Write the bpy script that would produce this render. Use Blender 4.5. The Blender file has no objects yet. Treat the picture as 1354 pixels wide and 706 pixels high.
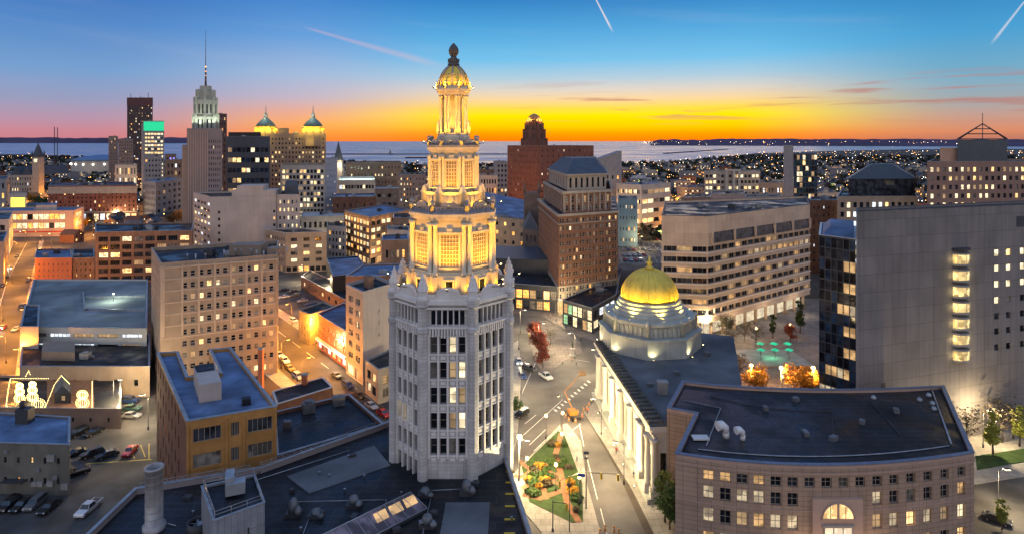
import bpy, bmesh, math, random
from math import sin, cos, pi, radians, hypot, atan2
from mathutils import Vector, Matrix
S = bpy.context.scene
C = S.collection
rng = random.Random(7)
# ---------------------------------------------------------------- camera
H, F, CX, HY = 72.0, 800.0, 677.0, 187.0        # eye height, focal length and principal point on a 1354 px wide frame
cd = bpy.data.cameras.new('camera'); cam = bpy.data.objects.new('camera', cd); C.objects.link(cam)
cam.location = (0, 0, H); cam.rotation_euler = (pi/2, 0, 0)
cd.sensor_fit = 'HORIZONTAL'; cd.sensor_width = 36; cd.lens = F*36/1354
cd.shift_y = -(353-HY)/1354; cd.clip_start = 0.5; cd.clip_end = 200000
S.camera = cam
S.view_settings.view_transform = 'Standard'; S.view_settings.look = 'None'; S.view_settings.gamma = 1
S.view_settings.exposure = 0.15
try: S.cycles.use_light_tree = True
except Exception: pass
S.cycles.max_bounces = 5; S.cycles.diffuse_bounces = 2; S.cycles.glossy_bounces = 3; S.cycles.transmission_bounces = 2
S.cycles.sample_clamp_indirect = 3.0; S.cycles.caustics_reflective = False; S.cycles.caustics_refractive = False
# ---------------------------------------------------------------- world: dusk sky
def lin(r, g, b):
    f = lambda c: (c/255/12.92) if c/255 <= .04045 else ((c/255+.055)/1.055)**2.4
    return (f(r), f(g), f(b), 1)
W = bpy.data.worlds.new('World'); S.world = W; W.use_nodes = True
nt = W.node_tree; N = nt.nodes; L = nt.links; N.clear()
def nd(t, **k):
    n = N.new(t)
    for a, v in k.items(): setattr(n, a, v)
    return n
def mth(op, a, b=None, c=None, cl=False):
    n = nd('ShaderNodeMath', operation=op, use_clamp=cl)
    for i, v in enumerate((a, b, c)):
        if v is None: continue
        if isinstance(v, (int, float)): n.inputs[i].default_value = v
        else: L.new(v, n.inputs[i])
    return n.outputs[0]
tc = nd('ShaderNodeTexCoord'); sp = nd('ShaderNodeSeparateXYZ'); L.new(tc.outputs['Generated'], sp.inputs[0])
X_, Y_, Z_ = sp.outputs
hyp = mth('SQRT', mth('ADD', mth('MULTIPLY', X_, X_), mth('MULTIPLY', Y_, Y_)))
T = mth('DIVIDE', Z_, mth('MAXIMUM', hyp, .001))          # tangent of the elevation
az = mth('ARCTAN2', X_, Y_)
def ramp(stops):
    r = nd('ShaderNodeValToRGB'); e = r.color_ramp.elements; r.color_ramp.interpolation = 'EASE' if False else 'LINEAR'
    while len(e) > 1: e.remove(e[0])
    e[0].position = stops[0][0]; e[0].color = stops[0][1]
    for p_, c_ in stops[1:]:
        q = e.new(p_); q.color = c_
    L.new(mth('MULTIPLY', T, 2.5, cl=True), r.inputs[0]); return r.outputs[0]
def st(*rows): return [((187-y)/800*2.5, lin(*c)) for y, c in rows]
left = ramp(st((187, (196,122,130)), (176, (196,130,142)), (162, (176,142,164)), (142, (146,150,182)), (110, (112,152,198)), (60, (78,130,192)), (0, (44,100,176)))+[(1, lin(30,60,120))])
midl = ramp(st((187, (244,128,52)), (176, (250,152,66)), (165, (244,166,96)), (150, (226,166,142)), (132, (188,174,190)), (102, (154,178,210)), (55, (96,152,210)), (0, (54,122,194)))+[(1, lin(34,70,130))])
cen = ramp(st((187, (255,118,8)), (177, (255,152,0)), (168, (255,196,0)), (153, (255,224,0)), (144, (253,212,70)), (133, (238,206,148)), (121, (214,204,190)), (104, (164,196,214)), (80, (104,184,226)), (40, (68,158,212)), (0, (38,124,190)))+[(1, lin(26,74,140))])
rgt = ramp(st((187, (176,112,96)), (176, (210,134,100)), (162, (192,148,132)), (145, (156,160,164)), (118, (110,164,190)), (70, (66,152,202)), (0, (28,112,178)))+[(1, lin(20,66,130))])
def mixc(f, a, b):
    m = nd('ShaderNodeMix', data_type='RGBA'); L.new(f, m.inputs[0])
    for i, v in ((6, a), (7, b)):
        if isinstance(v, tuple): m.inputs[i].default_value = v
        else: L.new(v, m.inputs[i])
    return m.outputs[2]
def sstep(v, a, b):
    m = nd('ShaderNodeMapRange', interpolation_type='SMOOTHSTEP'); L.new(v, m.inputs[0]); m.inputs[1].default_value = a; m.inputs[2].default_value = b
    return m.outputs[0]
c1 = mixc(sstep(az, -.62, -.30), left, midl)
c2 = mixc(sstep(az, -.36, -.04), c1, cen)
c3 = mixc(sstep(az, .34, .66), c2, rgt)
# thin streaks of cloud low over the lake
cv = nd('ShaderNodeCombineXYZ'); L.new(mth('MULTIPLY', az, 5.0), cv.inputs[0]); L.new(mth('MULTIPLY', T, 85.0), cv.inputs[1])
nz = nd('ShaderNodeTexNoise'); nz.inputs['Scale'].default_value = 1.0; nz.inputs['Detail'].default_value = 5; nz.inputs['Distortion'].default_value = .4
L.new(cv.outputs[0], nz.inputs['Vector'])
band = mth('MULTIPLY', sstep(T, .018, .05), mth('SUBTRACT', 1.0, sstep(T, .075, .105)))
cl = mth('MULTIPLY', mth('MULTIPLY', sstep(nz.outputs[0], .53, .66), band), mth('MULTIPLY', sstep(az, -.1, .18), .7))
c4 = mixc(cl, c3, lin(176, 118, 110))
cv2 = nd('ShaderNodeCombineXYZ'); L.new(mth('MULTIPLY', az, 2.2), cv2.inputs[0]); L.new(mth('ADD', mth('MULTIPLY', T, 26.0), mth('MULTIPLY', az, 2.0)), cv2.inputs[1])
nz2 = nd('ShaderNodeTexNoise'); nz2.inputs['Scale'].default_value = 1.0; nz2.inputs['Detail'].default_value = 6
L.new(cv2.outputs[0], nz2.inputs['Vector'])
c4b = mixc(mth('MULTIPLY', sstep(nz2.outputs[0], .50, .78), mth('MULTIPLY', sstep(T, .05, .1), .07)), c4, lin(226, 206, 206))
# contrails: a thin streak between two directions (azimuth, tangent of elevation)
def streak(src, pa, pb, w0, w1, amt, colr):
    (xa, ya), (xb, yb) = [(math.atan((x-CXs)/800), (187-y)/800/math.hypot(1, (x-CXs)/800)) for x, y in (pa, pb)]
    Ln = math.hypot(xb-xa, yb-ya); ux, uy = (xb-xa)/Ln, (yb-ya)/Ln
    dx, dy = mth('SUBTRACT', az, xa), mth('SUBTRACT', T, ya)
    al = mth('DIVIDE', mth('ADD', mth('MULTIPLY', dx, ux), mth('MULTIPLY', dy, uy)), Ln); ac = mth('ABSOLUTE', mth('SUBTRACT', mth('MULTIPLY', dx, uy), mth('MULTIPLY', dy, ux)))
    wd_ = mth('ADD', mth('MULTIPLY', al, (w1-w0)/800), w0/800)
    prof = mth('SUBTRACT', 1.0, mth('DIVIDE', ac, mth('MAXIMUM', wd_, .0005)), cl=True)
    ends = mth('MULTIPLY', sstep(al, 0, .12), mth('SUBTRACT', 1.0, sstep(al, .7, 1.0)))
    return mixc(mth('MULTIPLY', mth('MULTIPLY', prof, ends), amt), src, colr)
CXs = 677
c4b = streak(c4b, (784, -8), (812, 46), 1.0, 2.2, .8, lin(246, 226, 220))
c4b = streak(c4b, (1358, -2), (1308, 62), 1.1, 2.2, .6, lin(236, 226, 226))
c4b = streak(c4b, (395, 34), (600, 92), 1.6, 8.0, .30, lin(232, 180, 180))
# the half of the sky behind the camera: pale mauve afterglow opposite the sunset
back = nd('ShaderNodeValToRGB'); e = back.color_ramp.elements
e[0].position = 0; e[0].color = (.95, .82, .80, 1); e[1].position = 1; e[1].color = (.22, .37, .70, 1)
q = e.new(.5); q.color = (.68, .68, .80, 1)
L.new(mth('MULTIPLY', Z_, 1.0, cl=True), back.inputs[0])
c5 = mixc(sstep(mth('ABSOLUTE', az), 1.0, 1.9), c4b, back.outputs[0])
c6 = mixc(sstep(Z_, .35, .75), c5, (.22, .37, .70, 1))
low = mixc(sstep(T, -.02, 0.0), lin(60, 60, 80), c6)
nish = nd('ShaderNodeTexSky', sky_type='NISHITA'); nish.sun_disc = False
nish.sun_elevation = radians(1.0); nish.sun_rotation = radians(10)
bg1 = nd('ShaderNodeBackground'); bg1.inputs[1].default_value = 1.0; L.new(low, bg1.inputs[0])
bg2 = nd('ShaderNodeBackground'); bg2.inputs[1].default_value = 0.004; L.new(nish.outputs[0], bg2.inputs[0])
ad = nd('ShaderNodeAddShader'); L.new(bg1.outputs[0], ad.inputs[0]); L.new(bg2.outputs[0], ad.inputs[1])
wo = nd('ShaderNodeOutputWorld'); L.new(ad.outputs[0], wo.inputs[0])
try: W.cycles.sampling_method = 'MANUAL'; W.cycles.sample_map_resolution = 512
except Exception: pass
# the last light of the set sun, low over the lake
sd = bpy.data.lights.new('sun', 'SUN'); sd.energy = 0.14; sd.angle = radians(34); sd.color = (1, .55, .25); sd.specular_factor = 0
so = bpy.data.objects.new('sun', sd); C.objects.link(so)
so.rotation_euler = Vector((-sin(radians(10)), -cos(radians(10)), -sin(radians(6)))).to_track_quat('-Z', 'Y').to_euler()

# ---------------------------------------------------------------- pixel <-> place on the ground (used to survey positions)
def G(px, py, z=0.0):
    y = (H-z)*F/(py-HY); return ((px-CX)/F*y, y)
def GX(px, y): return (px-CX)/F*y
def ZT(py, y): return H-(py-HY)*y/F

# ---------------------------------------------------------------- materials
MATS = {}
def new_mat(name):
    m = bpy.data.materials.new(name); m.use_nodes = True
    return m, m.node_tree, m.node_tree.nodes['Principled BSDF']
def surf(name, col, rough=.85, var=.25, scale=.25, metal=0, courses=0, bump=0, grime=0, spec=.3, streak=0, joints=None, seams=None, jd=.45, wet=0):
    """a procedural surface: base colour broken up by two sizes of noise, optional horizontal courses and vertical rain streaks"""
    if name in MATS: return MATS[name]
    m, t, b = new_mat(name); n = t.nodes; l = t.links
    g = n.new('ShaderNodeNewGeometry')
    def noise(sc, det, vec=None):
        x = n.new('ShaderNodeTexNoise'); x.inputs['Scale'].default_value = sc; x.inputs['Detail'].default_value = det
        l.new(vec or g.outputs['Position'], x.inputs['Vector']); return x.outputs[0]
    def mx(f, a, bb, typ='MIX'):
        x = n.new('ShaderNodeMix'); x.data_type = 'RGBA'; x.blend_type = typ
        if isinstance(f, float): x.inputs[0].default_value = f
        else: l.new(f, x.inputs[0])
        for i, v in ((6, a), (7, bb)):
            if isinstance(v, tuple): x.inputs[i].default_value = v
            else: l.new(v, x.inputs[i])
        return x.outputs[2]
    def mr(v, a, bb, c, d):
        x = n.new('ShaderNodeMapRange'); l.new(v, x.inputs[0])
        for i, q in enumerate((a, bb, c, d)): x.inputs[i+1].default_value = q
        return x.outputs[0]
    c = tuple(col[:3])+(1,)
    dk = tuple(v*(1-var*1.3) for v in col[:3])+(1,); lt = tuple(min(1, v*(1+var)) for v in col[:3])+(1,)
    base = mx(mr(noise(scale, 4), .3, .7, 0, 1), dk, lt)
    base = mx(mr(noise(scale*9, 3), .35, .65, 0, .35), base, c)
    if streak:
        mp = n.new('ShaderNodeMapping'); mp.inputs['Scale'].default_value = (1.2, 1.2, .06); l.new(g.outputs['Position'], mp.inputs[0])
        base = mx(mr(noise(1.0, 3, mp.outputs[0]), .45, .75, 0, streak), base, tuple(v*.45 for v in col[:3])+(1,))
    if grime:
        base = mx(mr(noise(.09, 5), .45, .62, 0, grime), base, tuple(v*.4 for v in col[:3])+(1,))
    if courses:
        w = n.new('ShaderNodeTexWave'); w.wave_type = 'BANDS'; w.bands_direction = 'Z'; w.inputs['Scale'].default_value = .314/courses
        l.new(g.outputs['Position'], w.inputs[0])
        base = mx(mr(w.outputs['Fac'], .0, .12, .28, 0), base, tuple(v*.4 for v in col[:3])+(1,))
    if joints or seams:
        s3 = n.new('ShaderNodeSeparateXYZ'); l.new(g.outputs['Position'], s3.inputs[0]); cb = n.new('ShaderNodeCombineXYZ')
        if joints:
            ad_ = n.new('ShaderNodeMath'); l.new(s3.outputs[0], ad_.inputs[0]); l.new(s3.outputs[1], ad_.inputs[1]); l.new(ad_.outputs[0], cb.inputs[0]); l.new(s3.outputs[2], cb.inputs[1])
        else: l.new(s3.outputs[0], cb.inputs[0]); l.new(s3.outputs[1], cb.inputs[1])
        jw, jh, jt = joints or seams; bk = n.new('ShaderNodeTexBrick'); bk.offset = .5 if seams else 0.0; bk.inputs['Scale'].default_value = 1; bk.inputs['Brick Width'].default_value = jw; bk.inputs['Row Height'].default_value = jh
        bk.inputs['Mortar Size'].default_value = jt; bk.inputs['Mortar Smooth'].default_value = .3; bk.inputs['Color1'].default_value = (1, 1, 1, 1); bk.inputs['Color2'].default_value = (.86, .86, .86, 1); bk.inputs['Mortar'].default_value = (jd, jd, jd, 1)
        l.new(cb.outputs[0], bk.inputs['Vector']); base = mx(1.0, base, bk.outputs['Color'], 'MULTIPLY')
    l.new(base, b.inputs['Base Color'])
    b.inputs['Roughness'].default_value = rough; b.inputs['Metallic'].default_value = metal
    if wet: l.new(mr(noise(.13, 5), .42, .6, rough, rough-wet), b.inputs['Roughness'])
    b.inputs['Specular IOR Level'].default_value = spec
    if bump:
        bm = n.new('ShaderNodeBump'); bm.inputs['Strength'].default_value = bump; bm.inputs['Distance'].default_value = .1
        l.new(noise(scale*14, 4), bm.inputs['Height']); l.new(bm.outputs[0], b.inputs['Normal'])
    MATS[name] = m; return m
def glow(name, col, strength, vary=0.0, sample=False):
    if name in MATS: return MATS[name]
    m, t, b = new_mat(name); n = t.nodes; l = t.links
    b.inputs['Base Color'].default_value = tuple(v*.5 for v in col)+(1,)
    b.inputs['Emission Color'].default_value = tuple(col)+(1,); b.inputs['Emission Strength'].default_value = strength
    b.inputs['Roughness'].default_value = .3
    if vary:      # a lit room: ceiling brighter than floor, furniture and blinds of different depth
        g = n.new('ShaderNodeNewGeometry')
        v = n.new('ShaderNodeTexVoronoi'); v.inputs['Scale'].default_value = .9; v.distance = 'CHEBYCHEV'; l.new(g.outputs['Position'], v.inputs['Vector'])
        s2 = n.new('ShaderNodeSeparateColor'); l.new(v.outputs['Color'], s2.inputs[0])
        z = n.new('ShaderNodeTexNoise'); z.inputs['Scale'].default_value = .35; z.inputs['Detail'].default_value = 2; l.new(g.outputs['Position'], z.inputs['Vector'])
        a = n.new('ShaderNodeMath'); a.operation = 'MULTIPLY'; l.new(s2.outputs[0], a.inputs[0]); l.new(z.outputs[0], a.inputs[1])
        r = n.new('ShaderNodeMapRange'); l.new(a.outputs[0], r.inputs[0]); r.inputs[1].default_value = 0; r.inputs[2].default_value = .5
        r.inputs[3].default_value = strength*(1-vary); r.inputs[4].default_value = strength*(1+vary*.6)
        l.new(r.outputs[0], b.inputs['Emission Strength'])
    m.cycles.emission_sampling = 'AUTO' if sample else 'NONE'
    MATS[name] = m; return m
def glass(name, col, rough=.12, spec=.35):
    if name in MATS: return MATS[name]
    m, t, b = new_mat(name); n = t.nodes; l = t.links
    g = n.new('ShaderNodeNewGeometry'); z = n.new('ShaderNodeTexNoise'); z.inputs['Scale'].default_value = .45; z.inputs['Detail'].default_value = 2
    l.new(g.outputs['Position'], z.inputs['Vector'])
    r = n.new('ShaderNodeMix'); r.data_type = 'RGBA'; r.inputs[6].default_value = tuple(v*.5 for v in col)+(1,); r.inputs[7].default_value = tuple(v*1.7 for v in col)+(1,)
    q = n.new('ShaderNodeMapRange'); l.new(z.outputs[0], q.inputs[0]); q.inputs[1].default_value = .4; q.inputs[2].default_value = .6; l.new(q.outputs[0], r.inputs[0])
    l.new(r.outputs[2], b.inputs['Base Color']); b.inputs['Roughness'].default_value = rough; b.inputs['Specular IOR Level'].default_value = spec
    bm = n.new('ShaderNodeBump'); bm.inputs['Strength'].default_value = .15; bm.inputs['Distance'].default_value = .2; l.new(z.outputs[0], bm.inputs['Height']); l.new(bm.outputs[0], b.inputs['Normal'])
    MATS[name] = m; return m
g_dark = glass('glass_dark', (.008, .010, .014)); g_mid = glass('glass_mid', (.03, .034, .042)); g_blind = glass('glass_blind', (.16, .15, .13), .4, .3)
g_blue = glass('glass_blue', (.02, .04, .07), .05, .5); g_green = glass('glass_green', (.02, .05, .045), .06, .5)
l_warm = glow('room_warm', (1, .62, .25), 1.5, .75); l_pale = glow('room_pale', (1, .82, .5), 1.25, .7)
l_white = glow('room_white', (.85, .93, 1), 1.2, .6); l_amber = glow('room_amber', (1, .45, .1), 1.7, .6); l_dim = glow('room_dim', (.9, .6, .3), .30, .7)
DARKS = [g_dark, g_dark, g_dark, g_mid, g_mid, g_blind]
LITS = [l_warm, l_pale, l_pale, l_warm, l_amber, l_dim, l_dim, l_white]
f_white = surf('frame_white', (.55, .53, .5), .5, .08); f_dark = surf('frame_dark', (.05, .05, .055), .4, .1); f_tan = surf('frame_tan', (.32, .27, .21), .6, .1); f_grey = surf('frame_grey', (.2, .2, .21), .5, .1)
roof_dark = surf('roof_dark', (.017, .019, .023), .7, .6, .12, bump=.35, grime=.7, seams=(5, 1.6, .07), jd=2.4, wet=.45)
roof_blue = surf('roof_pale_membrane', (.13, .20, .33), .6, .4, .2, bump=.2, grime=.7, seams=(7, 2.4, .06), jd=.6)
roof_grey = surf('roof_grey', (.13, .14, .15), .8, .3, .1, bump=.2, grime=.6)
steel = surf('galvanised_steel', (.32, .34, .36), .45, .2, .8, metal=.4); steel_dark = surf('dark_steel', (.05, .05, .055), .5, .2, .8)
concrete = surf('concrete', (.3, .29, .27), .85, .2, .3, grime=.3)

# ---------------------------------------------------------------- mesh building
def offset_poly(poly, d):
    n = len(poly); out = []
    for i in range(n):
        a, b, c = Vector(poly[i-1]), Vector(poly[i]), Vector(poly[(i+1) % n])
        e1 = (b-a).normalized(); e2 = (c-b).normalized()
        n1 = Vector((e1.y, -e1.x)); n2 = Vector((e2.y, -e2.x)); m = n1+n2
        k = d/max(.35, (1+n1.dot(n2))/1.0) if m.length else d
        out.append((b.x+m.x*k, b.y+m.y*k))
    return out
class MB:
    def __init__(s): s.v = []; s.f = []; s.m = []; s.sm = []
    def face(s, pts, mi=0, smooth=False):
        b = len(s.v); s.v += [tuple(p) for p in pts]; s.f.append(tuple(range(b, b+len(pts)))); s.m.append(mi); s.sm.append(smooth)
    def prism(s, poly, z0, z1, mi=0, top=True, bot=False, mt=None):
        n = len(poly)
        for i in range(n):
            a, b = poly[i], poly[(i+1) % n]
            s.face([(a[0], a[1], z0), (b[0], b[1], z0), (b[0], b[1], z1), (a[0], a[1], z1)], mi)
        if top: s.face([(p[0], p[1], z1) for p in poly], mi if mt is None else mt)
        if bot: s.face([(p[0], p[1], z0) for p in reversed(poly)], mi)
    def frustum(s, pa, za, pb, zb, mi=0, top=True):
        n = len(pa)
        for i in range(n):
            j = (i+1) % n
            s.face([(*pa[i], za), (*pa[j], za), (*pb[j], zb), (*pb[i], zb)], mi)
        if top: s.face([(*p, zb) for p in pb], mi)
    def ring(s, poly, out, inn, z0, z1, mi=0):
        o = offset_poly(poly, out); i_ = offset_poly(poly, -inn); n = len(poly)
        for k in range(n):
            j = (k+1) % n
            s.face([(*o[k], z0), (*o[j], z0), (*o[j], z1), (*o[k], z1)], mi)
            s.face([(*i_[j], z0), (*i_[k], z0), (*i_[k], z1), (*i_[j], z1)], mi)
            s.face([(*o[k], z1), (*o[j], z1), (*i_[j], z1), (*i_[k], z1)], mi)
            s.face([(*i_[k], z0), (*i_[j], z0), (*o[j], z0), (*o[k], z0)], mi)
    def box(s, x0, x1, y0, y1, z0, z1, mi=0, bot=True):
        s.prism([(x0, y0), (x1, y0), (x1, y1), (x0, y1)], z0, z1, mi, True, bot)
    def obox(s, M, sx, sy, sz, mi=0):
        """box of full sizes sx, sy, sz whose centre frame is M"""
        p = [M @ Vector((a*sx/2, b*sy/2, c*sz/2)) for a in (-1, 1) for b in (-1, 1) for c in (-1, 1)]
        for q in ((0,1,3,2), (4,6,7,5), (0,4,5,1), (2,3,7,6), (0,2,6,4), (1,5,7,3)): s.face([p[i] for i in q], mi)
    def lathe(s, cx, cy, prof, n=16, mi=0, smooth=True, cap=True, a0=0.0):
        b = len(s.v)
        for r, z in prof:
            for k in range(n):
                a = a0+2*pi*k/n; s.v.append((cx+r*cos(a), cy+r*sin(a), z))
        for i in range(len(prof)-1):
            for k in range(n):
                j = (k+1) % n
                s.f.append((b+i*n+k, b+i*n+j, b+(i+1)*n+j, b+(i+1)*n+k)); s.m.append(mi); s.sm.append(smooth)
        if cap:
            s.f.append(tuple(b+(len(prof)-1)*n+k for k in range(n))); s.m.append(mi); s.sm.append(False)
            s.f.append(tuple(b+k for k in reversed(range(n)))); s.m.append(mi); s.sm.append(False)
    def tube(s, pts, r, n=6, mi=0, r2=None):
        pts = [Vector(p) for p in pts]; m = len(pts); b = len(s.v)
        for i, p in enumerate(pts):
            d = (pts[min(i+1, m-1)]-pts[max(i-1, 0)]).normalized()
            u = d.cross(Vector((0, 0, 1)) if abs(d.z) < .9 else Vector((1, 0, 0))).normalized(); w = d.cross(u)
            rr = r if r2 is None else r+(r2-r)*i/(m-1)
            for k in range(n):
                a = 2*pi*k/n; q = p+u*rr*cos(a)+w*rr*sin(a); s.v.append(tuple(q))
        for i in range(m-1):
            for k in range(n):
                j = (k+1) % n; s.f.append((b+i*n+k, b+(i+1)*n+k, b+(i+1)*n+j, b+i*n+j)); s.m.append(mi); s.sm.append(True)
        s.f.append(tuple(b+k for k in range(n))); s.m.append(mi); s.sm.append(False)
        s.f.append(tuple(b+(m-1)*n+k for k in reversed(range(n)))); s.m.append(mi); s.sm.append(False)
    def mesh(s, name, mats, off=(0, 0, 0)):
        me = bpy.data.meshes.new(name)
        if off != (0, 0, 0): v = [(a-off[0], b-off[1], c-off[2]) for a, b, c in s.v]
        else: v = s.v
        me.from_pydata(v, [], s.f)
        for q in (mats if isinstance(mats, (list, tuple)) else [mats]): me.materials.append(q)
        me.polygons.foreach_set('material_index', s.m); me.polygons.foreach_set('use_smooth', s.sm); me.update()
        return me
    def build(s, name, mats, parent=None, off=None):
        if not s.f: return None
        if off is None: off = tuple(parent['_o']) if parent is not None and '_o' in parent else (0, 0, 0)
        o = bpy.data.objects.new(name, s.mesh(name, mats, off)); C.objects.link(o)
        if parent is not None:
            o.parent = parent
        return o
def thing(name, label, cat, loc=(0, 0, 0), group=None, rz=0):
    o = bpy.data.objects.new(name, None); C.objects.link(o); o.location = loc; o.rotation_euler = (0, 0, rz)
    o.empty_display_size = .5; o['label'] = label; o['category'] = cat
    if group: o['group'] = group
    if rz == 0: o['_o'] = list(loc)
    return o
def tag(o, label=None, cat=None, group=None, kind=None):
    if label: o['label'] = label
    if cat: o['category'] = cat
    if group: o['group'] = group
    if kind: o['kind'] = kind
    return o
def struct(name, mb, mats): return tag(mb.build(name, mats), kind='structure')
def kids(o): return [c for c in KID.get(o.name, [])]
KID = {}
def index_kids(root):
    KID[root.name] = list(root.children)
    for c in root.children: index_kids(c)
def dup(root, loc, rz=0, label=None, group=None, color=None, scale=None):
    def cp(o, par):
        c = o.copy(); C.objects.link(c)
        if par is not None: c.parent = par
        if color is not None: c.color = color
        for k in KID.get(o.name, []): cp(k, c)
        return c
    if root.name not in KID: index_kids(root)
    r = cp(root, None); r.location = loc; r.rotation_euler = (0, 0, rz)
    if '_o' in r: del r['_o']
    if scale: r.scale = (scale,)*3 if isinstance(scale, (int, float)) else scale
    if label: r['label'] = label
    if group: r['group'] = group
    return r
def light(kind, loc, energy, col, parent=None, rad=.3, aim=None, spot=None, blend=.6, off=None, name='bulb_light'):
    d = bpy.data.lights.new(name, kind); d.energy = energy; d.color = col
    if kind in ('POINT', 'SPOT'): d.shadow_soft_size = rad
    if kind == 'SPOT': d.spot_size = radians(spot); d.spot_blend = blend
    o = bpy.data.objects.new(name, d); C.objects.link(o)
    if parent is not None:
        o.parent = parent
        if '_o' in parent: loc = tuple(Vector(loc)-Vector(parent['_o']))
    o.location = loc
    if aim is not None:
        w = Vector(aim)-(Vector(loc)+(Vector(parent['_o']) if parent is not None and '_o' in parent else Vector()))
        o.rotation_euler = w.to_track_quat('-Z', 'Y').to_euler()
    return o

# ---------------------------------------------------------------- windows and walls
WM = {}
def window_mesh(w, h, st, glassm, framem):
    k = (round(w, 1), round(h, 1), st, glassm.name, framem.name)
    if k in WM: return WM[k]
    w, h = k[0], k[1]; m = MB(); hw, hh = w/2, h/2
    # local frame: x along the wall, y outwards is -, z up; glass at y=0, frame 6 cm proud
    m.face([(-hw, 0, -hh), (hw, 0, -hh), (hw, 0, hh), (-hw, 0, hh)], 0)
    if st != 'bare':
        f = .07 if w < 2.5 else .09
        def bar(x0, x1, z0, z1): m.box(x0, x1, -.07, -.004, z0, z1, 1)
        bar(-hw, hw, -hh, -hh+f); bar(-hw, hw, hh-f, hh); bar(-hw, -hw+f, -hh+f, hh-f); bar(hw-f, hw, -hh+f, hh-f)
        if st == 'sash': bar(-hw+f, hw-f, -.04, .04)
        if st == 'half': bar(-hw+f, hw-f, -.04, .04); bar(-.04, .04, -hh+f, -.04)
        if st[0] == 'm':           # m3: three lights side by side
            n = int(st[1:])
            for i in range(1, n): x = -hw+w*i/n; bar(x-.04, x+.04, -hh+f, hh-f)
        if st[0] == 'g':           # g43: grid of lights
            a, b = int(st[1]), int(st[2:])
            for i in range(1, a): x = -hw+w*i/a; bar(x-.035, x+.035, -hh+f, hh-f)
            for i in range(1, b): z = -hh+h*i/b; m.box(-hw+f, hw-f, -.06, -.006, z-.035, z+.035, 1)
    WM[k] = m.mesh('window', [glassm, framem]); return WM[k]
ALLP = []
class Bld:
    """a building: its wall shell has real openings, each with a reveal and a window of its own"""
    def __init__(s, name, label, cat, poly, z1, wallm, z0=0.0, group=None, extra=()):
        cx = sum(p[0] for p in poly)/len(poly); cy = sum(p[1] for p in poly)/len(poly)
        ALLP.append(poly); s.poly = poly; s.z0 = z0; s.z1 = z1; s.t = thing(name, label, cat, (cx, cy, z0), group)
        s.w = MB(); s.wm = [wallm]+list(extra); s.wins = []; s.done = set(); s.frame = f_dark
    def opening_wall(s, A, B, z0, z1, xs, zs, depth=.3, skip=None, lit=.2, st='sash', frame=None, mi=0, pool=None, lits=None, litf=None, part='window'):
        A = Vector(A); B = Vector(B); u = (B-A); Lg = u.length; u = u/Lg; n = Vector((u.y, -u.x))
        P = lambda x, z, d=0: (A.x+u.x*x-n.x*d, A.y+u.y*x-n.y*d, z)
        xe = [0]+[q for a in xs for q in a]+[Lg]; ze = [z0]+[q for a in zs for q in a]+[z1]
        rot = atan2(u.y, u.x)
        for j in range(len(ze)-1):
            if ze[j+1]-ze[j] < 1e-4: continue
            if j % 2 == 0:
                s.w.face([P(0, ze[j]), P(Lg, ze[j]), P(Lg, ze[j+1]), P(0, ze[j+1])], mi); continue
            for i in range(len(xe)-1):
                a, b, c, d = xe[i], xe[i+1], ze[j], ze[j+1]
                if b-a < 1e-4: continue
                if i % 2 == 0 or (skip and skip(i//2, j//2)):
                    s.w.face([P(a, c), P(b, c), P(b, d), P(a, d)], mi); continue
                s.w.face([P(a, c), P(b, c), P(b, c, depth), P(a, c, depth)], mi)
                s.w.face([P(a, d, depth), P(b, d, depth), P(b, d), P(a, d)], mi)
                s.w.face([P(a, c), P(a, c, depth), P(a, d, depth), P(a, d)], mi)
                s.w.face([P(b, c, depth), P(b, c), P(b, d), P(b, d, depth)], mi)
                is_l = litf(i//2, j//2) if litf else (rng.random() < lit)
                gm = rng.choice(lits or LITS) if is_l else rng.choice(pool or DARKS)
                s.wins.append((P((a+b)/2, (c+d)/2, depth), rot, b-a, d-c, st, gm, frame or s.frame, part))
        return s
    def face(s, i, c=6, r=5, w=.5, h=.55, bot=1.0, top=1.0, m=1.0, pair=0, base=None, z0=None, z1=None, **k):
        """regular grid of openings on edge i; pair=n splits each bay in n lights; base=(height, cols, lit) adds a shop front row"""
        A, B = s.poly[i], s.poly[(i+1) % len(s.poly)]; Lg = hypot(B[0]-A[0], B[1]-A[1])
        zz0 = s.z0 if z0 is None else z0; zz1 = s.z1 if z1 is None else z1
        s.done.add(i)
        if base:
            bh, bc, bl = base; bw = Lg/bc
            s.opening_wall(A, B, zz0, zz0+bh, [(q*bw+bw*.12, (q+1)*bw-bw*.12) for q in range(bc)], [(zz0+.5, zz0+bh-.9)], lit=bl, st='m3', depth=.35)
            zz0 += bh
        bay = (Lg-2*m)/c; xs = []
        for q in range(c):
            x0 = m+bay*q+bay*(1-w)/2; x1 = x0+bay*w
            if pair > 1:
                g = .18*(x1-x0)/pair; ww = (x1-x0-g*(pair-1))/pair
                for p in range(pair): xs.append((x0+p*(ww+g), x0+p*(ww+g)+ww))
            else: xs.append((x0, x1))
        fh = (zz1-zz0-bot-top)/r
        zs = [(zz0+bot+fh*q+fh*(1-h)/2, zz0+bot+fh*q+fh*(1+h)/2) for q in range(r)]
        s.opening_wall(A, B, zz0, zz1, xs, zs, **k); return s
    def blank(s):
        n = len(s.poly)
        for i in range(n):
            if i in s.done: continue
            a, b = s.poly[i], s.poly[(i+1) % n]
            s.w.face([(*a, s.z0), (*b, s.z0), (*b, s.z1), (*a, s.z1)], 0)
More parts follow.
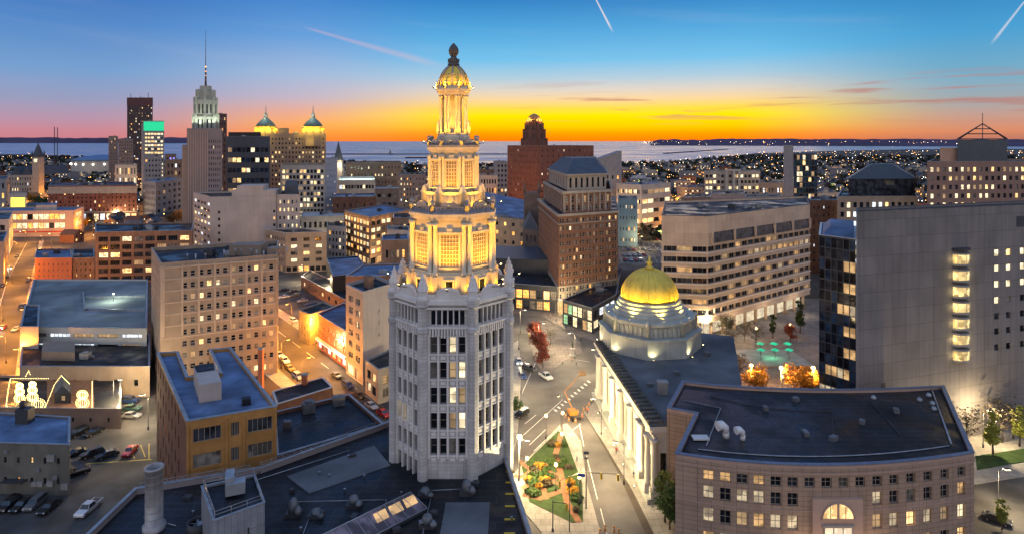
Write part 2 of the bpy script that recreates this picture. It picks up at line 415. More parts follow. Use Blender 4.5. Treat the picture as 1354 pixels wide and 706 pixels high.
    def roof(s, rm, par=.9, thick=.35, cap=None, hvac=0, pm=None):
        """flat roof inside a parapet, with plant standing on it"""
        q = MB(); q.face([(*p, s.z1) for p in offset_poly(s.poly, -.02)]); q.build('roof', rm, s.t)
        if par:
            q = MB(); q.ring(s.poly, .0, thick, s.z1+.003, s.z1+par); q.build('parapet', pm or s.wm[0], s.t)
            q = MB(); q.ring(s.poly, .1, thick+.06, s.z1+par+.002, s.z1+par+.12); q.build('coping', cap or steel, s.t)
        cx = sum(p[0] for p in s.poly)/len(s.poly); cy = sum(p[1] for p in s.poly)/len(s.poly)
        sx = min(abs(p[0]-cx) for p in s.poly); sy = min(abs(p[1]-cy) for p in s.poly)
        done = []
        for k in range(hvac):
            x = cx+rng.uniform(-.6, .6)*sx; y = cy+rng.uniform(-.6, .6)*sy
            a, b, h = rng.uniform(1.2, 3.4), rng.uniform(1, 2.2), rng.uniform(.9, 2.0)
            if any(abs(x-X)+abs(y-Y) < 4.2 for X, Y in done): continue
            done.append((x, y)); q = MB()
            q.box(x-a/2, x+a/2, y-b/2, y+b/2, s.z1+.25, s.z1+.25+h); q.box(x-a/2+.1, x+a/2-.1, y-b/2+.1, y+b/2-.1, s.z1, s.z1+.25)
            q.lathe(x, y, [(.42*b, s.z1+.25+h), (.42*b, s.z1+.5+h)], 10)
            if rng.random() < .6: q.tube([(x+a/2, y, s.z1+.8), (x+a/2+1.2, y, s.z1+.8), (x+a/2+1.2, y, s.z1+.02)], .22, 6)
            q.build('rooftop_unit', rng.choice([steel, steel_dark, concrete]), s.t)
        return s
    def band(s, z, h, proud, mat, name='stone_band', inn=.05):
        q = MB(); q.ring(s.poly, proud, inn, z, z+h); q.build(name, mat, s.t); return s
    def finish(s):
        s.blank(); s.w.build('wall', s.wm, s.t); o = Vector(s.t['_o'])
        def size(q): return -(q[2]*q[3])/((q[0][0])**2+q[0][1]**2+.1)
        def seen(q):     # towards the camera?
            nx, ny = sin(q[1]), -cos(q[1]); return (nx*-q[0][0]+ny*-q[0][1]) > 0
        ws = sorted(s.wins, key=lambda q: (not seen(q), size(q)))
        for part in sorted({q[7] for q in ws}):
            mine = [q for q in ws if q[7] == part]
            for q in mine[:100]:
                me = window_mesh(q[2], q[3], q[4], q[5], q[6])
                ob = bpy.data.objects.new(part, me); C.objects.link(ob); ob.parent = s.t
                ob.location = Vector(q[0])-o; ob.rotation_euler = (0, 0, q[1])
                ob.scale = (q[2]/max(round(q[2], 1), .1), 1, q[3]/max(round(q[3], 1), .1))
            rest = mine[100:]
            if rest:
                mb = MB(); mats = []
                for q in rest:
                    if q[5] not in mats: mats.append(q[5])
                    if q[6] not in mats: mats.append(q[6])
                    me = window_mesh(q[2], q[3], q[4], q[5], q[6])
                    R = Matrix.Translation(Vector(q[0])) @ Matrix.Rotation(q[1], 4, 'Z') @ Matrix.Diagonal((q[2]/max(round(q[2], 1), .1), 1, q[3]/max(round(q[3], 1), .1), 1))
                    vs = [R @ v.co for v in me.vertices]
                    for p in me.polygons: mb.face([vs[i] for i in p.vertices], mats.index(q[5] if p.material_index == 0 else q[6]))
                mb.build(part, mats, s.t)['kind'] = 'stuff'
        return s.t
def rect(pl, pr, yl, yr, dep, ray=None):
    """plan of a building whose front runs from pixel column pl at depth yl to pr at depth yr, and dep metres deep"""
    A = Vector((GX(pl, yl), yl)); B = Vector((GX(pr, yr), yr)); u = (B-A).normalized(); n = Vector((-u.y, u.x))
    if ray: return [tuple(A), tuple(B), (GX(pr+ray[1], yr+dep), yr+dep), (GX(pl+ray[0], yl+dep), yl+dep)]
    mid = (pl+pr)/2
    if abs(mid-CX) > 120:       # blocks follow the radial street pattern
        v = Vector(((mid-CX)/F, 1)).normalized(); return [tuple(A), tuple(B), tuple(B+v*dep), tuple(A+v*dep)]
    return [tuple(A), tuple(B), tuple(B+n*dep), tuple(A+n*dep)]
# ---------------------------------------------------------------- more materials
white_terra = surf('white_terracotta', (.58, .56, .53), .6, .15, .4, grime=.28, streak=.4, bump=.15, joints=(1.1, .62, .035), jd=.6)
white_trim = surf('pale_terracotta_trim', (.70, .67, .62), .6, .1, .5, streak=.15)
tan_brick = surf('tan_brick', (.34, .26, .19), .85, .15, .3, streak=.15, grime=.12)
tan_panel = surf('tan_panel', (.26, .20, .15), .85, .12, .3)
tan_blank = surf('cream_render', (.46, .40, .35), .85, .08, .15, streak=.2, grime=.1)
ochre_brick = surf('ochre_brick', (.42, .215, .065), .85, .18, .4, streak=.12, grime=.15)
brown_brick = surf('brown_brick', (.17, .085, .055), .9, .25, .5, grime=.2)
red_brick = surf('red_brick', (.26, .085, .05), .9, .2, .5)
redder_brick = surf('orange_red_brick', (.36, .13, .075), .9, .12, .12, streak=.1)
loft_brick = surf('loft_brick', (.22, .13, .085), .9, .2, .4)
stone_buff = surf('buff_stone', (.36, .31, .25), .85, .15, .4, streak=.15)
stone_grey = surf('grey_stone', (.26, .25, .25), .85, .15, .4, streak=.2)
mauve_stone = surf('mauve_limestone', (.25, .215, .21), .85, .1, .1, streak=.12)
slab_clad = surf('grey_brown_cladding', (.235, .215, .205), .75, .14, .06, joints=(5.2, 4.15, .07), jd=.6, streak=.4, grime=.28)
band_stone = surf('peach_precast', (.62, .46, .33), .8, .1, .2, streak=.25, joints=(4.2, 3.83, .04), jd=.7)
pink_stone = surf('pink_granite_panels', (.40, .28, .20), .7, .12, .3, joints=(1.5, .78, .05), jd=.55, streak=.25, grime=.15)
pink_smooth = surf('pink_precast', (.42, .29, .23), .75, .1, .3)
marble = surf('white_marble', (.68, .64, .55), .55, .1, .4, streak=.18, bump=.1)
marble_dark = surf('weathered_marble', (.42, .43, .37), .7, .15, .5, streak=.3)
gold = surf('gold_leaf', (.80, .55, .07), .38, .12, .6, metal=.35, spec=.6)
copper = surf('green_copper', (.12, .20, .18), .7, .25, .6)
slate = surf('slate_roof', (.06, .075, .095), .6, .2, .3, courses=.9)
tile_dark = surf('dark_metal_cladding', (.05, .055, .065), .4, .2, .3)
asphalt = surf('asphalt', (.07, .068, .066), .75, .4, .1, grime=.5, bump=.2)
lot_asphalt = surf('worn_asphalt', (.10, .095, .088), .8, .5, .12, grime=.7, bump=.25)
pavement = surf('concrete_pavement', (.38, .35, .30), .8, .2, .3, grime=.4, seams=(1.8, 1.8, .06), jd=.6); road_light = surf('pale_asphalt', (.13, .12, .11), .75, .3, .12, grime=.5, bump=.2)
plaza_pave = surf('plaza_paving', (.22, .19, .17), .8, .25, .35, grime=.4, seams=(2.4, 2.4, .1), jd=.6)
paint_white = surf('road_paint', (.68, .67, .62), .7, .15, 1.2, grime=.3)
paint_yellow = surf('yellow_paint', (.62, .45, .06), .7, .15, 1.2, grime=.2)
brick_path = surf('brick_paving', (.26, .12, .06), .85, .25, .9)
grass_m = surf('lawn', (.036, .068, .016), .95, .3, .8)
soil_m = surf('city_ground', (.085, .068, .055), .95, .5, .012, grime=.5)
shore_m = surf('far_shore', (.070, .045, .085), 1.0, .3, .0006)
kerb_m = surf('kerb_stone', (.4, .38, .36), .8, .1, .5)
# ---------------------------------------------------------------- ground, lake, far shores
def wpoly(pts): return [G(*p) for p in pts]
m = MB()
shore = [(-9000, -400), (9000, -400), (9000, 6200), (5200, 5600), (3422, 5236), (2340, 4430), (1453, 3600), (900, 2700), (617, 2215), (367, 1930), (150, 1890), (-50, 1850), (-350, 1900), (-520, 2050), (-900, 2100), (-1300, 2300), (-1900, 2700), (-2600, 3300), (-9000, 3600)]
m.face([(x, y, 0) for x, y in shore]); struct('ground', m, soil_m)
wm = new_mat('lake_water'); wt = wm[1]; wb = wm[2]
wb.inputs['Base Color'].default_value = (.30, .31, .38, 1); wb.inputs['Roughness'].default_value = .3; wb.inputs['Specular IOR Level'].default_value = 1.0
wn = wt.nodes.new('ShaderNodeTexNoise'); wg = wt.nodes.new('ShaderNodeNewGeometry'); wp = wt.nodes.new('ShaderNodeMapping'); wp.inputs['Scale'].default_value = (.004, .02, 1)
wt.links.new(wg.outputs['Position'], wp.inputs[0]); wt.links.new(wp.outputs[0], wn.inputs['Vector']); wn.inputs['Scale'].default_value = 1; wn.inputs['Detail'].default_value = 8
wbp = wt.nodes.new('ShaderNodeBump'); wbp.inputs['Strength'].default_value = 1.0; wbp.inputs['Distance'].default_value = 6
wrr = wt.nodes.new('ShaderNodeMapRange'); wt.links.new(wn.outputs[0], wrr.inputs[0]); wrr.inputs[1].default_value = .35; wrr.inputs[2].default_value = .65; wrr.inputs[3].default_value = .12; wrr.inputs[4].default_value = .5; wt.links.new(wrr.outputs[0], wb.inputs['Roughness'])
wt.links.new(wn.outputs[0], wbp.inputs['Height']); wt.links.new(wbp.outputs[0], wb.inputs['Normal'])
m = MB(); m.face([(-150000, -500, -1.5), (150000, -500, -1.5), (150000, 160000, -1.5), (-150000, 160000, -1.5)]); struct('lake', m, wm[0])
def ridge(name, pts, top, mat, seed):
    """a low wooded shore: pts = [(x, y)] front line; it rises to an uneven crest behind"""
    r = random.Random(seed); m = MB(); n = 160; fr = []; 
    for i in range(n+1):
        t = i/n*(len(pts)-1); k = min(int(t), len(pts)-2); f = t-k
        fr.append((pts[k][0]+(pts[k+1][0]-pts[k][0])*f, pts[k][1]+(pts[k+1][1]-pts[k][1])*f))
    z = 0; cr = []
    for i, (x, y) in enumerate(fr):
        z = .8*z+.2*r.uniform(-.5, .5); e = min(1, i/8, (n-i)/8); cr.append((x*1.06, y*1.06, top*e*(1+z)-1))
    for i in range(n):
        a, b = fr[i], fr[i+1]
        m.face([(a[0], a[1], -1.4), (b[0], b[1], -1.4), cr[i+1], cr[i]])
        m.face([cr[i], cr[i+1], (b[0]*1.6, b[1]*1.6, -1.4), (a[0]*1.6, a[1]*1.6, -1.4)])
    struct(name, m, mat)
ridge('far_shore', [(-30000, 22000), (-16000, 21000), (-8000, 19000), (-6800, 19000)], 185, shore_m, 1)
ridge('far_shore', [(4300, 19500), (6000, 17500), (9000, 15000), (16000, 14500), (26000, 15000)], 120, shore_m, 2)
ridge('far_shore', [(2400, 10500), (3400, 9600), (5200, 8900), (9000, 8600), (14000, 9200)], 48, shore_m, 3)
m = MB(); m.prism([(2250, 9800), (9000, 6900), (16000, 7000), (20000, 14000), (4300, 16500), (3000, 12000)], -1.2, .6); struct('far_land', m, shore_m)
m = MB()
m.prism([(-460, 2600), (-160, 2620), (-160, 2640), (-460, 2640)], -1.2, 3); struct('breakwater', m, shore_m)
m = MB(); m.prism([(-1100, 3300), (20, 3350), (20, 3375), (-1100, 3375)], -1.2, 2.5); m.prism([(900, 3500), (1900, 5300), (1880, 5330), (880, 3540)], -1.2, 2.5); struct('breakwater', m, shore_m)
# ---------------------------------------------------------------- streets (survey points read off as ground positions)
def sheet(name, pts, z, mat, world=False):
    m = MB(); p = pts if world else wpoly(pts)
    ar = sum(p[i][0]*p[(i+1) % len(p)][1]-p[(i+1) % len(p)][0]*p[i][1] for i in range(len(p)))
    if ar < 0: p = p[::-1]
    m.prism(p, z-.004 if z < .1 else 0, z); return struct(name, m, mat)
sheet('road', [(17, 311), (52, 311), (40, 372), (28, 430), (20, 500), (10, 575), (-60, 575), (-70, 500), (-50, 430), (-30, 372)], .02, asphalt)
sheet('road', [(52, 309.5), (130, 308.5), (130, 317), (51, 319)], .024, asphalt)
sheet('road', [(-60, 309.5), (17, 309.5), (15, 319), (-60, 322)], .024, asphalt)
sheet('pavement', [(52, 319), (58, 319), (47, 372), (36, 430), (30, 500), (26, 560), (10, 575), (20, 500), (28, 430), (40, 372)], .14, pavement)
sheet('road', [(182, 243), (195, 243), (200, 262), (211, 300), (185, 300), (182, 262)], .02, asphalt)
sheet('road', [(312, 383), (352, 404), (390, 430), (450, 478), (500, 515), (545, 549), (535, 600), (430, 560), (401, 519), (366, 484), (330, 452), (290, 425)], .02, asphalt)
sheet('pavement', [(352, 398), (395, 424), (458, 470), (520, 508), (560, 535), (545, 552), (500, 518), (450, 481), (390, 433), (352, 407)], .14, pavement)
sheet('pavement', [(330, 455), (366, 486), (395, 512), (440, 560), (420, 560), (380, 520), (350, 495), (318, 465)], .14, pavement)
sheet('parking_lot', [(352, 356), (392, 366), (440, 390), (500, 420), (470, 455), (400, 424), (352, 396)], .03, lot_asphalt)
sheet('parking_lot', [(-40, 515), (200, 515), (215, 560), (262, 715), (120, 860), (-60, 790)], .03, lot_asphalt)
sheet('road', [(420, 318), (470, 330), (520, 360), (520, 372), (455, 350), (415, 330)], .02, asphalt)
# right-hand side: junction, plaza, park, avenue
sheet('road', [(655, 404), (715, 404), (765, 440), (800, 455), (802, 520), (772, 545), (815, 620), (860, 720), (900, 900), (620, 900), (640, 620), (650, 480)], .02, road_light)
sheet('plaza', [(655, 385), (790, 385), (800, 440), (790, 452), (755, 440), (716, 418), (655, 412)], .15, plaza_pave)
sheet('traffic_island', [(700, 425), (722, 424), (768, 452), (770, 465), (745, 478), (722, 498), (708, 480), (700, 450)], .15, plaza_pave)
sheet('pavement', [(772, 545), (797, 520), (806, 555), (835, 600), (870, 650), (905, 700), (950, 800), (905, 800), (868, 712), (836, 648), (800, 588)], .15, pavement)
sheet('pavement', [(676, 630), (740, 562), (750, 560), (768, 583), (776, 640), (795, 706), (800, 740), (745, 740), (696, 680)], .15, pavement)
sheet('pavement', [(650, 470), (686, 450), (689, 500), (684, 580), (668, 640), (640, 640)], .15, pavement)
sheet('parking_lot', [(800, 306), (880, 306), (888, 352), (812, 358)], .03, lot_asphalt)
sheet('plaza', [(905, 395), (1090, 395), (1135, 520), (1135, 545), (880, 545), (905, 480)], .15, plaza_pave)
sheet('road', [(1280, 640), (1500, 600), (1700, 900), (1300, 1000)], .02, lot_asphalt)
sheet('pavement', [(1240, 560), (1500, 540), (1500, 606), (1292, 640), (1255, 640)], .15, pavement)
sheet('lawn_bed', [(1290, 604), (1420, 584), (1420, 600), (1292, 622)], .3, grass_m)
# centre lines, stop lines and crossings
m = MB()
def stripe(a, b, w, z=.03):
    A = Vector(G(*a)); B = Vector(G(*b)); u = (B-A).normalized(); n = Vector((-u.y, u.x))*w/2
    m.face([(*(A-n), z), (*(B-n), z), (*(B+n), z), (*(A+n), z)])
for y0, y1, x0, x1 in [(322, 366, 35, 12), (372, 430, 9, -8)]: stripe((x0, y0), (x1, y1), .25)
for k in range(9):
    t = k/9; a = (330+170*t, 410+125*t); b = (330+170*(t+.06), 410+125*(t+.06)); stripe(a, b, .2)
for k in range(11):                     # zebra crossing over the avenue
    t = k/10; x = 733+44*t; y = 541-38*t; stripe((x, y), (x+3.2, y+2.6), .6)
for a, b in [((692, 575), (744, 528)), ((706, 596), (742, 561)), ((700, 588), (722, 567)), ((766, 560), (772, 590)), ((775, 600), (790, 660)), ((794, 672), (806, 720)), ((694, 560), (709, 548)), ((752, 572), (768, 560)), ((690, 520), (712, 470)), ((725, 470), (780, 478))]: stripe(a, b, .18)
struct('road_markings', m, paint_white)
m = MB(); stripe((113, 613), (200, 607), .3, .045); stripe((172, 590), (178, 606), .15, .045); stripe((186, 588), (192, 604), .15, .045); stripe((197, 586), (197, 606), .15, .045)
struct('lot_markings', m, paint_yellow)
m = MB()
for k in range(9): stripe((392+k*9, 378+k*5.0), (400+k*9, 374+k*5.0), .12, .045)
for k in range(9): stripe((822+k*7, 322), (824+k*7.4, 330), .15, .045); stripe((820+k*7.4, 338), (823+k*7.8, 348), .15, .045)
struct('lot_markings', m, paint_white)
# park: lawns, ring path
park = [G(*p) for p in [(690, 617), (738, 570), (747, 577), (770, 640), (771, 690), (757, 692), (700, 664)]]
m = MB(); m.prism(park[::-1] if False else park, 0, .20); struct('park_lawn', m, grass_m)
pcx, pcy = G(714, 632)
m = MB()
def ringpath(r0, r1, z=.206, n=40):
    for k in range(n):
        a, b = 2*pi*k/n, 2*pi*(k+1)/n
        m.face([(pcx+r0*cos(a), pcy+r0*sin(a), z), (pcx+r1*cos(a), pcy+r1*sin(a), z), (pcx+r1*cos(b), pcy+r1*sin(b), z), (pcx+r0*cos(b), pcy+r0*sin(b), z)])
ringpath(2.5, 3.7)
for k in range(7):
    a = .35+k*2*pi/7; r1 = 8 if k in (1, 2, 5, 6) else 5.5; u = Vector((cos(a), sin(a))); n_ = Vector((-u.y, u.x))*.55
    A = Vector((pcx, pcy))+u*3.6; B = Vector((pcx, pcy))+u*r1
    m.face([(*(A-n_), .212), (*(B-n_), .212), (*(B+n_), .212), (*(A+n_), .212)])
def pathq(pts, w, z=.218):
    P = [Vector(G(*p)) for p in pts]
    for A, B in zip(P, P[1:]):
        u = (B-A).normalized(); n_ = Vector((-u.y, u.x))*w/2; A = A-u*.3; B = B+u*.3
        m.face([(*(A-n_), z), (*(B-n_), z), (*(B+n_), z), (*(A+n_), z)]); z += .004
pathq([(742, 575), (735, 600), (742, 630), (750, 665), (765, 690)], 1.3)
pathq([(693, 655), (714, 660), (742, 650)], 1.3, .232)
struct('park_path', m, brick_path)
def shrub_mesh(r, h, mat, seed, n=140):
    rr = random.Random(seed); m = MB()
    for k in range(n):
        a = rr.uniform(0, 2*pi); q = rr.random()**.5*r; z = rr.random()**.7*h*(1-(q/r)**2*.5)
        c = Vector((q*cos(a), q*sin(a), z+.1)); R = Matrix.Rotation(rr.uniform(0, 6.3), 3, 'Z') @ Matrix.Rotation(rr.uniform(-1.2, 1.2), 3, 'X')
        s_ = rr.uniform(.08, .2)*(1+r*.3)
        m.face([c+R @ Vector(p) for p in ((-s_, -s_, 0), (s_, -s_, 0), (s_*.8, s_, 0), (-s_*.8, s_, 0))])
    return m
leafg = surf('leaf_green', (.05, .095, .02), .8, .4, 1.5); leafo = surf('leaf_amber', (.42, .22, .02), .8, .3, 1.5); leafr = surf('leaf_russet', (.20, .045, .025), .8, .35, 1.5)
leafy = surf('leaf_yellow_green', (.20, .22, .04), .8, .35, 1.5); leafd = surf('leaf_dull', (.07, .06, .035), .9, .4, 1.5); bark = surf('bark', (.09, .07, .055), .9, .2, 2)
for k, (px, py) in enumerate([(703, 630), (706, 622), (714, 618), (723, 622), (727, 632), (722, 641), (713, 645), (704, 640), (714, 631), (735, 606), (700, 636), (709, 636), (719, 627), (708, 628), (720, 637), (698, 652), (706, 655), (731, 588), (738, 590), (741, 617), (763, 660), (762, 676), (754, 640), (728, 612), (746, 610), (752, 620), (757, 650), (746, 590)]):
    x, y = G(px, py); o = shrub_mesh(.7+.3*(k % 3), .7, [leafg, leafd, leafo, leafg][k % 4], k).build('shrub', [[leafg, leafd, leafo, leafg][k % 4]])
    o.location = (x, y, .2); tag(o, 'low clipped shrub in the beds round the brick ring path of the little park', 'shrub', 'shrubs in the little triangular park')

# ---------------------------------------------------------------- the white octagonal tower
TX, TY = -10.9, 113.0
def octa(R, cx=TX, cy=TY, rot=0.0): return [(cx+R*cos(radians(-112.5+45*k)+rot), cy+R*sin(radians(-112.5+45*k)+rot)) for k in range(8)]
lamp_y = (1, .44, .01)
tower = Bld('octagonal_tower', 'tall white terracotta octagonal tower with tiered yellow floodlit crown and ribbed dome', 'tower', octa(11.0), 45.0, white_terra)
tower.frame = f_tan
P0 = octa(11.0)
for i in range(8):
    A, B = P0[i], P0[(i+1) % 8]; Lg = hypot(B[0]-A[0], B[1]-A[1]); c = Lg/2
    xs = [(c+d-.56, c+d+.56) for d in (-2.4, -.8, .8, 2.4)]
    zs = [(zc-1.5, zc+1.35) for zc in (7.2, 11.6, 16.0, 20.3, 24.6, 28.9, 33.2, 37.5)]
    def litf(a, b, i=i):
        if i == 0: return b in (4, 5, 6) and a in (3,) or (b == 4 and a == 2) or (b in (5, 6, 7) and a == 2)
        if i == 7: return b == 4 and a in (0, 1, 2)
        if i == 1: return False
        return rng.random() < .1
    tower.opening_wall(A, B, 0, 40.2, xs, zs, depth=.55, st='sash', litf=litf, skip=(lambda a_, b_, i=i: i in (0, 1) and b_ < 3), lits=[l_pale, l_dim, l_dim, l_dim] if i == 0 else [l_white, l_pale], pool=[g_dark, g_dark, g_mid, g_blind], frame=f_tan)
    xs2 = [(c+d-.38, c+d+.38) for d in (-2.45, -1.47, -.49, .49, 1.47, 2.45)]
    tower.opening_wall(A, B, 40.2, 45.0, xs2, [(40.9, 43.3)], depth=.45, st='bare', lit=0, pool=[g_dark, g_mid])
    tower.done.add(i)
T_ = tower.t
def face_frame(R, i):
    p = octa(R); A, B = Vector(p[i]), Vector(p[(i+1) % 8]); u = (B-A).normalized(); n = Vector((u.y, -u.x)); return A, B, u, n, (B-A).length
def fbox(m, R, i, x0, x1, z0, z1, d0, d1, mi=0):
    """box on octagon face i: x from the face centre, d outwards from the face plane"""
    A, B, u, n, Lg = face_frame(R, i); c = (A+B)/2
    q = [c+u*x0+n*d1, c+u*x1+n*d1, c+u*x1+n*d0, c+u*x0+n*d0]
    m.prism([tuple(v) for v in q], z0, z1, mi, True, True)
# vertical ribs, spandrels, sills
m = MB(); sp_ = MB()
for i in range(8):
    for d in (-3.2, -1.6, 0, 1.6, 3.2): fbox(m, 11.0, i, d-.16, d+.16, 18.2 if i in (0, 1) else 2, 40.1, -.02, .28)
    for d in (-3.55, 3.55): fbox(m, 11.0, i, d-.12, d+.12, 2, 43.6, -.02, .2)
    for zc in (() if False else (7.2, 11.6, 16.0, 20.3, 24.6, 28.9, 33.2, 37.5)[(3 if i in (0, 1) else 0):]):
        for d in (-2.4, -.8, .8, 2.4):
            fbox(sp_, 11.0, i, d-.66, d+.66, zc-1.78, zc-1.52, -.02, .16)
            fbox(sp_, 11.0, i, d-.45, d+.45, zc-2.5, zc-1.95, -.02, .10)
            fbox(sp_, 11.0, i, d-.66, d+.66, zc+1.38, zc+1.55, -.02, .14)
m.build('rib', white_trim, T_); sp_.build('spandrel_ornament', white_trim, T_)
m = MB(); r8 = random.Random(3)
for i in range(8):       # corbel frieze under the small arcade
    for d in [q*.5-3.5 for q in range(15)]: fbox(m, 11.0, i, d-.14, d+.14, 39.2+r8.uniform(-.5, .1), 40.3, 0, .42)
    fbox(m, 11.0, i, -3.8, 3.8, 40.3, 40.62, -.02, .5); fbox(m, 11.0, i, -3.85, 3.85, 43.6, 43.95, -.02, .55)
    for d in (-1.96, -.98, 0, .98, 1.96): fbox(m, 11.0, i, d-.10, d+.10, 40.7, 43.5, 0, .26)
m.build('frieze', white_trim, T_)
tower.band(44.4, .6, .75, white_trim, 'cornice')
# corner piers with pinnacles
for k, (x, y) in enumerate(octa(11.1)):
    m = MB(); m.lathe(x, y, [(.95, 0), (.95, 39.5), (1.1, 39.7), (1.1, 40.4), (.88, 40.6), (.88, 43.8), (1.2, 44.1), (1.2, 45.2)], 8, smooth=False, a0=radians(22.5))
    m.build('corner_pier', white_terra, T_)
    m = MB(); m.lathe(x, y, [(1.15, 45.2), (1.15, 45.6), (.8, 45.7), (.8, 46.6), (.98, 46.7), (.92, 47.0), (.72, 47.5), (.75, 47.7), (.48, 48.3), (.5, 48.5), (.22, 49.0), (.25, 49.15), (.06, 49.6)], 8, smooth=False)
    for a in range(8):
        for z_, r_ in ((47.2, .88), (48.0, .62), (48.7, .38)):
            m.obox(Matrix.Translation((x+r_*cos(a*pi/4), y+r_*sin(a*pi/4), z_)), .16, .16, .28)
    m.build('pinnacle', white_trim, T_)
# parapet: curved gable on every face
for i in range(8):
    A, B, u, n, Lg = face_frame(11.0, i); c = (A+B)/2; m = MB(); nseg = 18; pr = []
    for k in range(nseg+1):
        x = -3.9+7.8*k/nseg; t = abs(x)/3.9; pr.append((x, 45.0+ .9+(1.25*math.sqrt(max(0, 1-(t/.55)**2)) if t < .55 else .35*max(0, (t-.6)/.4)**2)))
    for k in range(nseg):
        (x0, z0), (x1, z1) = pr[k], pr[k+1]
        def Q(x, d, z): v = c+u*x+n*d; return (v.x, v.y, z)
        m.face([Q(x0, .35, 45), Q(x1, .35, 45), Q(x1, .35, z1), Q(x0, .35, z0)]); m.face([Q(x1, -.1, 45), Q(x0, -.1, 45), Q(x0, -.1, z0), Q(x1, -.1, z1)])
        m.face([Q(x0, .45, z0), Q(x1, .45, z1), Q(x1, -.2, z1), Q(x0, -.2, z0)]); m.face([Q(x0, .45, z0-.3), Q(x1, .45, z1-.3), Q(x1, .45, z1), Q(x0, .45, z0)])
    m.build('parapet_gable', white_trim, T_)
m = MB(); m.face([(*p, 45.02) for p in offset_poly(octa(11.0), -.2)]); m.build('terrace', roof_dark, T_)

def lattice(m, R, i, w, z0, z1, cols, rows, d=.0, mi=0, t=.13):
    for k in range(cols+1): x = -w/2+w*k/cols; fbox(m, R, i, x-t/2, x+t/2, z0, z1, d, d+.16, mi)
    for k in range(rows+1): z = z0+(z1-z0)*k/rows; fbox(m, R, i, -w/2, w/2, z-t/2, z+t/2, d, d+.13, mi)
warm_panel = surf('ornamental_grille_back', (.30, .22, .11), .7, .3, 1.0)
crown_trim = surf('floodlit_tint_terracotta', (.66, .575, .42), .6, .12, .5, streak=.25, bump=.1)  # pale trim tinted buff: part of the floodlights' yellow is put into the colour
def tier(R, z0, z1, w, wz0, wz1, cols, rows, name):
    """one storey of the crown: wall, grille window on each face, coupled pilasters at the corners, entablature"""
    m = MB(); m.prism(octa(R), z0, z1); m.build('crown_wall', crown_trim, T_)
    m = MB(); g = MB(); f = MB()
    for i in range(8):
        fbox(g, R, i, -w/2, w/2, wz0, wz1, -.03, .03)
        lattice(m, R, i, w, wz0, wz1, cols, rows, .035)
        for sx in (-1, 1): fbox(f, R, i, sx*(w/2+.16)-.16, sx*(w/2+.16)+.16, wz0-.3, wz1+.4, 0, .32)
        fbox(f, R, i, -w/2-.5, w/2+.5, wz1+.05, wz1+.45, 0, .45); fbox(f, R, i, -w/2-.45, w/2+.45, wz0-.5, wz0-.15, 0, .5)
        fbox(f, R, i, -.5, .5, wz1+.45, wz1+1.05, 0, .35)
    g.build('window_grille', warm_panel, T_); m.build('lattice', crown_trim, T_); f.build('window_surround', crown_trim, T_)
    for x, y in octa(R+.22):
        q = MB(); rr = R*.055
        dx, dy = x-TX, y-TY; l_ = hypot(dx, dy); tx, ty = -dy/l_, dx/l_
        for s_ in (-1, 1):
            q.lathe(x+tx*s_*rr*1.25, y+ty*s_*rr*1.25, [(rr*1.35, z0), (rr*1.35, z0+.5), (rr, z0+.6), (rr*.86, z1-1.2), (rr*1.3, z1-.9), (rr*1.4, z1-.35)], 10)
        q.build('column', crown_trim, T_)
# tier two (lower attic, arcade storey, grey balustrade)
m = MB(); m.prism(octa(8.4), 45, 48.6); 
m.build('crown_wall', crown_trim, T_)
m = MB(); g = MB()
for i in range(8):
    fbox(g, 8.4, i, -.6, .6, 45.6, 47.6, -.02, .05); fbox(m, 8.4, i, -.8, -.6, 45.5, 47.7, 0, .2); fbox(m, 8.4, i, .6, .8, 45.5, 47.7, 0, .2); fbox(m, 8.4, i, -.9, .9, 47.7, 48.0, 0, .3)
    for d in (-2.5, 2.5): fbox(m, 8.4, i, d-.45, d+.45, 45, 48.5, 0, .5)
m.build('door_surround', crown_trim, T_); g.build('arched_door', g_dark, T_)
def balustrade(R, z0, h, arch, name='balustrade', mat=None):
    m = MB(); m.ring(octa(R), .5, .5, z0, z0+.35); m.ring(octa(R), .2, .2, z0+.352, z0+.9*h); m.ring(octa(R), .32, .3, z0+.9*h+.002, z0+h)
    for i in range(8):
        Lg = face_frame(R, i)[4]
        if arch:
            for k in range(9):
                x = (k-4)/4*Lg*.22; fbox(m, R, i, x-Lg*.03, x+Lg*.03, z0+h+.002, z0+h+.08+arch*math.sqrt(max(.02, 1-(x/(Lg*.25))**2)), -.15, .28)
        for k in range(7): x = (k-3)/3.5*Lg*.45; fbox(m, R, i, x-.12, x+.12, z0+.36, z0+.88*h, .2, .34)
    for x, y in octa(R+.1): m.lathe(x, y, [(.42, z0+.3), (.42, z0+h+.2), (.55, z0+h+.25), (.5, z0+h+.4), (.2, z0+h+.5), (.42, z0+h+.75), (.42, z0+h+1.0), (.05, z0+h+1.25)], 8)
    m.build(name, mat or grey_trim, T_)
grey_trim = surf('grey_weathered_terracotta', (.30, .29, .31), .8, .2, .8, streak=.3)
tier(7.55, 48.6, 58.1, 3.2, 50.1, 55.6, 6, 8, 'a')
m = MB(); m.ring(octa(7.55), .55, .2, 48.6, 49.1); m.ring(octa(7.55), .6, .2, 58.1, 58.7); m.ring(octa(7.55), .85, .2, 58.7, 59.2); m.build('entablature', crown_trim, T_)
balustrade(7.75, 59.2, 1.25, .9)
m = MB(); m.face([(*p, 59.22) for p in octa(7.5)]); m.build('terrace', roof_dark, T_)
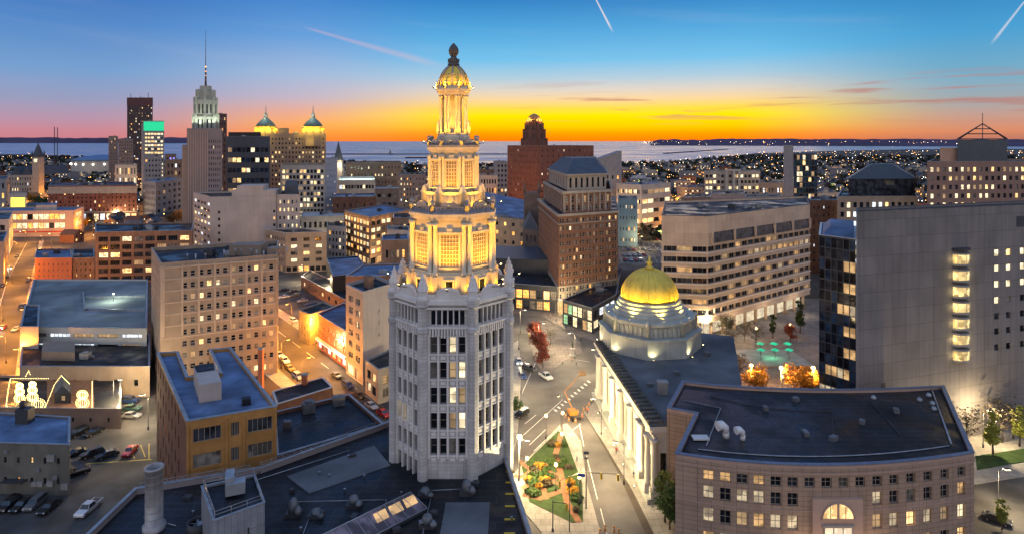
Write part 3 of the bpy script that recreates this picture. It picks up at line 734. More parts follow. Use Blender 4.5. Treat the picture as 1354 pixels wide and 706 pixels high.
# tier three
m = MB(); m.prism(octa(5.7), 59.2, 62.8); m.ring(octa(5.7), .25, .1, 62.3, 62.85)
for i in range(8):
    fbox(m, 5.7, i, -.55, -.35, 59.9, 62.0, 0, .2); fbox(m, 5.7, i, .35, .55, 59.9, 62.0, 0, .2)
for x, y in octa(5.5): m.lathe(x, y, [(.7, 59.3), (.7, 62.6), (.85, 62.8), (.55, 63.2), (.45, 63.7), (.1, 64.1)], 8)
m.build('crown_wall', crown_trim, T_)
tier(4.4, 62.8, 69.9, 1.9, 63.8, 68.4, 4, 7, 'b')
m = MB(); m.ring(octa(4.4), .35, .1, 69.9, 70.4); m.ring(octa(4.4), .6, .1, 70.4, 70.9); m.build('entablature', crown_trim, T_)
balustrade(4.55, 70.9, .9, .5)
m = MB(); m.face([(*p, 70.92) for p in octa(4.5)]); m.build('terrace', roof_dark, T_)
# tier four: open lantern of coupled columns
m = MB(); m.lathe(TX, TY, [(3.2, 70.9), (3.2, 72.8), (2.9, 73.1), (2.9, 73.5)], 8, smooth=False, a0=radians(22.5)); m.build('lantern_base', crown_trim, T_)
m = MB(); m.lathe(TX, TY, [(1.25, 73.5), (1.25, 80.6)], 8, smooth=False, a0=radians(22.5)); m.build('lantern_core', crown_trim, T_)
for x, y in octa(2.45):
    q = MB(); dx, dy = x-TX, y-TY; l_ = hypot(dx, dy); tx, ty = -dy/l_, dx/l_
    for s_ in (-1, 1): q.lathe(x+tx*s_*.30, y+ty*s_*.30, [(.34, 73.5), (.34, 74.1), (.22, 74.3), (.19, 79.7), (.32, 80.1), (.36, 80.5)], 10)
    q.lathe(x+dx/l_*.55, y+dy/l_*.55, [(.28, 73.2), (.28, 74.6), (.12, 74.9), (.22, 75.3), (.03, 75.8)], 8)
    q.build('column', crown_trim, T_)
m = MB(); m.ring(octa(2.55), .35, 1.2, 80.5, 81.1); m.ring(octa(2.55), .7, 1.2, 81.1, 81.6); m.ring(octa(2.55), .45, 1.2, 81.6, 82.2)
for x, y in octa(3.2): m.lathe(x, y, [(.22, 81.6), (.22, 82.3), (.08, 82.5), (.2, 82.8), (.03, 83.1)], 8)
m.build('entablature', crown_trim, T_)
dome_p = [(2.75, 82.2), (2.72, 82.9), (2.58, 83.6), (2.3, 84.3), (1.85, 85.0), (1.35, 85.6), (.95, 85.95)]
m = MB(); m.lathe(TX, TY, dome_p, 16, smooth=False); m.build('dome', gold, T_)
m = MB()
for k in range(8):
    a = k*pi/4; m.tube([(TX+(r+.08)*cos(a), TY+(r+.08)*sin(a), z) for r, z in dome_p], .15, 6)
for r, z in dome_p[1:5:2]:
    m.ring([(TX+(r+.03)*cos(2*pi*k/16), TY+(r+.03)*sin(2*pi*k/16)) for k in range(16)], .06, .06, z-.08, z+.08)
m.build('dome_rib', grey_trim, T_)
m = MB(); m.lathe(TX, TY, [(1.05, 85.9), (1.12, 86.4), (.85, 86.6), (.95, 87.1), (.6, 87.5), (.5, 87.8), (.72, 88.05), (.92, 88.5), (.94, 89.0), (.7, 89.6), (.35, 90.0), (.25, 90.15), (.05, 90.3)], 16)
for k in range(8): a = k*pi/4; m.obox(Matrix.Translation((TX+.95*cos(a), TY+.95*sin(a), 87.0)) @ Matrix.Rotation(a, 4, 'Z'), .25, .2, .7)
m.build('finial', surf('dark_finial', (.10, .095, .09), .7, .2, 1), T_)
tower.finish()
# floodlights on the terraces
def flood(x, y, z, aim, e, spot=95, col=lamp_y, lab='small floodlight on the tower terrace aimed up at the crown', grp='floodlights on the tower terraces', rad=.25, arm=None):
    t = thing('floodlight', lab, 'floodlight', (x, y, z), grp)
    d = (Vector(aim)-Vector((x, y, z))).normalized(); M = Matrix.Translation((x, y, z+.3)) @ d.to_track_quat('Z', 'Y').to_matrix().to_4x4()
    q = MB(); q.obox(M, .4, .3, .12); q.tube([(x, y, z), (x, y, z+.25)], .05, 6)
    if arm: q.tube([(x, y, z+.05), arm], .06, 6)
    q.build('housing', steel_dark, t)
    q = MB(); q.obox(M @ Matrix.Translation((0, 0, .075)), .34, .24, .02); q.build('lens', glow('flood_lens', (1, .8, .35), 12), t)
    light('SPOT', tuple(Vector((x, y, z+.3))+d*.2), e, col, t, rad, aim=aim, spot=spot, blend=.8)
for k in range(8):
    a = radians(-90+45*k); c_, s_ = cos(a), sin(a); a2 = a+radians(22.5); c2, s2_ = cos(a2), sin(a2)
    P_ = lambda r, z, c=c_, s=s_: (TX+r*c, TY+r*s, z)
    P2 = lambda r, z, c=c2, s=s2_: (TX+r*c, TY+r*s, z)
    flood(*P_(12.3, 47.0), P_(7.3, 56.0), 10800, 78, arm=P_(10.4, 46.6))
    flood(*P_(9.3, 45.1), P_(7.4, 51), 1100, 120)
    flood(*P2(9.9, 45.1), P2(7.6, 51), 800, 120)
    flood(*P_(8.9, 60.4), P_(4.2, 67.6), 4800, 80, arm=P_(7.6, 60.2))
    flood(*P_(6.3, 59.3), P_(4.6, 65), 450, 120)
    flood(*P_(5.6, 71.6), P_(1.6, 78.5), 4200, 75, arm=P_(4.4, 71.5))
    flood(*P2(3.9, 81.65), P2(1.8, 84.5), 750, 110)
l_amber_d = glow('room_amber_dim', (1, .6, .25), .5, .7); l_pale_d = glow('room_pale_dim', (1, .8, .5), .4, .7)
# ---------------------------------------------------------------- buildings near the camera
def RP(z, *pts): return [G(px, py, z) for px, py in pts]
def pipe_rail(poly, z, parent, n=None, h=1.1, closed=True, name='roof_railing', mat=None):
    m = MB(); k = len(poly)
    for i in range(k if closed else k-1):
        a, b = Vector(poly[i]), Vector(poly[(i+1) % k]); L_ = (b-a).length; c = max(1, int(L_/2))
        for j in range(c): p = a+(b-a)*j/c; m.tube([(p.x, p.y, z), (p.x, p.y, z+h)], .04, 4)
        for hh in (.55, 1.0): m.tube([(a.x, a.y, z+h*hh), (b.x, b.y, z+h*hh)], .04, 4)
    return m.build(name, mat or steel, parent)
# podium of the tower
PZ = 14.7
pod_poly = [(-60.5, 60), (7.2, 60), (2.6, 88), (-2.0, 113.5), (-3.5, 127), (-20.0, 127), (-26.7, 120.2), (-43.4, 105.0), (-61.4, 98.5)]
pod = Bld('podium_building', 'low dark flat roofed annexe wrapped round the foot of the octagonal tower', 'building', pod_poly, PZ, mauve_stone)
pod.face(8, c=7, r=3, w=.5, h=.5, lit=.0, m=2); pod.face(1, c=6, r=3, w=.5, h=.5, lit=.2); pod.face(2, c=6, r=3, w=.5, h=.5, lit=.2)
pod.roof(roof_dark, par=.9, thick=.4, pm=mauve_stone); pt = pod.finish()
m = MB(); m.prism([(-33, 98.5), (-21.5, 107), (-26.0, 114), (-38.5, 103.5)], PZ, PZ+.12); m.build('roof_mat', roof_grey, pt)
m = MB(); m.box(-10.5, -3.5, 84, 96, PZ, PZ+.12); m.build('roof_mat', roof_grey, pt)
m = MB()
for k in range(7): m.box(-1.2+k*.03, 0.4+k*.03, 85+k*3.3, 85.2+k*3.3, PZ+.01, PZ+.2)
m.build('pipe_support', paint_yellow, pt)
pipe_rail([(-26.9, 119.6), (-43.6, 104.4)], PZ+.95, pt, closed=False, h=.9); pipe_rail([(-45, 103.9), (-60.6, 98.2)], PZ+.95, pt, closed=False, h=.9)
m = MB(); pr_ = random.Random(8)
for a_, b__ in (((-34, 96), (-20, 96.5)), ((-20, 96.5), (-19.5, 88)), ((-56, 92), (-50, 90)), ((-14, 99), (-8, 99.5)), ((-46, 100), (-30, 112)), ((-13, 80), (-13, 97)), ((-30, 84), (-31, 94))): m.tube([(*a_, PZ+.22), (*b__, PZ+.22)], .07, 5); m.build('roof_pipe', steel, pt); m = MB()
for k in range(16): x, y = pr_.uniform(-50, 0), pr_.uniform(86, 112); (m.lathe(x, y, [(.12, PZ), (.12, PZ+.6), (.2, PZ+.65)], 8) if abs(x-TX) > 13 or y < 98 else None); m.build('vent_pipe', steel, pt); m = MB()
m = MB()
for k in range(7): x, y = [(-52, 97), (-36, 99), (-24, 92), (-17, 89), (-6, 101), (-29, 110), (-12, 93)][k]; m.obox(Matrix.Translation((x, y, PZ+.28)) @ Matrix.Rotation(k*.7, 4, 'Z'), pr_.uniform(.6, 1.3), pr_.uniform(.6, 1.2), .55)
m.build('roof_box', steel_dark, pt)
vent_steel = surf('dull_vent_steel', (.15, .16, .17), .5, .3, .8, metal=.3, streak=.3)
def dome_vent(x, y, h, tilt, lab):
    t = thing('roof_ventilator', lab, 'ventilator', (x, y, PZ+.02))
    q = MB(); q.obox(Matrix.Translation((x, y, PZ+.25)), 2.2, 1.8, .5); q.build('base', steel_dark, t)
    q = MB(); q.lathe(x, y, [(.75, PZ+.5), (.8, PZ+h*.6), (.6, PZ+h*.85), (.2, PZ+h)], 12); q.build('cowl', vent_steel, t)
    q = MB(); q.lathe(x+1.0, y-.8, [(.5, PZ+.5), (.55, PZ+h*.45), (.2, PZ+h*.7)], 12); q.tube([(x, y, PZ+h*.5), (x+tilt, y-.6, PZ+h*.5), (x+tilt, y-.6, PZ+.4)], .3, 8); q.build('duct', vent_steel, t)
def roof_pt(px, py): return G(px, py, PZ)
for (px, py, h, tl, lab) in [(388, 680, 2.6, .9, 'pair of round galvanised ventilators on the tower annexe roof beside the white penthouse'), (468, 668, 1.7, 1.3, 'galvanised blower unit on the dark roof left of the long skylight'), (418, 682, 1.2, .6, 'small dark roof exhaust between the round ventilators and the blower'), (562, 655, 1.4, .3, 'small pale mushroom vent near the front foot of the octagonal tower'), (565, 695, 1.9, -1.1, 'galvanised vent with side duct at the tip of the long skylight'), (617, 652, 2.3, .3, 'tall steel air intake standing against the front face of the tower')]:
    dome_vent(*roof_pt(px, py), h, tl, lab)
# long skylight, glowing inside
sk = thing('roof_skylight', 'long ridged glass skylight with warm light inside on the tower annexe roof', 'skylight', (-25, 84, PZ))
A, B = Vector(roof_pt(424, 712)), Vector(roof_pt(538, 656)); D_ = Vector(roof_pt(552, 682)); u = (B-A).normalized(); w_ = Vector((-u.y, u.x)); wd = abs((D_-B).dot(w_)); wd = max(3.6, wd)
A = A-u*4; zb = PZ+.5; zr = PZ+2.3; L_ = (B-A).length
base_q = [A, A-w_*wd, B-w_*wd, B]
m = MB(); m.prism([tuple(v) for v in base_q], PZ, zb); m.build('curb', steel_dark, sk)
ra, rb = A-w_*wd/2, B-w_*wd/2-u*1.2
m = MB(); m.face([(*base_q[1], zb), (*base_q[2], zb), (*rb, zr), (*ra, zr)]); m.face([(*base_q[3], zb), (*base_q[0], zb), (*ra, zr), (*rb, zr)]); m.face([(*base_q[2], zb), (*base_q[3], zb), (*rb, zr)]); m.face([(*base_q[0], zb), (*base_q[1], zb), (*ra, zr)])
m.build('glazing', glass('skylight_glass', (.14, .11, .13), .25), sk)
m = MB()
for k in range(12):
    t = k/11; p = A+u*(L_-1.2)*t
    m.tube([(*(A-w_*wd+u*(L_)*t), zb+.05), (*(p-w_*wd/2), zr+.05), (*(A+u*L_*t), zb+.05)], .06, 4)
m.tube([(*ra, zr+.05), (*rb, zr+.05)], .09, 5)
for a_, b_ in ((base_q[1], base_q[2]), (base_q[2], base_q[3]), (base_q[3], base_q[0])): m.tube([(*a_, zb), (*b_, zb)], .09, 5)
m.build('glazing_bar', steel, sk)
m = MB()
for k in range(3):
    p = B-w_*(wd*.80)-u*(3.0+k*2.6); q_ = p+u*2.1; p2 = p+w_*(wd*.22); q2 = q_+w_*(wd*.22)
    f_ = lambda v, off: (v.x, v.y, zb+(zr-zb)*off+.05)
    m.face([f_(p, .4), f_(q_, .4), f_(q2, .84), f_(p2, .84)])
m.build('lit_pane', l_amber_d, sk)
# penthouse with railing
ph = Bld('roof_penthouse', 'pale plant penthouse with a railed roof on the tower annexe', 'penthouse', [(-40.2, 81.4), (-35.0, 85.6), (-39.4, 92.7), (-46.0, 89.6)], PZ+6.0, surf('pale_metal_wall', (.26, .28, .31), .6, .15, .5, streak=.35, joints=(1.2, 3, .04)), z0=PZ+.02)
ph.face(0, c=2, r=1, w=.12, h=.3, lit=0, st='sash'); ph.roof(roof_dark, par=.25, thick=.2); ptt = ph.finish(); pipe_rail(offset_poly(ph.poly, -.25), PZ+6.25, ptt, h=1.1)
m = MB(); m.obox(Matrix.Translation((-40.2, 88.0, PZ+7.2)) @ Matrix.Rotation(.4, 4, 'Z'), 2.6, 1.8, 1.6); m.obox(Matrix.Translation((-41.4, 88.8, PZ+7.5)) @ Matrix.Rotation(.4, 4, 'Z'), 1.2, 2.8, 2.2); m.build('air_handler', steel, ptt)
# round flue
fx, fy = -53.0, 89.6
fl = thing('round_flue', 'tall pale riveted round metal flue standing at the left end of the annexe roof', 'chimney', (fx, fy, PZ+.02))
m = MB(); m.lathe(fx, fy, [(1.55, PZ+.02), (1.55, PZ+.7), (1.2, PZ+.8), (1.18, PZ+8.9), (1.32, PZ+8.95), (1.32, PZ+9.2), (.95, PZ+9.2), (.95, PZ+7.6)], 24, cap=False)
for k in range(7): m.ring([(fx+1.19*cos(2*pi*j/20), fy+1.19*sin(2*pi*j/20)) for j in range(20)], .035, .03, PZ+1.8+k*1.05, PZ+1.88+k*1.05)
m.build('stack', surf('bleached_steel', (.36, .35, .34), .5, .2, .8, streak=.5, metal=.3), fl)
m = MB(); m.lathe(fx, fy, [(.94, PZ+7.9), (.94, PZ+7.92)], 16); m.build('flue_mouth', surf('soot', (.01, .01, .012), 1, .1, 1), fl)
fan = MB(); x, y = roof_pt(262, 698); fan.lathe(x, y, [(1.5, PZ), (1.5, PZ+1.1), (1.3, PZ+1.1), (1.3, PZ+.6)], 20, cap=False)
ft = thing('cooling_fan', 'round open cooling fan unit on the annexe roof between the flue and the penthouse', 'fan', (x, y, PZ)); fan.build('casing', steel_dark, ft)
m = MB()
for k in range(6): m.obox(Matrix.Translation((x, y, PZ+.7)) @ Matrix.Rotation(k*pi/3, 4, 'Z') @ Matrix.Translation((.6, 0, 0)) @ Matrix.Rotation(.4, 4, 'X'), 1.1, .4, .04)
m.build('blade', steel, ft)

# black roofed block behind the podium, and the small one behind it
b = Bld('low_black_roof_building', 'low building with a black membrane roof between the ochre warehouse and the tower', 'building', RP(13.2, (366, 607), (496, 569), (509, 566), (462, 525), (362, 549)), 13.2, brown_brick)
b.face(2, c=6, r=3, w=.5, h=.55, lit=.3); b.roof(roof_dark, par=.7, cap=steel); t = b.finish()
m = MB(); x, y = G(408, 545, 13.2); m.obox(Matrix.Translation((x, y, 14.4)) @ Matrix.Rotation(.5, 4, 'Z'), 2.6, 2.0, 2.2); m.lathe(x, y, [(.8, 15.5), (.8, 15.9)], 10); m.build('rooftop_unit', vent_steel, t); m = MB(); x2, y2 = G(380, 565, 13.2); m.obox(Matrix.Translation((x2, y2, 13.9)), 1.6, 1.2, 1.4)
m.build('rooftop_unit', vent_steel, t); m = MB(); a = G(448, 536, 13.2); m.obox(Matrix.Translation((a[0], a[1], 14.4)) @ Matrix.Rotation(.5, 4, 'Z'), 2.4, 1.8, 2.0); m.build('rooftop_unit', vent_steel, t)
b = Bld('low_brown_building', 'narrow one storey brown building with a dark roof and white edge beside the parked cars', 'building', RP(8.0, (366, 536), (440, 513), (427, 500), (360, 519)), 8.0, brown_brick)
b.face(0, c=4, r=1, w=.3, h=.3, lit=0); b.roof(roof_dark, par=.3, cap=f_white).finish()
for k, (px, py, z) in enumerate([(345, 516, 12), (403, 534, 10.5)]):
    x, y = G(px, py, 0) if k == 0 else G(px, 548, 0)
    t = thing('brick_chimney', ['square red brick chimney at the back corner of the ochre warehouse', 'short brick chimney behind the black membrane roof'][k], 'chimney', (x, y, 0))
    m = MB(); m.obox(Matrix.Translation((x, y, z/2)), 1.3, 1.3, z); m.build('shaft', redder_brick, t); m = MB(); m.obox(Matrix.Translation((x, y, z+.15)), 1.6, 1.6, .3); m.build('cap', concrete, t)

# ochre warehouse
oz = 23.0
op = [(-56.2, 104.4), (-42.9, 110.4), (-66.0, 142.0), (-70.4, 140.6), (-61.0, 126.4), (-66.6, 124.4), (-76.8, 139.2), (-81.2, 138.3)]
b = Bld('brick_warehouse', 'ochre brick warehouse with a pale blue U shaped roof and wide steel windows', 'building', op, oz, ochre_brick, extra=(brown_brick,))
b.frame = f_tan
A_, B_ = op[0], op[1]; Lg = hypot(B_[0]-A_[0], B_[1]-A_[1])
for r_ in range(5):
    z0, z1 = (0, 5.2) if r_ == 0 else (5.2+(r_-1)*4.45, 5.2+r_*4.45)
    b.opening_wall(A_, B_, z0, z1, [(1.0, 5.4), (7.0, 8.3), (9.7, Lg-.8)], [(z0+1.2, z0+3.6)], lit=.0, st='m5', depth=.35, pool=[g_blind, g_mid, g_blind])
b.done.add(0)
A_, B_ = op[7], op[0]
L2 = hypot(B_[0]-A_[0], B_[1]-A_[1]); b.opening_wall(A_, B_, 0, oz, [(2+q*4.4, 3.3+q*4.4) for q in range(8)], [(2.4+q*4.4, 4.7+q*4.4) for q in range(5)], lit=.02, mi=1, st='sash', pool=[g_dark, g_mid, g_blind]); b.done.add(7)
b.face(1, c=7, r=5, w=.35, h=.5, lit=.05, mi=0)
b.roof(roof_blue, par=.7, thick=.45, cap=steel); t = b.finish()
m = MB(); fA = Vector(op[0]); u = (Vector(op[1])-fA).normalized(); n = Vector((u.y, -u.x))
for r_ in range(5):
    zb_ = 5.2+(r_-1)*4.45 if r_ else 0
    for x0, x1 in ((.7, 5.7), (9.4, Lg-.5)):
        for z_, h_ in ((zb_+.95, .2), (zb_+3.65, .35)):
            q = [fA+u*x0+n*.14, fA+u*x1+n*.14, fA+u*x1+n*.01, fA+u*x0+n*.01]; m.prism([tuple(v) for v in q], z_, z_+h_, 0, True, True)
for x0 in (.02, 6.1, 8.9, Lg-.42):
    q = [fA+u*x0+n*.2, fA+u*(x0+.4)+n*.2, fA+u*(x0+.4)+n*.01, fA+u*x0+n*.01]; m.prism([tuple(v) for v in q], .2, oz+.1, 0, True, True)
m.build('brick_pier', ochre_brick, t)
m = MB(); m.prism([(-58.6, 113.4), (-55.2, 115.0), (-60.9, 124.0), (-64.4, 122.4)], oz, oz+3.4); m.build('lift_house', tan_blank, t)
m = MB(); m.prism([(-62.2, 119.5), (-59.4, 120.8), (-61.4, 124.4), (-64.4, 122.6)], oz+3.41, oz+3.6); m.build('hatch', roof_dark, t)
m = MB(); m.prism([(-50.0, 112.0), (-48.6, 112.6), (-49.3, 114.0), (-50.7, 113.4)], oz, oz+1.2); m.build('roof_hatch', roof_dark, t)

# tan apartment block
az_ = 35.7
ap = [G(212, 353, az_), G(367, 341, az_), G(368, 322, az_), G(200, 332, az_)]
b = Bld('apartment_block', 'ten storey tan brick apartment block with gridded facade and dark cluttered roof', 'building', ap, az_, tan_brick)
b.frame = f_white
A_, B_ = ap[0], ap[1]; Lg = hypot(B_[0]-A_[0], B_[1]-A_[1]); bay = Lg/7.2
xs = []
for q in range(6):
    xc = bay*(1.65+q*.98); 
    for d in (-1.05, 1.05): xs.append((xc+d-.62, xc+d+.62))
fhs = 3.42; zs = [(1.6+q*fhs, 3.2+q*fhs) for q in range(10)]
b.opening_wall(A_, B_, 0, az_, xs, zs, depth=.3, lit=.17, st='sash', pool=[g_dark, g_mid, g_blind, g_dark], lits=[l_pale, l_warm, l_dim, l_dim]); b.done.add(0)
A2, B2 = ap[3], ap[0]; L2 = hypot(B2[0]-A2[0], B2[1]-A2[1])
b.opening_wall(A2, B2, 0, az_, [(L2*(.1+.2*q), L2*(.1+.2*q)+1.3) for q in range(4)], zs, lit=.1, st='sash'); b.done.add(3)
b.face(1, c=5, r=10, w=.3, h=.45, lit=.1)
b.roof(roof_dark, par=1.0, hvac=7, pm=tan_brick, cap=surf('buff_coping', (.36, .27, .22), .8, .1, .5)); t = b.finish()
m = MB(); fA = Vector(A_); u = (Vector(B_)-fA).normalized(); n = Vector((u.y, -u.x))
def onwall(m, fA, u, n, x0, x1, z0, z1, d=.18, d0=.01):
    q = [fA+u*x0+n*d, fA+u*x1+n*d, fA+u*x1+n*d0, fA+u*x0+n*d0]; m.prism([tuple(v) for v in q], z0, z1, 0, True, True)
for q in range(9): x0 = bay*(.1+q*.98) if q else .02; x0 = min(x0, Lg-.9); onwall(m, fA, u, n, x0+(.55 if q else 0), x0+1.15, 15.3, az_+.2)
m.build('pilaster', surf('buff_trim', (.46, .35, .26), .8, .1, .5), t); m = MB()
for q in range(4, 10): z = .95+q*fhs+fhs*.0; onwall(m, fA, u, n, .02, Lg-.02, z, z+.42, .14)
onwall(m, fA, u, n, -.2, Lg+.2, az_-.55, az_-.1, .4)
m.build('string_course', surf('buff_trim', (.46, .35, .26), .8, .1, .5), t)
m = MB(); x, y = ap[0][0]+16, ap[0][1]+20; m.box(x-4, x+6, y-3, y+3, az_, az_+3.4); m.box(x+8, x+12, y-3, y+1, az_, az_+2.4); m.build('lift_house', tan_panel, t)
m = MB()
for k in range(12): xx = ap[0][0]+4+k*2.6; yy = ap[0][1]+6+k*.6+rng.uniform(0, 8); m.lathe(xx, yy, [(.2, az_), (.2, az_+rng.uniform(1, 2.4)), (.3, az_+2.5)], 6)
m.build('vent_pipe', steel, t)

# bottom left: grey house wall with blue roof
b = Bld('low_grey_building', 'low grey walled workshop with a bright blue roof at the parking lot', 'building', RP(10.0, (-60, 586), (92, 590), (93, 553), (-60, 544)), 10.0, surf('grey_render', (.16, .155, .13), .9, .2, .3, grime=.4, streak=.3))
b.face(0, c=8, r=2, w=.22, h=.3, bot=.8, lit=.05, st='sash', z0=0); b.roof(roof_blue, par=.35, thick=.3, cap=steel); t = b.finish()
fA = Vector(b.poly[0]); u = (Vector(b.poly[1])-fA).normalized(); n = Vector((u.y, -u.x)); m = MB()
for px_, z_, a_ in ((67, 7.0, 1.6), (49, 4.8, .8), (73, 3.4, .9), (44, 1.8, 1.1), (52, 1.8, 1.2), (66, 1.9, 1.3), (86, 1.3, 1.5), (5, 8.4, .7)):
    m = MB(); x0 = GX(px_, 123)-fA.x; onwall(m, fA, u, n, x0-a_/2, x0+a_/2, z_, z_+a_*.8, .35); m.build('wall_vent', f_grey if a_ < 1 else concrete, t)
m = MB(); onwall(m, fA, u, n, GX(5, 123)-fA.x, GX(34, 123)-fA.x, 3.0, 3.2, 1.6); m.build('canopy', steel_dark, t)
m = MB(); x, y = G(33, 558, 10); m.box(x-1.4, x+1.4, y-1, y+1, 10, 13.2); m.lathe(x-.6, y, [(.5, 13.2), (.5, 14.6), (.3, 14.8)], 8); m.build('rooftop_unit', steel_dark, t)

# terrace bar with the light sculptures
b = Bld('roof_terrace_building', 'low tan brick building with a roof terrace of light sculptures beside the parking lot', 'building', RP(4.6, (-60, 541), (160, 543), (160, 500), (-60, 498)), 4.6, surf('tan_brick_warm', (.40, .26, .17), .9, .15, .4, grime=.3))
b.face(0, c=9, r=1, w=.15, h=.4, lit=0); b.roof(roof_dark, par=.5, thick=.3, cap=concrete); t = b.finish()
bulb = glow('festoon_bulbs', (1, .72, .26), 7.0)
def bulbs(mb, pts, sp=.42, r=.085):
    pts = [Vector(p) for p in pts]
    for a_, b_ in zip(pts, pts[1:]):
        k = max(1, int((b_-a_).length/sp))
        for j in range(k): p = a_+(b_-a_)*j/k; mb.lathe(p.x, p.y, [(r*.3, p.z-r), (r, p.z), (r*.3, p.z+r)], 5)
def snowman(px, py, sc, lab, nb=2):
    x, y = G(px, py, 4.7); tt = thing('light_sculpture', lab, 'light sculpture', (x, y, 4.7)); zc = 4.7+1.15*sc; q = MB(); fr = MB()
    for k in range(nb):
        R_ = (1.25-.22*k)*sc
        for s_ in (1.0, .68): bulbs(q, [(x+R_*s_*1.2*cos(a*.3142), y, zc+R_*s_*sin(a*.3142)) for a in range(21)], .30, .10)
        fr.tube([(x+R_*1.2*cos(a*.3142), y+.08, zc+R_*sin(a*.3142)) for a in range(21)], .05, 4)
        for a in (-.4, 0, .4): bulbs(q, [(x+a*R_, y, zc-R_*.8), (x+a*R_, y, zc+R_*.8)], .3, .08)
        zc += R_*1.5
    fr.tube([(x, y+.08, 4.6), (x, y+.08, zc-.8*sc)], .06, 4)
    fr.build('frame', steel_dark, tt); q.build('bulbs', bulb, tt)
snowman(26, 532, .95, 'leftmost tall light sculpture of stacked glowing rings on the terrace', 3)
snowman(43, 530, .95, 'tall light sculpture of stacked glowing rings with a topknot beside the leftmost one', 3)
snowman(51, 541, 1.15, 'single squat glowing ring sculpture at the front edge of the terrace', 1)
snowman(109, 539, 1.1, 'two ring glowing sculpture on the terrace right of the peaked roof', 2)
tt = thing('festoon_lights', 'string of warm bulbs tracing the terrace edge and a peaked gable', 'string lights', (*G(80, 540, 4.7), 4.7)); q = MB(); fr = MB()
def gz(px, py, z): return (*G(px, py, z), z)
paths = [[gz(8, 536, 5.6), gz(12, 508, 6.5), gz(14, 500, 6.8), gz(66, 500, 6.8)], [gz(60, 538, 5.2), gz(72, 508, 8.2), gz(81, 496, 9.6), gz(93, 508, 8.2)], [gz(122, 538, 5.0), gz(122, 503, 7.2)], [gz(8, 537, 5.0), gz(34, 540, 5.0)], [gz(34, 497, 7.2), gz(38, 490, 8.8), gz(41, 497, 7.2)]]
for p in paths: bulbs(q, p, .45, .09); fr.tube(p, .04, 4)
q.build('bulbs', bulb, tt); fr.build('cable', steel_dark, tt)
light('POINT', (G(40, 520, 6)[0], G(40, 520, 6)[1], 7.2), 260, (1, .6, .2), tt, .5); light('POINT', (G(105, 530, 6)[0], G(105, 530, 6)[1], 7), 160, (1, .6, .2), tt, .5)
m = MB(); m.prism(RP(4.62, (62, 541), (124, 541), (124, 500), (62, 500)), 4.62, 4.7); m.build('terrace_deck', surf('timber_deck', (.3, .15, .07), .8, .2, 1, courses=0), t)
bb = Bld('terrace_hut', 'small dark gabled hut standing on the roof terrace between the light sculptures', 'hut', RP(7.2, (72, 520), (94, 520), (93, 505), (73, 505)), 7.2, tile_dark, z0=4.72)
bb.face(0, c=1, r=1, w=.5, h=.6, bot=.1, top=.2, lit=1, lits=[l_dim]); bb.finish(); 
m = MB(); P = bb.poly; ctop = 9.3; m.face([(*P[0], 7.2), (*P[1], 7.2), ((P[0][0]+P[1][0])/2, P[0][1], ctop)]); m.face([(*P[1], 7.2), (*P[2], 7.2), ((P[2][0]+P[3][0])/2, P[2][1], ctop), ((P[0][0]+P[1][0])/2, P[0][1], ctop)]); m.face([(*P[3], 7.2), (*P[0], 7.2), ((P[0][0]+P[1][0])/2, P[0][1], ctop), ((P[2][0]+P[3][0])/2, P[2][1], ctop)]); m.face([(*P[2], 7.2), (*P[3], 7.2), ((P[2][0]+P[3][0])/2, P[2][1], ctop)]); m.build('roof', slate, bb.t)

# theatre block with the big grey roof
b = Bld('low_flat_building', 'low building with several dark roof levels in front of the big grey roofed hall', 'building', RP(8.0, (26, 487), (198, 487), (198, 444), (30, 444)), 8.0, tan_brick)
b.face(0, c=6, r=1, w=.2, h=.3, lit=.1); b.roof(roof_dark, par=.6, hvac=5, pm=tan_brick); t = b.finish()
m = MB(); m.prism(RP(8.02, (55, 476), (99, 477), (99, 462), (57, 462)), 8.02, 10.6); m.build('roof_room', tan_panel, t)
bz = 13.0
b = Bld('grey_roof_hall', 'broad hall with a vast pale grey flat roof and white strip of lit wall', 'building', RP(bz, (28, 434), (194, 436), (195, 371), (45, 371)), bz, surf('white_panel_wall', (.5, .5, .46), .7, .1, .3))
b.face(0, c=5, r=2, w=.86, h=.35, bot=6.2, top=.4, lit=.5, st='m5', lits=[l_dim, l_pale, l_white])
b.roof(surf('pale_worn_roof', (.20, .22, .22), .8, .4, .05, grime=.6, bump=.2), par=.5, cap=steel); t = b.finish()
m = MB(); a_, c_ = G(112, 410, bz), G(192, 412, bz); m.prism([a_, c_, (c_[0], c_[1]+.5), (a_[0], a_[1]+.5)], bz, bz+.7); a_, c_ = G(112, 395, bz), G(192, 393, bz); m.prism([a_, c_, (c_[0], c_[1]+.5), (a_[0], a_[1]+.5)], bz, bz+.8); a_, c_ = G(111, 411, bz), G(109, 388, bz); m.prism([a_, (a_[0]+.5, a_[1]), (c_[0]+.5, c_[1]), c_], bz, bz+.8); m.build('expansion_joint', steel, t)
x, y = G(150, 398, bz); ll = thing('roof_lamp', 'small lamp on a post lighting the vast grey roof', 'lamp', (x, y, bz)); m = MB(); m.tube([(x, y, bz), (x, y, bz+2.5)], .08, 6); m.build('post', steel_dark, ll); m = MB(); m.lathe(x, y, [(.1, bz+2.5), (.25, bz+2.65), (.1, bz+2.9)], 8); m.build('lamp_head', glow('lamp_white', (.9, 1, .8), 14), ll); light('POINT', (x, y, bz+3.2), 2600, (.85, 1, .75), ll, .4)
b = Bld('stair_block', 'small tan stair block at the street corner of the grey roofed hall', 'building', RP(14.5, (27, 433), (51, 433), (52, 404), (33, 404)), 14.5, tan_blank); b.face(3, c=2, r=3, w=.3, h=.4, lit=.3); b.roof(roof_dark, par=.3).finish()

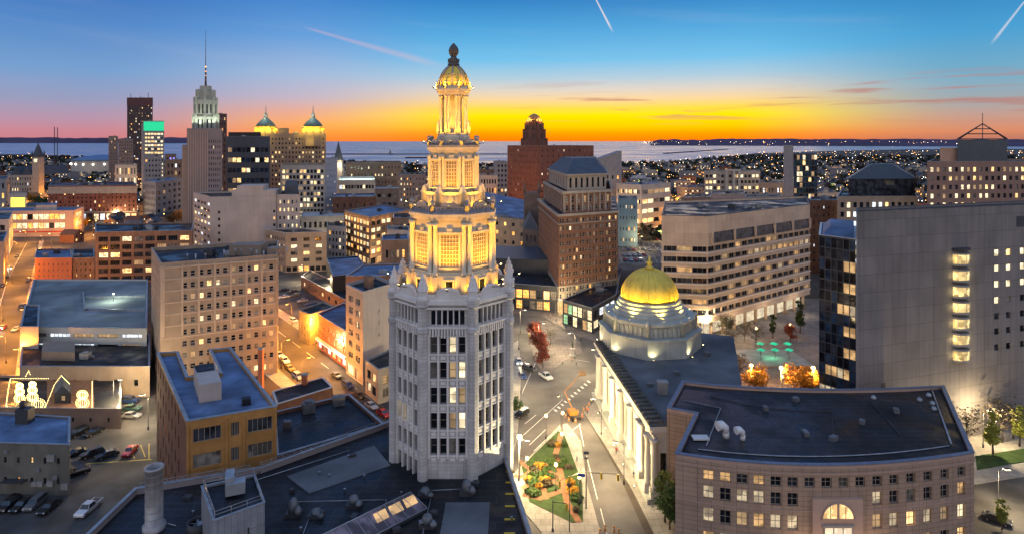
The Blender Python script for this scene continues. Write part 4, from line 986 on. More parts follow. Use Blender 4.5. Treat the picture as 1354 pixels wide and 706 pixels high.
# white corner block by the tower, and its brick neighbours up the street
b = Bld('cream_corner_block', 'slender six storey cream walled block with paired windows left of the tower', 'building', RP(26.8, (457.5, 379), (480, 389.5), (521, 378), (497, 368)), 26.8, tan_blank, extra=(stone_buff,))
b.frame = f_white; b.face(0, c=2, r=6, w=.55, h=.5, pair=2, lit=.22, bot=.5, top=1.2, base=(4.5, 2, .9), mi=1, lits=[l_warm, l_pale])
b.face(1, c=3, r=6, w=.10, h=.28, lit=.25, bot=4.5, m=7); b.roof(roof_dark, par=.8, hvac=4, pm=tan_blank); t = b.finish()
b.t  # noqa
m = MB(); P = [Vector(p) for p in b.poly]; q = [P[1]+(P[2]-P[1])*.35+(P[0]-P[1])*.3, P[1]+(P[2]-P[1])*.5+(P[0]-P[1])*.3, P[1]+(P[2]-P[1])*.5+(P[0]-P[1])*.6, P[1]+(P[2]-P[1])*.35+(P[0]-P[1])*.6]; m.prism([tuple(v) for v in q], 26.8, 30.3); m.build('lift_house', loft_brick, t)
b = Bld('brick_rear_block', 'brick block with a blue roof directly behind the cream corner block', 'building', RP(27, (457, 367), (520, 366), (545, 350), (480, 352)), 27, loft_brick); b.face(0, c=6, r=6, w=.3, h=.4, lit=.1); b.roof(roof_blue, par=.5, hvac=3).finish()
b = Bld('stone_annexe', 'low stone annexe with tall shop windows at the foot of the cream corner block', 'building', RP(9.0, (483, 478), (500, 491), (540, 480), (520, 462)), 9.0, stone_buff); b.face(0, c=2, r=2, w=.7, h=.7, lit=.5, st='m3'); b.face(1, c=3, r=2, w=.7, h=.7, lit=.15, st='g33'); b.roof(roof_dark, par=.5).finish()
b = Bld('brick_row_building', 'three storey red brick row building with blue roof and lit shop awnings', 'building', RP(11.2, (420, 417), (458, 441), (500, 430), (455, 402)), 11.2, redder_brick)
b.frame = f_white; b.face(0, c=9, r=2, w=.42, h=.55, lit=.08, bot=.2, top=.9, base=(3.7, 6, .9), pool=[g_blind, g_dark, g_mid]); b.roof(roof_blue, par=.6, cap=f_white); t = b.finish()
fA = Vector(b.poly[0]); u = (Vector(b.poly[1])-fA); Lg = u.length; u = u.normalized(); n = Vector((u.y, -u.x)); m = MB(); onwall(m, fA, u, n, .3, Lg-.3, 3.6, 3.85, 1.1); m.build('awning', f_white, t)
m = MB(); onwall(m, fA, u, n, .3, Lg-.3, 3.25, 3.4, .9, .5); m.build('awning_lamp', glow('pink_strip', (1, .5, .45), 4), t)
for k in range(3): p = fA+u*Lg*(.2+.3*k)+n*2; light('POINT', (p.x, p.y, 3.0), 110, (1, .62, .45), t, .4)
b = Bld('small_yellow_building', 'small three storey painted corner building lit yellow beside the parking lot', 'building', RP(10.3, (395, 411), (410, 417), (443, 407), (428, 400)), 10.3, surf('cream_paint', (.55, .45, .25), .8, .1, .4))
b.face(0, c=3, r=3, w=.35, h=.55, lit=.1); b.face(3, c=3, r=3, w=.3, h=.4, lit=0); b.roof(roof_dark, par=.4).finish()
b = Bld('black_shed_building', 'windowless near black block with a blue roof behind the car park', 'building', RP(12, (432, 343), (440, 367), (487, 361), (474, 340)), 12, surf('black_paint', (.025, .025, .03), .8, .2, .3)); b.roof(roof_blue, par=.6).finish()
b = Bld('low_brick_wall_building', 'long low brick building with lit doors along the right edge of the car park', 'building', RP(5.5, (398, 366), (470, 405), (490, 396), (410, 358)), 5.5, loft_brick); b.face(0, c=8, r=1, w=.3, h=.5, lit=.5); b.roof(roof_dark, par=.4).finish()

# ---------------------------------------------------------------- right-hand side
# domed marble bank
DX, DY = 38.6, 170.0
A_ = G(866, 662); B_ = G(893, 655); wallN = G(794, 533)
bank_poly = [(28.6, 121.5), (32.3, 121.5), (36.5, 134), (52.0, 136.0), (64.5, 176.0), (41.0, 186.0), (24.6, 171)]
b = Bld('domed_bank', 'white marble bank with floodlit gold dome on a stepped octagonal drum', 'bank', bank_poly, 15.3, marble, extra=(tan_panel,))
P = [Vector(p) for p in bank_poly]
A2, B2 = P[6], P[0]; L2 = (B2-A2).length
xs = []
for k in range(5): xc = L2*(.13+.16*k); xs.append((xc-1.7, xc+1.7))
b.opening_wall(A2, B2, 0, 15.3, xs, [(3.0, 10.6)], depth=.9, st='g46', lit=0, pool=[g_dark], frame=copper); b.done.add(6)
b.opening_wall(P[0], P[1], 0, 15.3, [(1.2, 2.5)], [(3.0, 9.5)], depth=.9, st='g24', lit=0, pool=[g_dark]); b.done.add(0)
b.face(3, c=6, r=2, w=.35, h=.62, bot=1.5, top=1.0, lit=.45, st='g33', mi=1, lits=[l_warm, l_dim]); b.face(2, c=3, r=2, w=.3, h=.5, lit=0, mi=1)
t = b.t
q = MB(); q.face([(*p, 15.3) for p in offset_poly(b.poly, -.02)]); q.build('roof', roof_grey, t)
u = (B2-A2).normalized(); n = Vector((u.y, -u.x))
m = MB(); onwall(m, A2, u, n, -.6, L2+.9, 14.0, 14.5, .8); onwall(m, A2, u, n, -.8, L2+1.2, 14.5, 15.2, 1.3); onwall(m, A2, u, n, -.6, L2+.9, 12.6, 13.1, .45)
onwall(m, P[0], (P[1]-P[0]).normalized(), Vector((0, -1)), -.8, 4.2, 14.0, 15.2, 1.0)
for k in range(60): x = k*(L2/59); onwall(m, A2, u, n, x-.2, x+.2, 13.4, 13.95, .75)
m.build('cornice', marble, t)
m = MB()
for k in range(26): x = .4+k*(L2-.8)/25; onwall(m, A2, u, n, x-.35, x+.35, 15.3, 15.85, 1.1, -1.9)
onwall(m, A2, u, n, -.8, L2+1, 15.21, 15.45, 1.25, -2.6); m.build('roof_tiles', surf('weathered_roof_tiles', (.11, .105, .09), .8, .3, .6, grime=.4), t)
# engaged columns on a plinth
for k in range(6):
    xc = L2*(.05+.16*k)
    for d in (-.62, .62) if k in (0, 5) else (0,):
        p = A2+u*(xc+d)+n*.65; q = MB(); q.obox(Matrix.Translation((p.x, p.y, 1.3)) @ Matrix.Rotation(atan2(u.y, u.x), 4, 'Z'), 1.7, 1.7, 2.6)
        q.lathe(p.x, p.y, [(.85, 2.6), (.85, 2.9), (.68, 3.1), (.66, 6), (.56, 11.2), (.75, 11.6), (.95, 12.3), (.95, 12.55)], 16); q.build('column', marble, t)
for p in (P[0]+Vector((-.2, -.5)), P[1]+Vector((.1, -.5)), P[0]+Vector((-.95, 1.8))):
    q = MB(); q.obox(Matrix.Translation((p.x, p.y, 1.3)), 1.7, 1.7, 2.6); q.lathe(p.x, p.y, [(.85, 2.6), (.66, 3.1), (.66, 6), (.56, 11.2), (.75, 11.6), (.95, 12.3), (.95, 12.55)], 16); q.build('column', marble, t)
m = MB(); onwall(m, A2, u, n, -.8, L2+1.4, 0, 1.0, 1.9); m.build('plinth', marble_dark, t)
m = MB()
for k in range(5):
    xc = L2*(.13+.16*k)
    for s_ in (-1, 1): onwall(m, A2, u, n, xc+s_*1.95-.25, xc+s_*1.95+.25, 2.4, 11.0, .25)
    onwall(m, A2, u, n, xc-2.3, xc+2.3, 12.3, 11.4, .5); onwall(m, A2, u, n, xc-2.2, xc+2.2, 2.2, 2.7, .5)
m.build('window_surround', marble, t)
def ngon(cx, cy, R, n, a0=0): return [(cx+R*cos(a0+2*pi*k/n), cy+R*sin(a0+2*pi*k/n)) for k in range(n)]
a0 = radians(22.5+8)
lay = [(13.9, 15.3, 20.0, marble_dark), (14.3, 20.0, 20.5, marble_dark), (12.0, 20.5, 23.2, marble_dark), (12.4, 23.2, 23.6, marble_dark)]
for R_, z0, z1, mm in lay: m = MB(); m.prism(ngon(DX, DY, R_, 8, a0), z0, z1); m.build('drum_base', mm, t)
m = MB()
for k in range(8):
    a, c = ngon(DX, DY, 12.0, 8, a0)[k], ngon(DX, DY, 12.0, 8, a0)[(k+1) % 8]; a = Vector(a); c = Vector(c); uu = (c-a).normalized(); nn = Vector((uu.y, -uu.x)); LL = (c-a).length
    for q_ in range(7): x = LL*(.08+.14*q_); onwall(m, a, uu, nn, x-.35, x+.35, 20.7, 23.0, .3)
    p = a*.995+Vector((DX, DY))*.005; m.lathe(a.x+(a.x-DX)*.03, a.y+(a.y-DY)*.03, [(.6, 20.5), (.6, 24.0), (.75, 24.1), (.5, 24.6), (.1, 25.2)], 8)
m.build('buttress', marble_dark, t)
m = MB(); m.lathe(DX, DY, [(12.3, 23.6), (12.3, 24.3), (10.2, 24.4), (10.2, 25.3), (9.5, 25.5), (9.5, 26.3), (9.0, 26.5), (9.0, 27.2), (8.5, 27.4), (8.5, 28.1), (8.1, 28.3)], 48, smooth=False)
m.build('stepped_drum', marble_dark, t)
dp = [(7.9*cos(a*pi/2/14), 28.3+8.1*sin(a*pi/2/14)) for a in range(14)]+[(.5, 36.4)]
m = MB(); m.lathe(DX, DY, dp, 48); m.build('gold_dome', gold, t)
m = MB()
for k in range(24): a = 2*pi*k/24; m.tube([(DX+(r+.03)*cos(a), DY+(r+.03)*sin(a), z) for r, z in dp[:-1]], .09, 4)
m.build('dome_rib', gold, t)
m = MB(); m.lathe(DX, DY, [(1.1, 36.2), (1.2, 36.7), (.7, 36.9), (.6, 37.6), (1.0, 37.8), (.9, 38.1), (.3, 38.5), (.35, 39.0), (.05, 39.9)], 12); m.build('finial', gold, t)
m = MB(); x, y = G(876, 520, 15.3); m.obox(Matrix.Translation((x, y, 16.6)), 2.1, 1.6, 2.6); m.obox(Matrix.Translation((x, y, 18.0)), 2.4, 1.9, .2); m.build('chimney', concrete, t)
for k, (px, py, h_) in enumerate(((905, 470, 1.2), (925, 455, .8), (935, 470, 1.0), (860, 510, .7), (895, 495, .9))):
    x, y = G(px, py, 15.3); m = MB(); m.obox(Matrix.Translation((x, y, 15.3+h_/2)) @ Matrix.Rotation(.3+k, 4, 'Z'), 1.4, 1.1, h_); m.build('rooftop_unit', vent_steel, b.t)
b.finish()
for k in range(8):
    a = a0+k*pi/4+.35; flood(DX+11.7*cos(a), DY+11.7*sin(a), 24.3, (DX+5.6*cos(a), DY+5.6*sin(a), 33.5), 8000, 80, (1, .74, .12), 'small floodlight on the drum ring aimed up at the gold dome', 'floodlights round the gold dome')
for k in range(8):
    a = a0+k*pi/4+.1; flood(DX+14.6*cos(a), DY+14.6*sin(a), 15.35, (DX+12*cos(a), DY+12*sin(a), 22), 650, 130, (1, .86, .48), 'small floodlight on the bank roof aimed at the marble drum', 'floodlights on the bank roof')
for k in range(6):
    p = A2+u*(L2*(.06+.17*k))+n*2.9; flood(p.x, p.y, .16, (p.x-n.x*2.2, p.y-n.y*2.2, 12), 380, 120, (1, .86, .5), 'ground floodlight washing the marble columns of the bank', 'floodlights along the bank wall')

# curved pink office with dark roof (front right)
cz = 20.0
fr = []
for px in [893]+[925.8+22.3*k for k in range(17)]+[1288]:
    t_ = (px-893)/395; py = 604+17*4*t_*(1-t_)*.95-1*t_; fr.append(G(px, py, cz))
bk = [G(1248, 513, cz)]+[G(1248-(1248-902)*k/8, 513+9*4*(k/8)*(1-k/8)*.8-5*(k/8), cz) for k in range(1, 8)]+[G(902, 507, cz), G(882, 543, cz), G(919, 550, cz)]
cp = fr+bk
b = Bld('curved_office', 'pink granite office with a concave bowed front and a dark flat roof', 'office building', cp, cz, pink_stone, extra=(pink_smooth,))
b.frame = f_tan
rows = [(17.0, 18.6), (14.0, 16.1), (10.2, 12.5), (6.4, 8.7), (2.4, 4.9)]
ncol = 16; NS = len(fr)-1
for k in range(NS):
    A3, B3 = Vector(fr[k]), Vector(fr[k+1]); L3 = (B3-A3).length; ci = k-1
    def skp(i_, j_, ci=ci): return 6 <= ci <= 9 and j_ < 4
    def lf(i_, j_): return rng.random() < (.12, .8, .8, .5, .18)[j_]
    b.opening_wall(A3, B3, 0, cz, [(L3/2-.82, L3/2+.82)] if 0 <= ci <= 15 else [], sorted(rows), depth=.45, st='g22', skip=skp, litf=lf, lits=[l_pale, l_warm, l_pale_d, l_dim, l_dim, l_amber_d, l_pale_d], frame=f_tan); b.done.add(k)
b.blank(); b.done = set(range(len(cp)))
q = MB(); q.face([(*p, cz) for p in offset_poly(cp, -.02)]); q.build('roof', roof_dark, b.t)
q = MB(); q.ring(cp, 0, .5, cz+.003, cz+.55); q.build('parapet', pink_smooth, b.t); q = MB(); q.ring(cp, .12, .62, cz+.552, cz+.68); q.build('coping', surf('zinc_edge', (.17, .20, .26), .5, .2, 1, metal=.4), b.t)
inner = offset_poly(fr+[bk[0], bk[-3]], -3.6); m = MB()
for a_, c_ in zip(inner[:NS], inner[1:NS]): m.tube([(*a_, cz+.12), (*c_, cz+.12)], .12, 4)
e1, e2 = G(1232, 516, cz), G(1258, 588, cz); m.tube([(*e1, cz+.2), (*e2, cz+.2)], .16, 5); e1, e2 = G(905, 530, cz), G(953, 540, cz); e3 = G(934, 590, cz); m.tube([(*e1, cz+.15), (*e2, cz+.15), (*e3, cz+.15)], .1, 5)
m.build('roof_conduit', steel, b.t)
for k, (px, py, s_) in enumerate([(960, 578, 1.0), (982, 581, .8)]):
    x, y = G(px, py, cz); m = MB(); m.lathe(x, y, [(.55*s_, cz), (.55*s_, cz+1.2*s_)], 12); m.tube([(x, y, cz+.9*s_), (x-.1, y, cz+1.7*s_), (x-.8*s_, y-.2, cz+2.3*s_), (x-1.7*s_, y-.4, cz+2.2*s_)], .55*s_, 12, r2=.85*s_); m.build('cowl_vent', surf('white_duct', (.62, .62, .62), .5, .1, 1), b.t)
for px, py in ((1216, 530), (1228, 524), (1233, 535), (1235, 542), (1155, 527)):
    x, y = G(px, py, cz); m = MB(); m.lathe(x, y, [(.5, cz), (.5, cz+.4), (.3, cz+.7)], 10); m.build('roof_vent', steel, b.t)
m = MB(); x, y = G(926, 580, cz); m.box(x-1.4, x+1.4, y-.8, y+.8, cz+.15, cz+.4); m.build('roof_hatch', f_white, b.t)
for k, (p0_, p1_) in enumerate((((1010, 540), (1100, 545)), ((1100, 545), (1102, 580)), ((1150, 530), (1190, 575)), ((940, 525), (1010, 540)))):
    a_, c_ = G(*p0_, cz), G(*p1_, cz); m = MB(); m.tube([(*a_, cz+.14), (*c_, cz+.14)], .08, 5); m.build('roof_pipe', steel_dark, b.t)
for k, (px, py) in enumerate(((1012, 542), (1052, 530), (1102, 582), (1140, 560), (1185, 545), (1065, 575))):
    x, y = G(px, py, cz); m = MB(); m.obox(Matrix.Translation((x, y, cz+.4)) @ Matrix.Rotation(.3*k, 4, 'Z'), .9+.3*(k % 3), .9, .8); m.build('roof_box', vent_steel, b.t)
# entrance: arched window over a tall lit doorway, set in a smooth panel
yv = min(p[1] for p in fr[8:11])-.25; xm = GX(1107.5, yv); t = b.t
m = MB(); m.box(xm-4.0, xm+4.0, yv-.12, yv+.6, 0, 15.4); m.build('entrance_surround', pink_smooth, t)
m = MB()
def arch(m, R_, x, z, y, n_=20):
    pts = [(x+R_*cos(pi*k/n_), y, z+R_*sin(pi*k/n_)) for k in range(n_+1)]; m.face([p for p in pts])
arch(m, 2.45, xm, 12.3, yv-.14); m.build('arched_window', l_warm, t)
m = MB(); m.tube([(xm+2.5*cos(pi*k/20), yv-.2, 12.3+2.5*sin(pi*k/20)) for k in range(21)], .1, 6); m.obox(Matrix.Translation((xm, yv-.2, 12.25)), 5.3, .25, .25); m.obox(Matrix.Translation((xm, yv-.2, 13.5)), .3, .2, 2.4)
for s_ in (-1.2, 1.2): m.obox(Matrix.Translation((xm+s_, yv-.2, 13.3)), .1, .1, 2.0)
m.build('arch_frame', pink_smooth, t)
m = MB(); m.box(xm-2.2, xm+2.2, yv-.16, yv-.13, 1.0, 11.0); m.build('entrance_glass', glow('lobby', (1, .82, .58), .7, .5), t)
m = MB()
for k in range(4): m.box(xm-2.25+k*1.47, xm-2.13+k*1.47, yv-.3, yv-.17, 1, 11.1)
m.box(xm-2.5, xm+2.5, yv-.34, yv-.13, 11.0, 11.4)
for z_ in (3.4, 5.8, 8.4): m.box(xm-2.1, xm+2.1, yv-.26, yv-.175, z_, z_+.12)
m.build('entrance_frame', concrete, t)
m = MB()
for k in range(NS):
    A3, B3 = Vector(fr[k]), Vector(fr[k+1]); uu = (B3-A3).normalized(); nn = Vector((uu.y, -uu.x)); onwall(m, A3, uu, nn, 0, (B3-A3).length, 19.1, 19.3, .12)
m.build('string_course', pink_smooth, t); m = MB()
for k in range(NS):
    A3, B3 = Vector(fr[k]), Vector(fr[k+1]); uu = (B3-A3).normalized(); nn = Vector((uu.y, -uu.x)); onwall(m, A3, uu, nn, 0, (B3-A3).length, 13.2, 13.35, .08)
m.build('string_course', pink_smooth, t)
b.w.build('wall', b.wm, b.t); b.w = MB(); b.finish()
for s_ in (-6, 0, 6): light('POINT', (xm+s_, yv-3.0, 7.5), 300, (1, .66, .36), b.t, .5, name='entrance_light')

# tall slab with the bay windows
sz = 55.5
sp0, sp1 = (GX(1132, 137.5), 137.5), (GX(1420, 158), 158)
sl = [sp0, sp1, (sp1[0]-.6, sp1[1]+7), (GX(1133, 144.5), 144.5)]
b = Bld('slab_tower', 'huge blank grey mauve clad slab with a column of lit curved bay windows', 'building', sl, sz, slab_clad)
A3, B3 = Vector(sl[0]), Vector(sl[1]); L3 = (B3-A3).length; uu = (B3-A3).normalized(); nn = Vector((uu.y, -uu.x))
def xat(px):  # distance along the wall for a pixel column
    k = (px-CX)/F; return (k*A3.y-A3.x)/(uu.x-k*uu.y)
def zat(px, py): s_ = xat(px); return ZT(py, A3.y+uu.y*s_)
wx = [(xat(c_)-.85, xat(c_)+.85) for c_ in (1318, 1333.5, 1352, 1367, 1383, 1400)]
wz = sorted([(zat(1325, c_)-.8, zat(1325, c_)+.8) for c_ in (334, 354, 375, 396, 417, 437, 458)])
b.opening_wall(A3, B3, 0, sz, wx, wz, depth=.3, st='bare', litf=lambda i_, j_: j_ >= 4 or rng.random() < .15, lits=[l_warm, l_pale, l_pale]); b.done.add(0)
b.roof(roof_dark, par=.5, hvac=0, cap=steel_dark, pm=slab_clad); t = b.t
xb = xat(1269); bc = A3+uu*xb
for k, zc in enumerate([zat(1269, y_) for y_ in (342, 363, 384, 405, 426, 447, 468)]):
    arc = [(bc+uu*(2.3*cos(a))+nn*(1.55*sin(a)), a) for a in [pi*j/10 for j in range(11)]]
    gl = MB(); fm = MB(); sl_ = MB()
    for (p, _), (q_, _) in zip(arc, arc[1:]): gl.face([(q_.x, q_.y, zc-1.05), (p.x, p.y, zc-1.05), (p.x, p.y, zc+1.15), (q_.x, q_.y, zc+1.15)])
    slabp = [tuple((bc+uu*(2.5*cos(a))+nn*(1.75*sin(a)+.01))) for a in [pi*j/10 for j in range(11)]]
    sl_.prism(slabp[::-1], zc-1.5, zc-1.06, 0, True, True); sl_.prism(slabp[::-1], zc+1.16, zc+1.55, 0, True, True)
    for j in (0, 2, 5, 8, 10): p = arc[j][0]+nn*.03; fm.tube([(p.x, p.y, zc-1.05), (p.x, p.y, zc+1.15)], .06, 4)
    o = gl.build('bay_window', glow('bay_room', (1, .72, .30), .8, .85), t); s2 = sl_.build('bay_slab', concrete, t); fm.build('bay_frame', f_white, t)
    light('AREA', (bc.x+nn.x*1.0, bc.y+nn.y*1.0, zc+.1), 1, (1, .8, .45), t, name='room_light') if False else None
    for s_ in (-1, 1):
        p = bc+uu*(2.75*s_)+nn*.9; light('POINT', (p.x, p.y, zc), 55, (1, .78, .35), t, .35, name='bay_light')
p = bc; m = MB(); zt_ = zat(1269, 330)
m.prism([tuple((bc+uu*(2.6*cos(a))+nn*(1.9*sin(a)+.01))) for a in [pi*j/10 for j in range(11)]][::-1], zt_, zt_+.5, 0, True, True); m.build('bay_cap', tile_dark, t)
m = MB(); onwall(m, A3, uu, nn, xat(1344), xat(1400), zat(1350, 300), zat(1350, 286), .06); m.build('dark_panel', tile_dark, t)
m = MB(); onwall(m, A3, uu, nn, xat(1165), xat(1171), zat(1168, 519), zat(1168, 506), .05); m.build('louvre', steel_dark, t)
m = MB(); onwall(m, A3, uu, nn, .02, .25, 0, sz, .15); m.build('corner_trim', concrete, t); b.finish()
# glass tower left of the slab
b = Bld('glass_curtain_building', 'dark glass curtain wall block against the left edge of the grey slab', 'building', [(GX(1083, 150), 150), (GX(1131.5, 143), 143), (GX(1131.5, 165), 165), (GX(1085, 172), 172)], 48.5, tile_dark)
A4, B4 = Vector(b.poly[0]), Vector(b.poly[1]); L4 = (B4-A4).length
nr = 18; xs = [(L4*k/6+.09, L4*(k+1)/6-.09) for k in range(6)]; zs = [(2+46.5*k/nr+.12, 2+46.5*(k+1)/nr-.12) for k in range(nr)]
litrows = {15: (4, 5), 13: (4, 5), 11: (3, 4, 5), 9: (4, 5), 7: (4, 5), 5: (1, 2, 3, 4), 3: (0, 1, 2, 3, 4), 1: (4, 5), 2: (2, 3)}
b.opening_wall(A4, B4, 0, 48.5, xs, zs, depth=.12, st='bare', litf=lambda i_, j_: j_ in litrows and i_ in litrows[j_], lits=[l_amber_d, l_pale_d, l_amber_d], pool=[g_dark, g_blue, g_dark, g_mid], part='window'); b.done.add(0)
b.face(3, c=8, r=18, w=.9, h=.85, lit=.05, st='bare', m=.3, depth=.1); b.roof(roof_blue, par=.3, cap=f_white); t = b.finish()
m = MB(); q = offset_poly(b.poly, -.4); cxx = sum(p[0] for p in q)/4; cyy = sum(p[1] for p in q)/4; m.frustum(q, 48.52, [((p[0]-cxx)*.7+cxx+1.2, (p[1]-cyy)*.7+cyy) for p in q], 50.6); m.build('curved_roof', roof_blue, t)

# banded peach office
Z1 = 43.8
bp = [(GX(875, 222.5), 222.5), (GX(936, 220), 220), (GX(1071, 262), 262), (GX(1067, 300), 300), (GX(880, 275), 275)]
b = Bld('banded_office', 'peach precast office block with continuous ribbon windows raised on columns', 'office building', bp, Z1, band_stone, z0=6.0)
P = [Vector(p) for p in bp]; m = MB(); bs = MB(); nb = 7; z0b = 8.7; fh = 3.83
bandz = [(z0b+fh*k, z0b+fh*k+1.95) for k in range(nb)]
for e_ in (0, 1, 4):
    A5, B5 = P[e_], P[(e_+1) % 5]; L5 = (B5-A5).length; nc = max(3, int(L5/4.2))
    # ribbons: bays of glass with hardly any pier between
    b.opening_wall(A5, B5, 6, Z1, [(L5*k/nc+.05, L5*(k+1)/nc-.05) for k in range(nc)], bandz, depth=.7, st='m3', litf=(lambda i_, j_, e_=e_, nc=nc: rng.random() < (.85 if (e_ == 1 and j_ == 5 and i_ > nc*.35) else .16)), lits=[l_dim, l_dim, l_amber_d, l_pale_d], pool=[g_dark, g_dark, g_mid], frame=f_tan); b.done.add(e_)
    uu5 = (B5-A5).normalized(); nn5 = Vector((uu5.y, -uu5.x))
    for z_, z2 in bandz: onwall(bs, A5, uu5, nn5, 0, L5, z_-.55, z_-.02, .35)
bs.build('sill_band', surf('pale_precast_sill', (.70, .57, .45), .8, .08, .3, streak=.1), b.t)
A5, B5 = P[1], P[2]; L5 = (B5-A5).length; uu5 = (B5-A5).normalized(); nn5 = Vector((uu5.y, -uu5.x))
m = MB(); q = [A5+uu5*2+nn5*.02, A5+uu5*(L5-.5)+nn5*.02]
m.face([(q[0].x+nn5.x*.5, q[0].y+nn5.y*.5, Z1-9.0), (q[1].x+nn5.x*.5, q[1].y+nn5.y*.5, Z1-9.0), (q[1].x, q[1].y, Z1-5.2), (q[0].x, q[0].y, Z1-5.2)]); m.build('sloped_glazing', g_mid, b.t)
m = MB()
for k in range(6): x = 2+(L5-3)*k/5; onwall(m, A5, uu5, nn5, x-.35, x+.35, Z1-9.2, Z1-5.0, .9)
m.build('fin', band_stone, b.t)
m = MB(); m.prism(offset_poly(bp, -4.0), .15, 6.0); m.build('lobby_wall', glow('lobby_glass', (1, .86, .6), .55, .5), b.t)
m = MB()
for e_ in (0, 1):
    A5, B5 = P[e_], P[e_+1]; L5 = (B5-A5).length
    for k in range(max(3, int(L5/7))):
        p = A5+(B5-A5)*((k+.5)/max(3, int(L5/7))); n5 = Vector(((B5-A5).y, -(B5-A5).x)).normalized(); c_ = p-n5*1.2; q = MB(); q.lathe(c_.x, c_.y, [(.6, .15), (.6, 6.0)], 12); q.build('column', band_stone, b.t)
q = MB(); q.face([(*p, 5.99) for p in reversed(bp)]); q.build('soffit', concrete, b.t)
b.roof(roof_dark, par=.9, hvac=6, pm=band_stone, cap=steel_dark); t = b.finish()
for k in range(3): p = P[1]+(P[2]-P[1])*(.2+.3*k)+Vector((3, -4)); light('POINT', (p.x, p.y, 5.0), 900, (1, .8, .55), t, .6, name='soffit_light')

# brown brick hotel tower
zt = 51.4; sh = 41.4
hp = [(GX(712, 318), 318), (GX(738.8, 250), 250), (GX(817, 264), 264), (GX(812, 330), 330)]
b = Bld('brick_hotel_tower', 'massive brown brick hotel tower with pale stone bands and slate hipped roof', 'building', hp, sh, surf('hotel_brick', (.24, .125, .075), .9, .15, .3), extra=(stone_buff,))
b.frame = f_white; P = [Vector(p) for p in hp]
for e_, nc in ((0, 13), (1, 9)):
    A5, B5 = P[e_], P[e_+1]; L5 = (B5-A5).length; bay = L5/nc; xs = []
    for k in range(nc): xc = bay*(k+.5); xs += [(xc-1.15, xc-.2), (xc+.2, xc+1.15)]
    b.opening_wall(A5, B5, 0, 6.2, [(bay*k+.4, bay*(k+1)-.4) for k in range(nc)], [(.6, 5.4)], lit=.75, lits=[l_warm, l_dim, l_amber], st='m3', mi=1)
    b.opening_wall(A5, B5, 6.2, 12.0, xs, [(7.0, 8.8), (9.8, 11.4)], lit=.2, mi=1); b.opening_wall(A5, B5, 12.0, sh, xs, [(12.8+k*3.15, 14.5+k*3.15) for k in range(9)], lit=.10, st='sash', pool=[g_dark, g_mid, g_blind], lits=[l_pale, l_warm, l_dim]); b.done.add(e_)
b.face(2, c=6, r=9, w=.3, h=.4, lit=.1)
b.band(5.9, .6, .5, stone_buff); b.band(11.8, .5, .4, stone_buff); b.band(sh-.6, 1.0, .7, stone_buff); b.band(sh-4.0, .4, .3, stone_buff)
q = MB(); q.face([(*p, sh+.1) for p in hp]); q.build('roof', roof_dark, b.t)
up = offset_poly(hp, -3.0); bt = b.t; b.finish()
c = Bld('x', 'x', 'x', up, 50.8, MATS['hotel_brick'], z0=sh+.1, extra=(stone_buff,)); bpy.data.objects.remove(c.t); c.t = bt; c.frame = f_white
for e_, nc in ((0, 10), (1, 8)):
    A5, B5 = Vector(up[e_]), Vector(up[e_+1]); L5 = (B5-A5).length; bay = L5/nc
    c.opening_wall(A5, B5, sh+.1, 50.8, [(bay*k+bay*.3, bay*(k+1)-bay*.3) for k in range(nc)], [(42.6, 44.8), (45.8, 48.6)], lit=.15, part='attic_window'); c.done.add(e_)
    m = MB(); uu5 = (B5-A5).normalized(); nn5 = Vector((uu5.y, -uu5.x))
    for k in range(nc+1): onwall(m, A5, uu5, nn5, max(0, bay*k-.35), min(L5, bay*k+.35), sh+.5, 49.6, .45)
    m.build('pilaster', stone_buff, bt)
c.band(49.8, 1.2, .9, stone_buff); c.w.build('upper_wall', c.wm, bt); c.w = MB()
c.done = {0, 1, 2, 3}; m = MB()
for i_ in (2, 3): a_, d_ = up[i_], up[(i_+1) % 4]; m.face([(*a_, sh), (*d_, sh), (*d_, 50.8), (*a_, 50.8)])
m.build('upper_wall', MATS['hotel_brick'], bt)
o0 = Vector(bt['_o'])
for q_ in c.wins:
    ob = bpy.data.objects.new('window', window_mesh(q_[2], q_[3], q_[4], q_[5], q_[6])); C.objects.link(ob); ob.parent = bt; ob.location = Vector(q_[0])-o0; ob.rotation_euler = (0, 0, q_[1])
up2 = offset_poly(up, -2.0); m = MB(); m.prism(up2, 50.9, 57.2); m.build('penthouse_wall', stone_buff, bt); m = MB(); m.ring(up2, .9, .1, 57.2, 57.9); m.build('cornice', stone_buff, bt)
m = MB()
for e_, nc in ((0, 8), (1, 7)):
    A5, B5 = Vector(up2[e_]), Vector(up2[e_+1]); L5 = (B5-A5).length; uu5 = (B5-A5).normalized(); nn5 = Vector((uu5.y, -uu5.x))
    for k in range(nc): x = L5*(k+.5)/nc; onwall(m, A5, uu5, nn5, x-.5, x+.5, 52.0, 56.2, .05)
m.build('penthouse_window', g_dark, bt)
ri = offset_poly(up2, .5); cc = [(sum(p[0] for p in ri)/4), (sum(p[1] for p in ri)/4)]; inn = [((p[0]-cc[0])*.55+cc[0], (p[1]-cc[1])*.55+cc[1]) for p in ri]
m = MB(); m.frustum(ri, 57.95, inn, 64.2); m.build('hipped_roof', slate, bt)
light('POINT', (GX(767, 248), 248, 50.0), 420, (1, .8, .55), bt, .4, name='cornice_light')
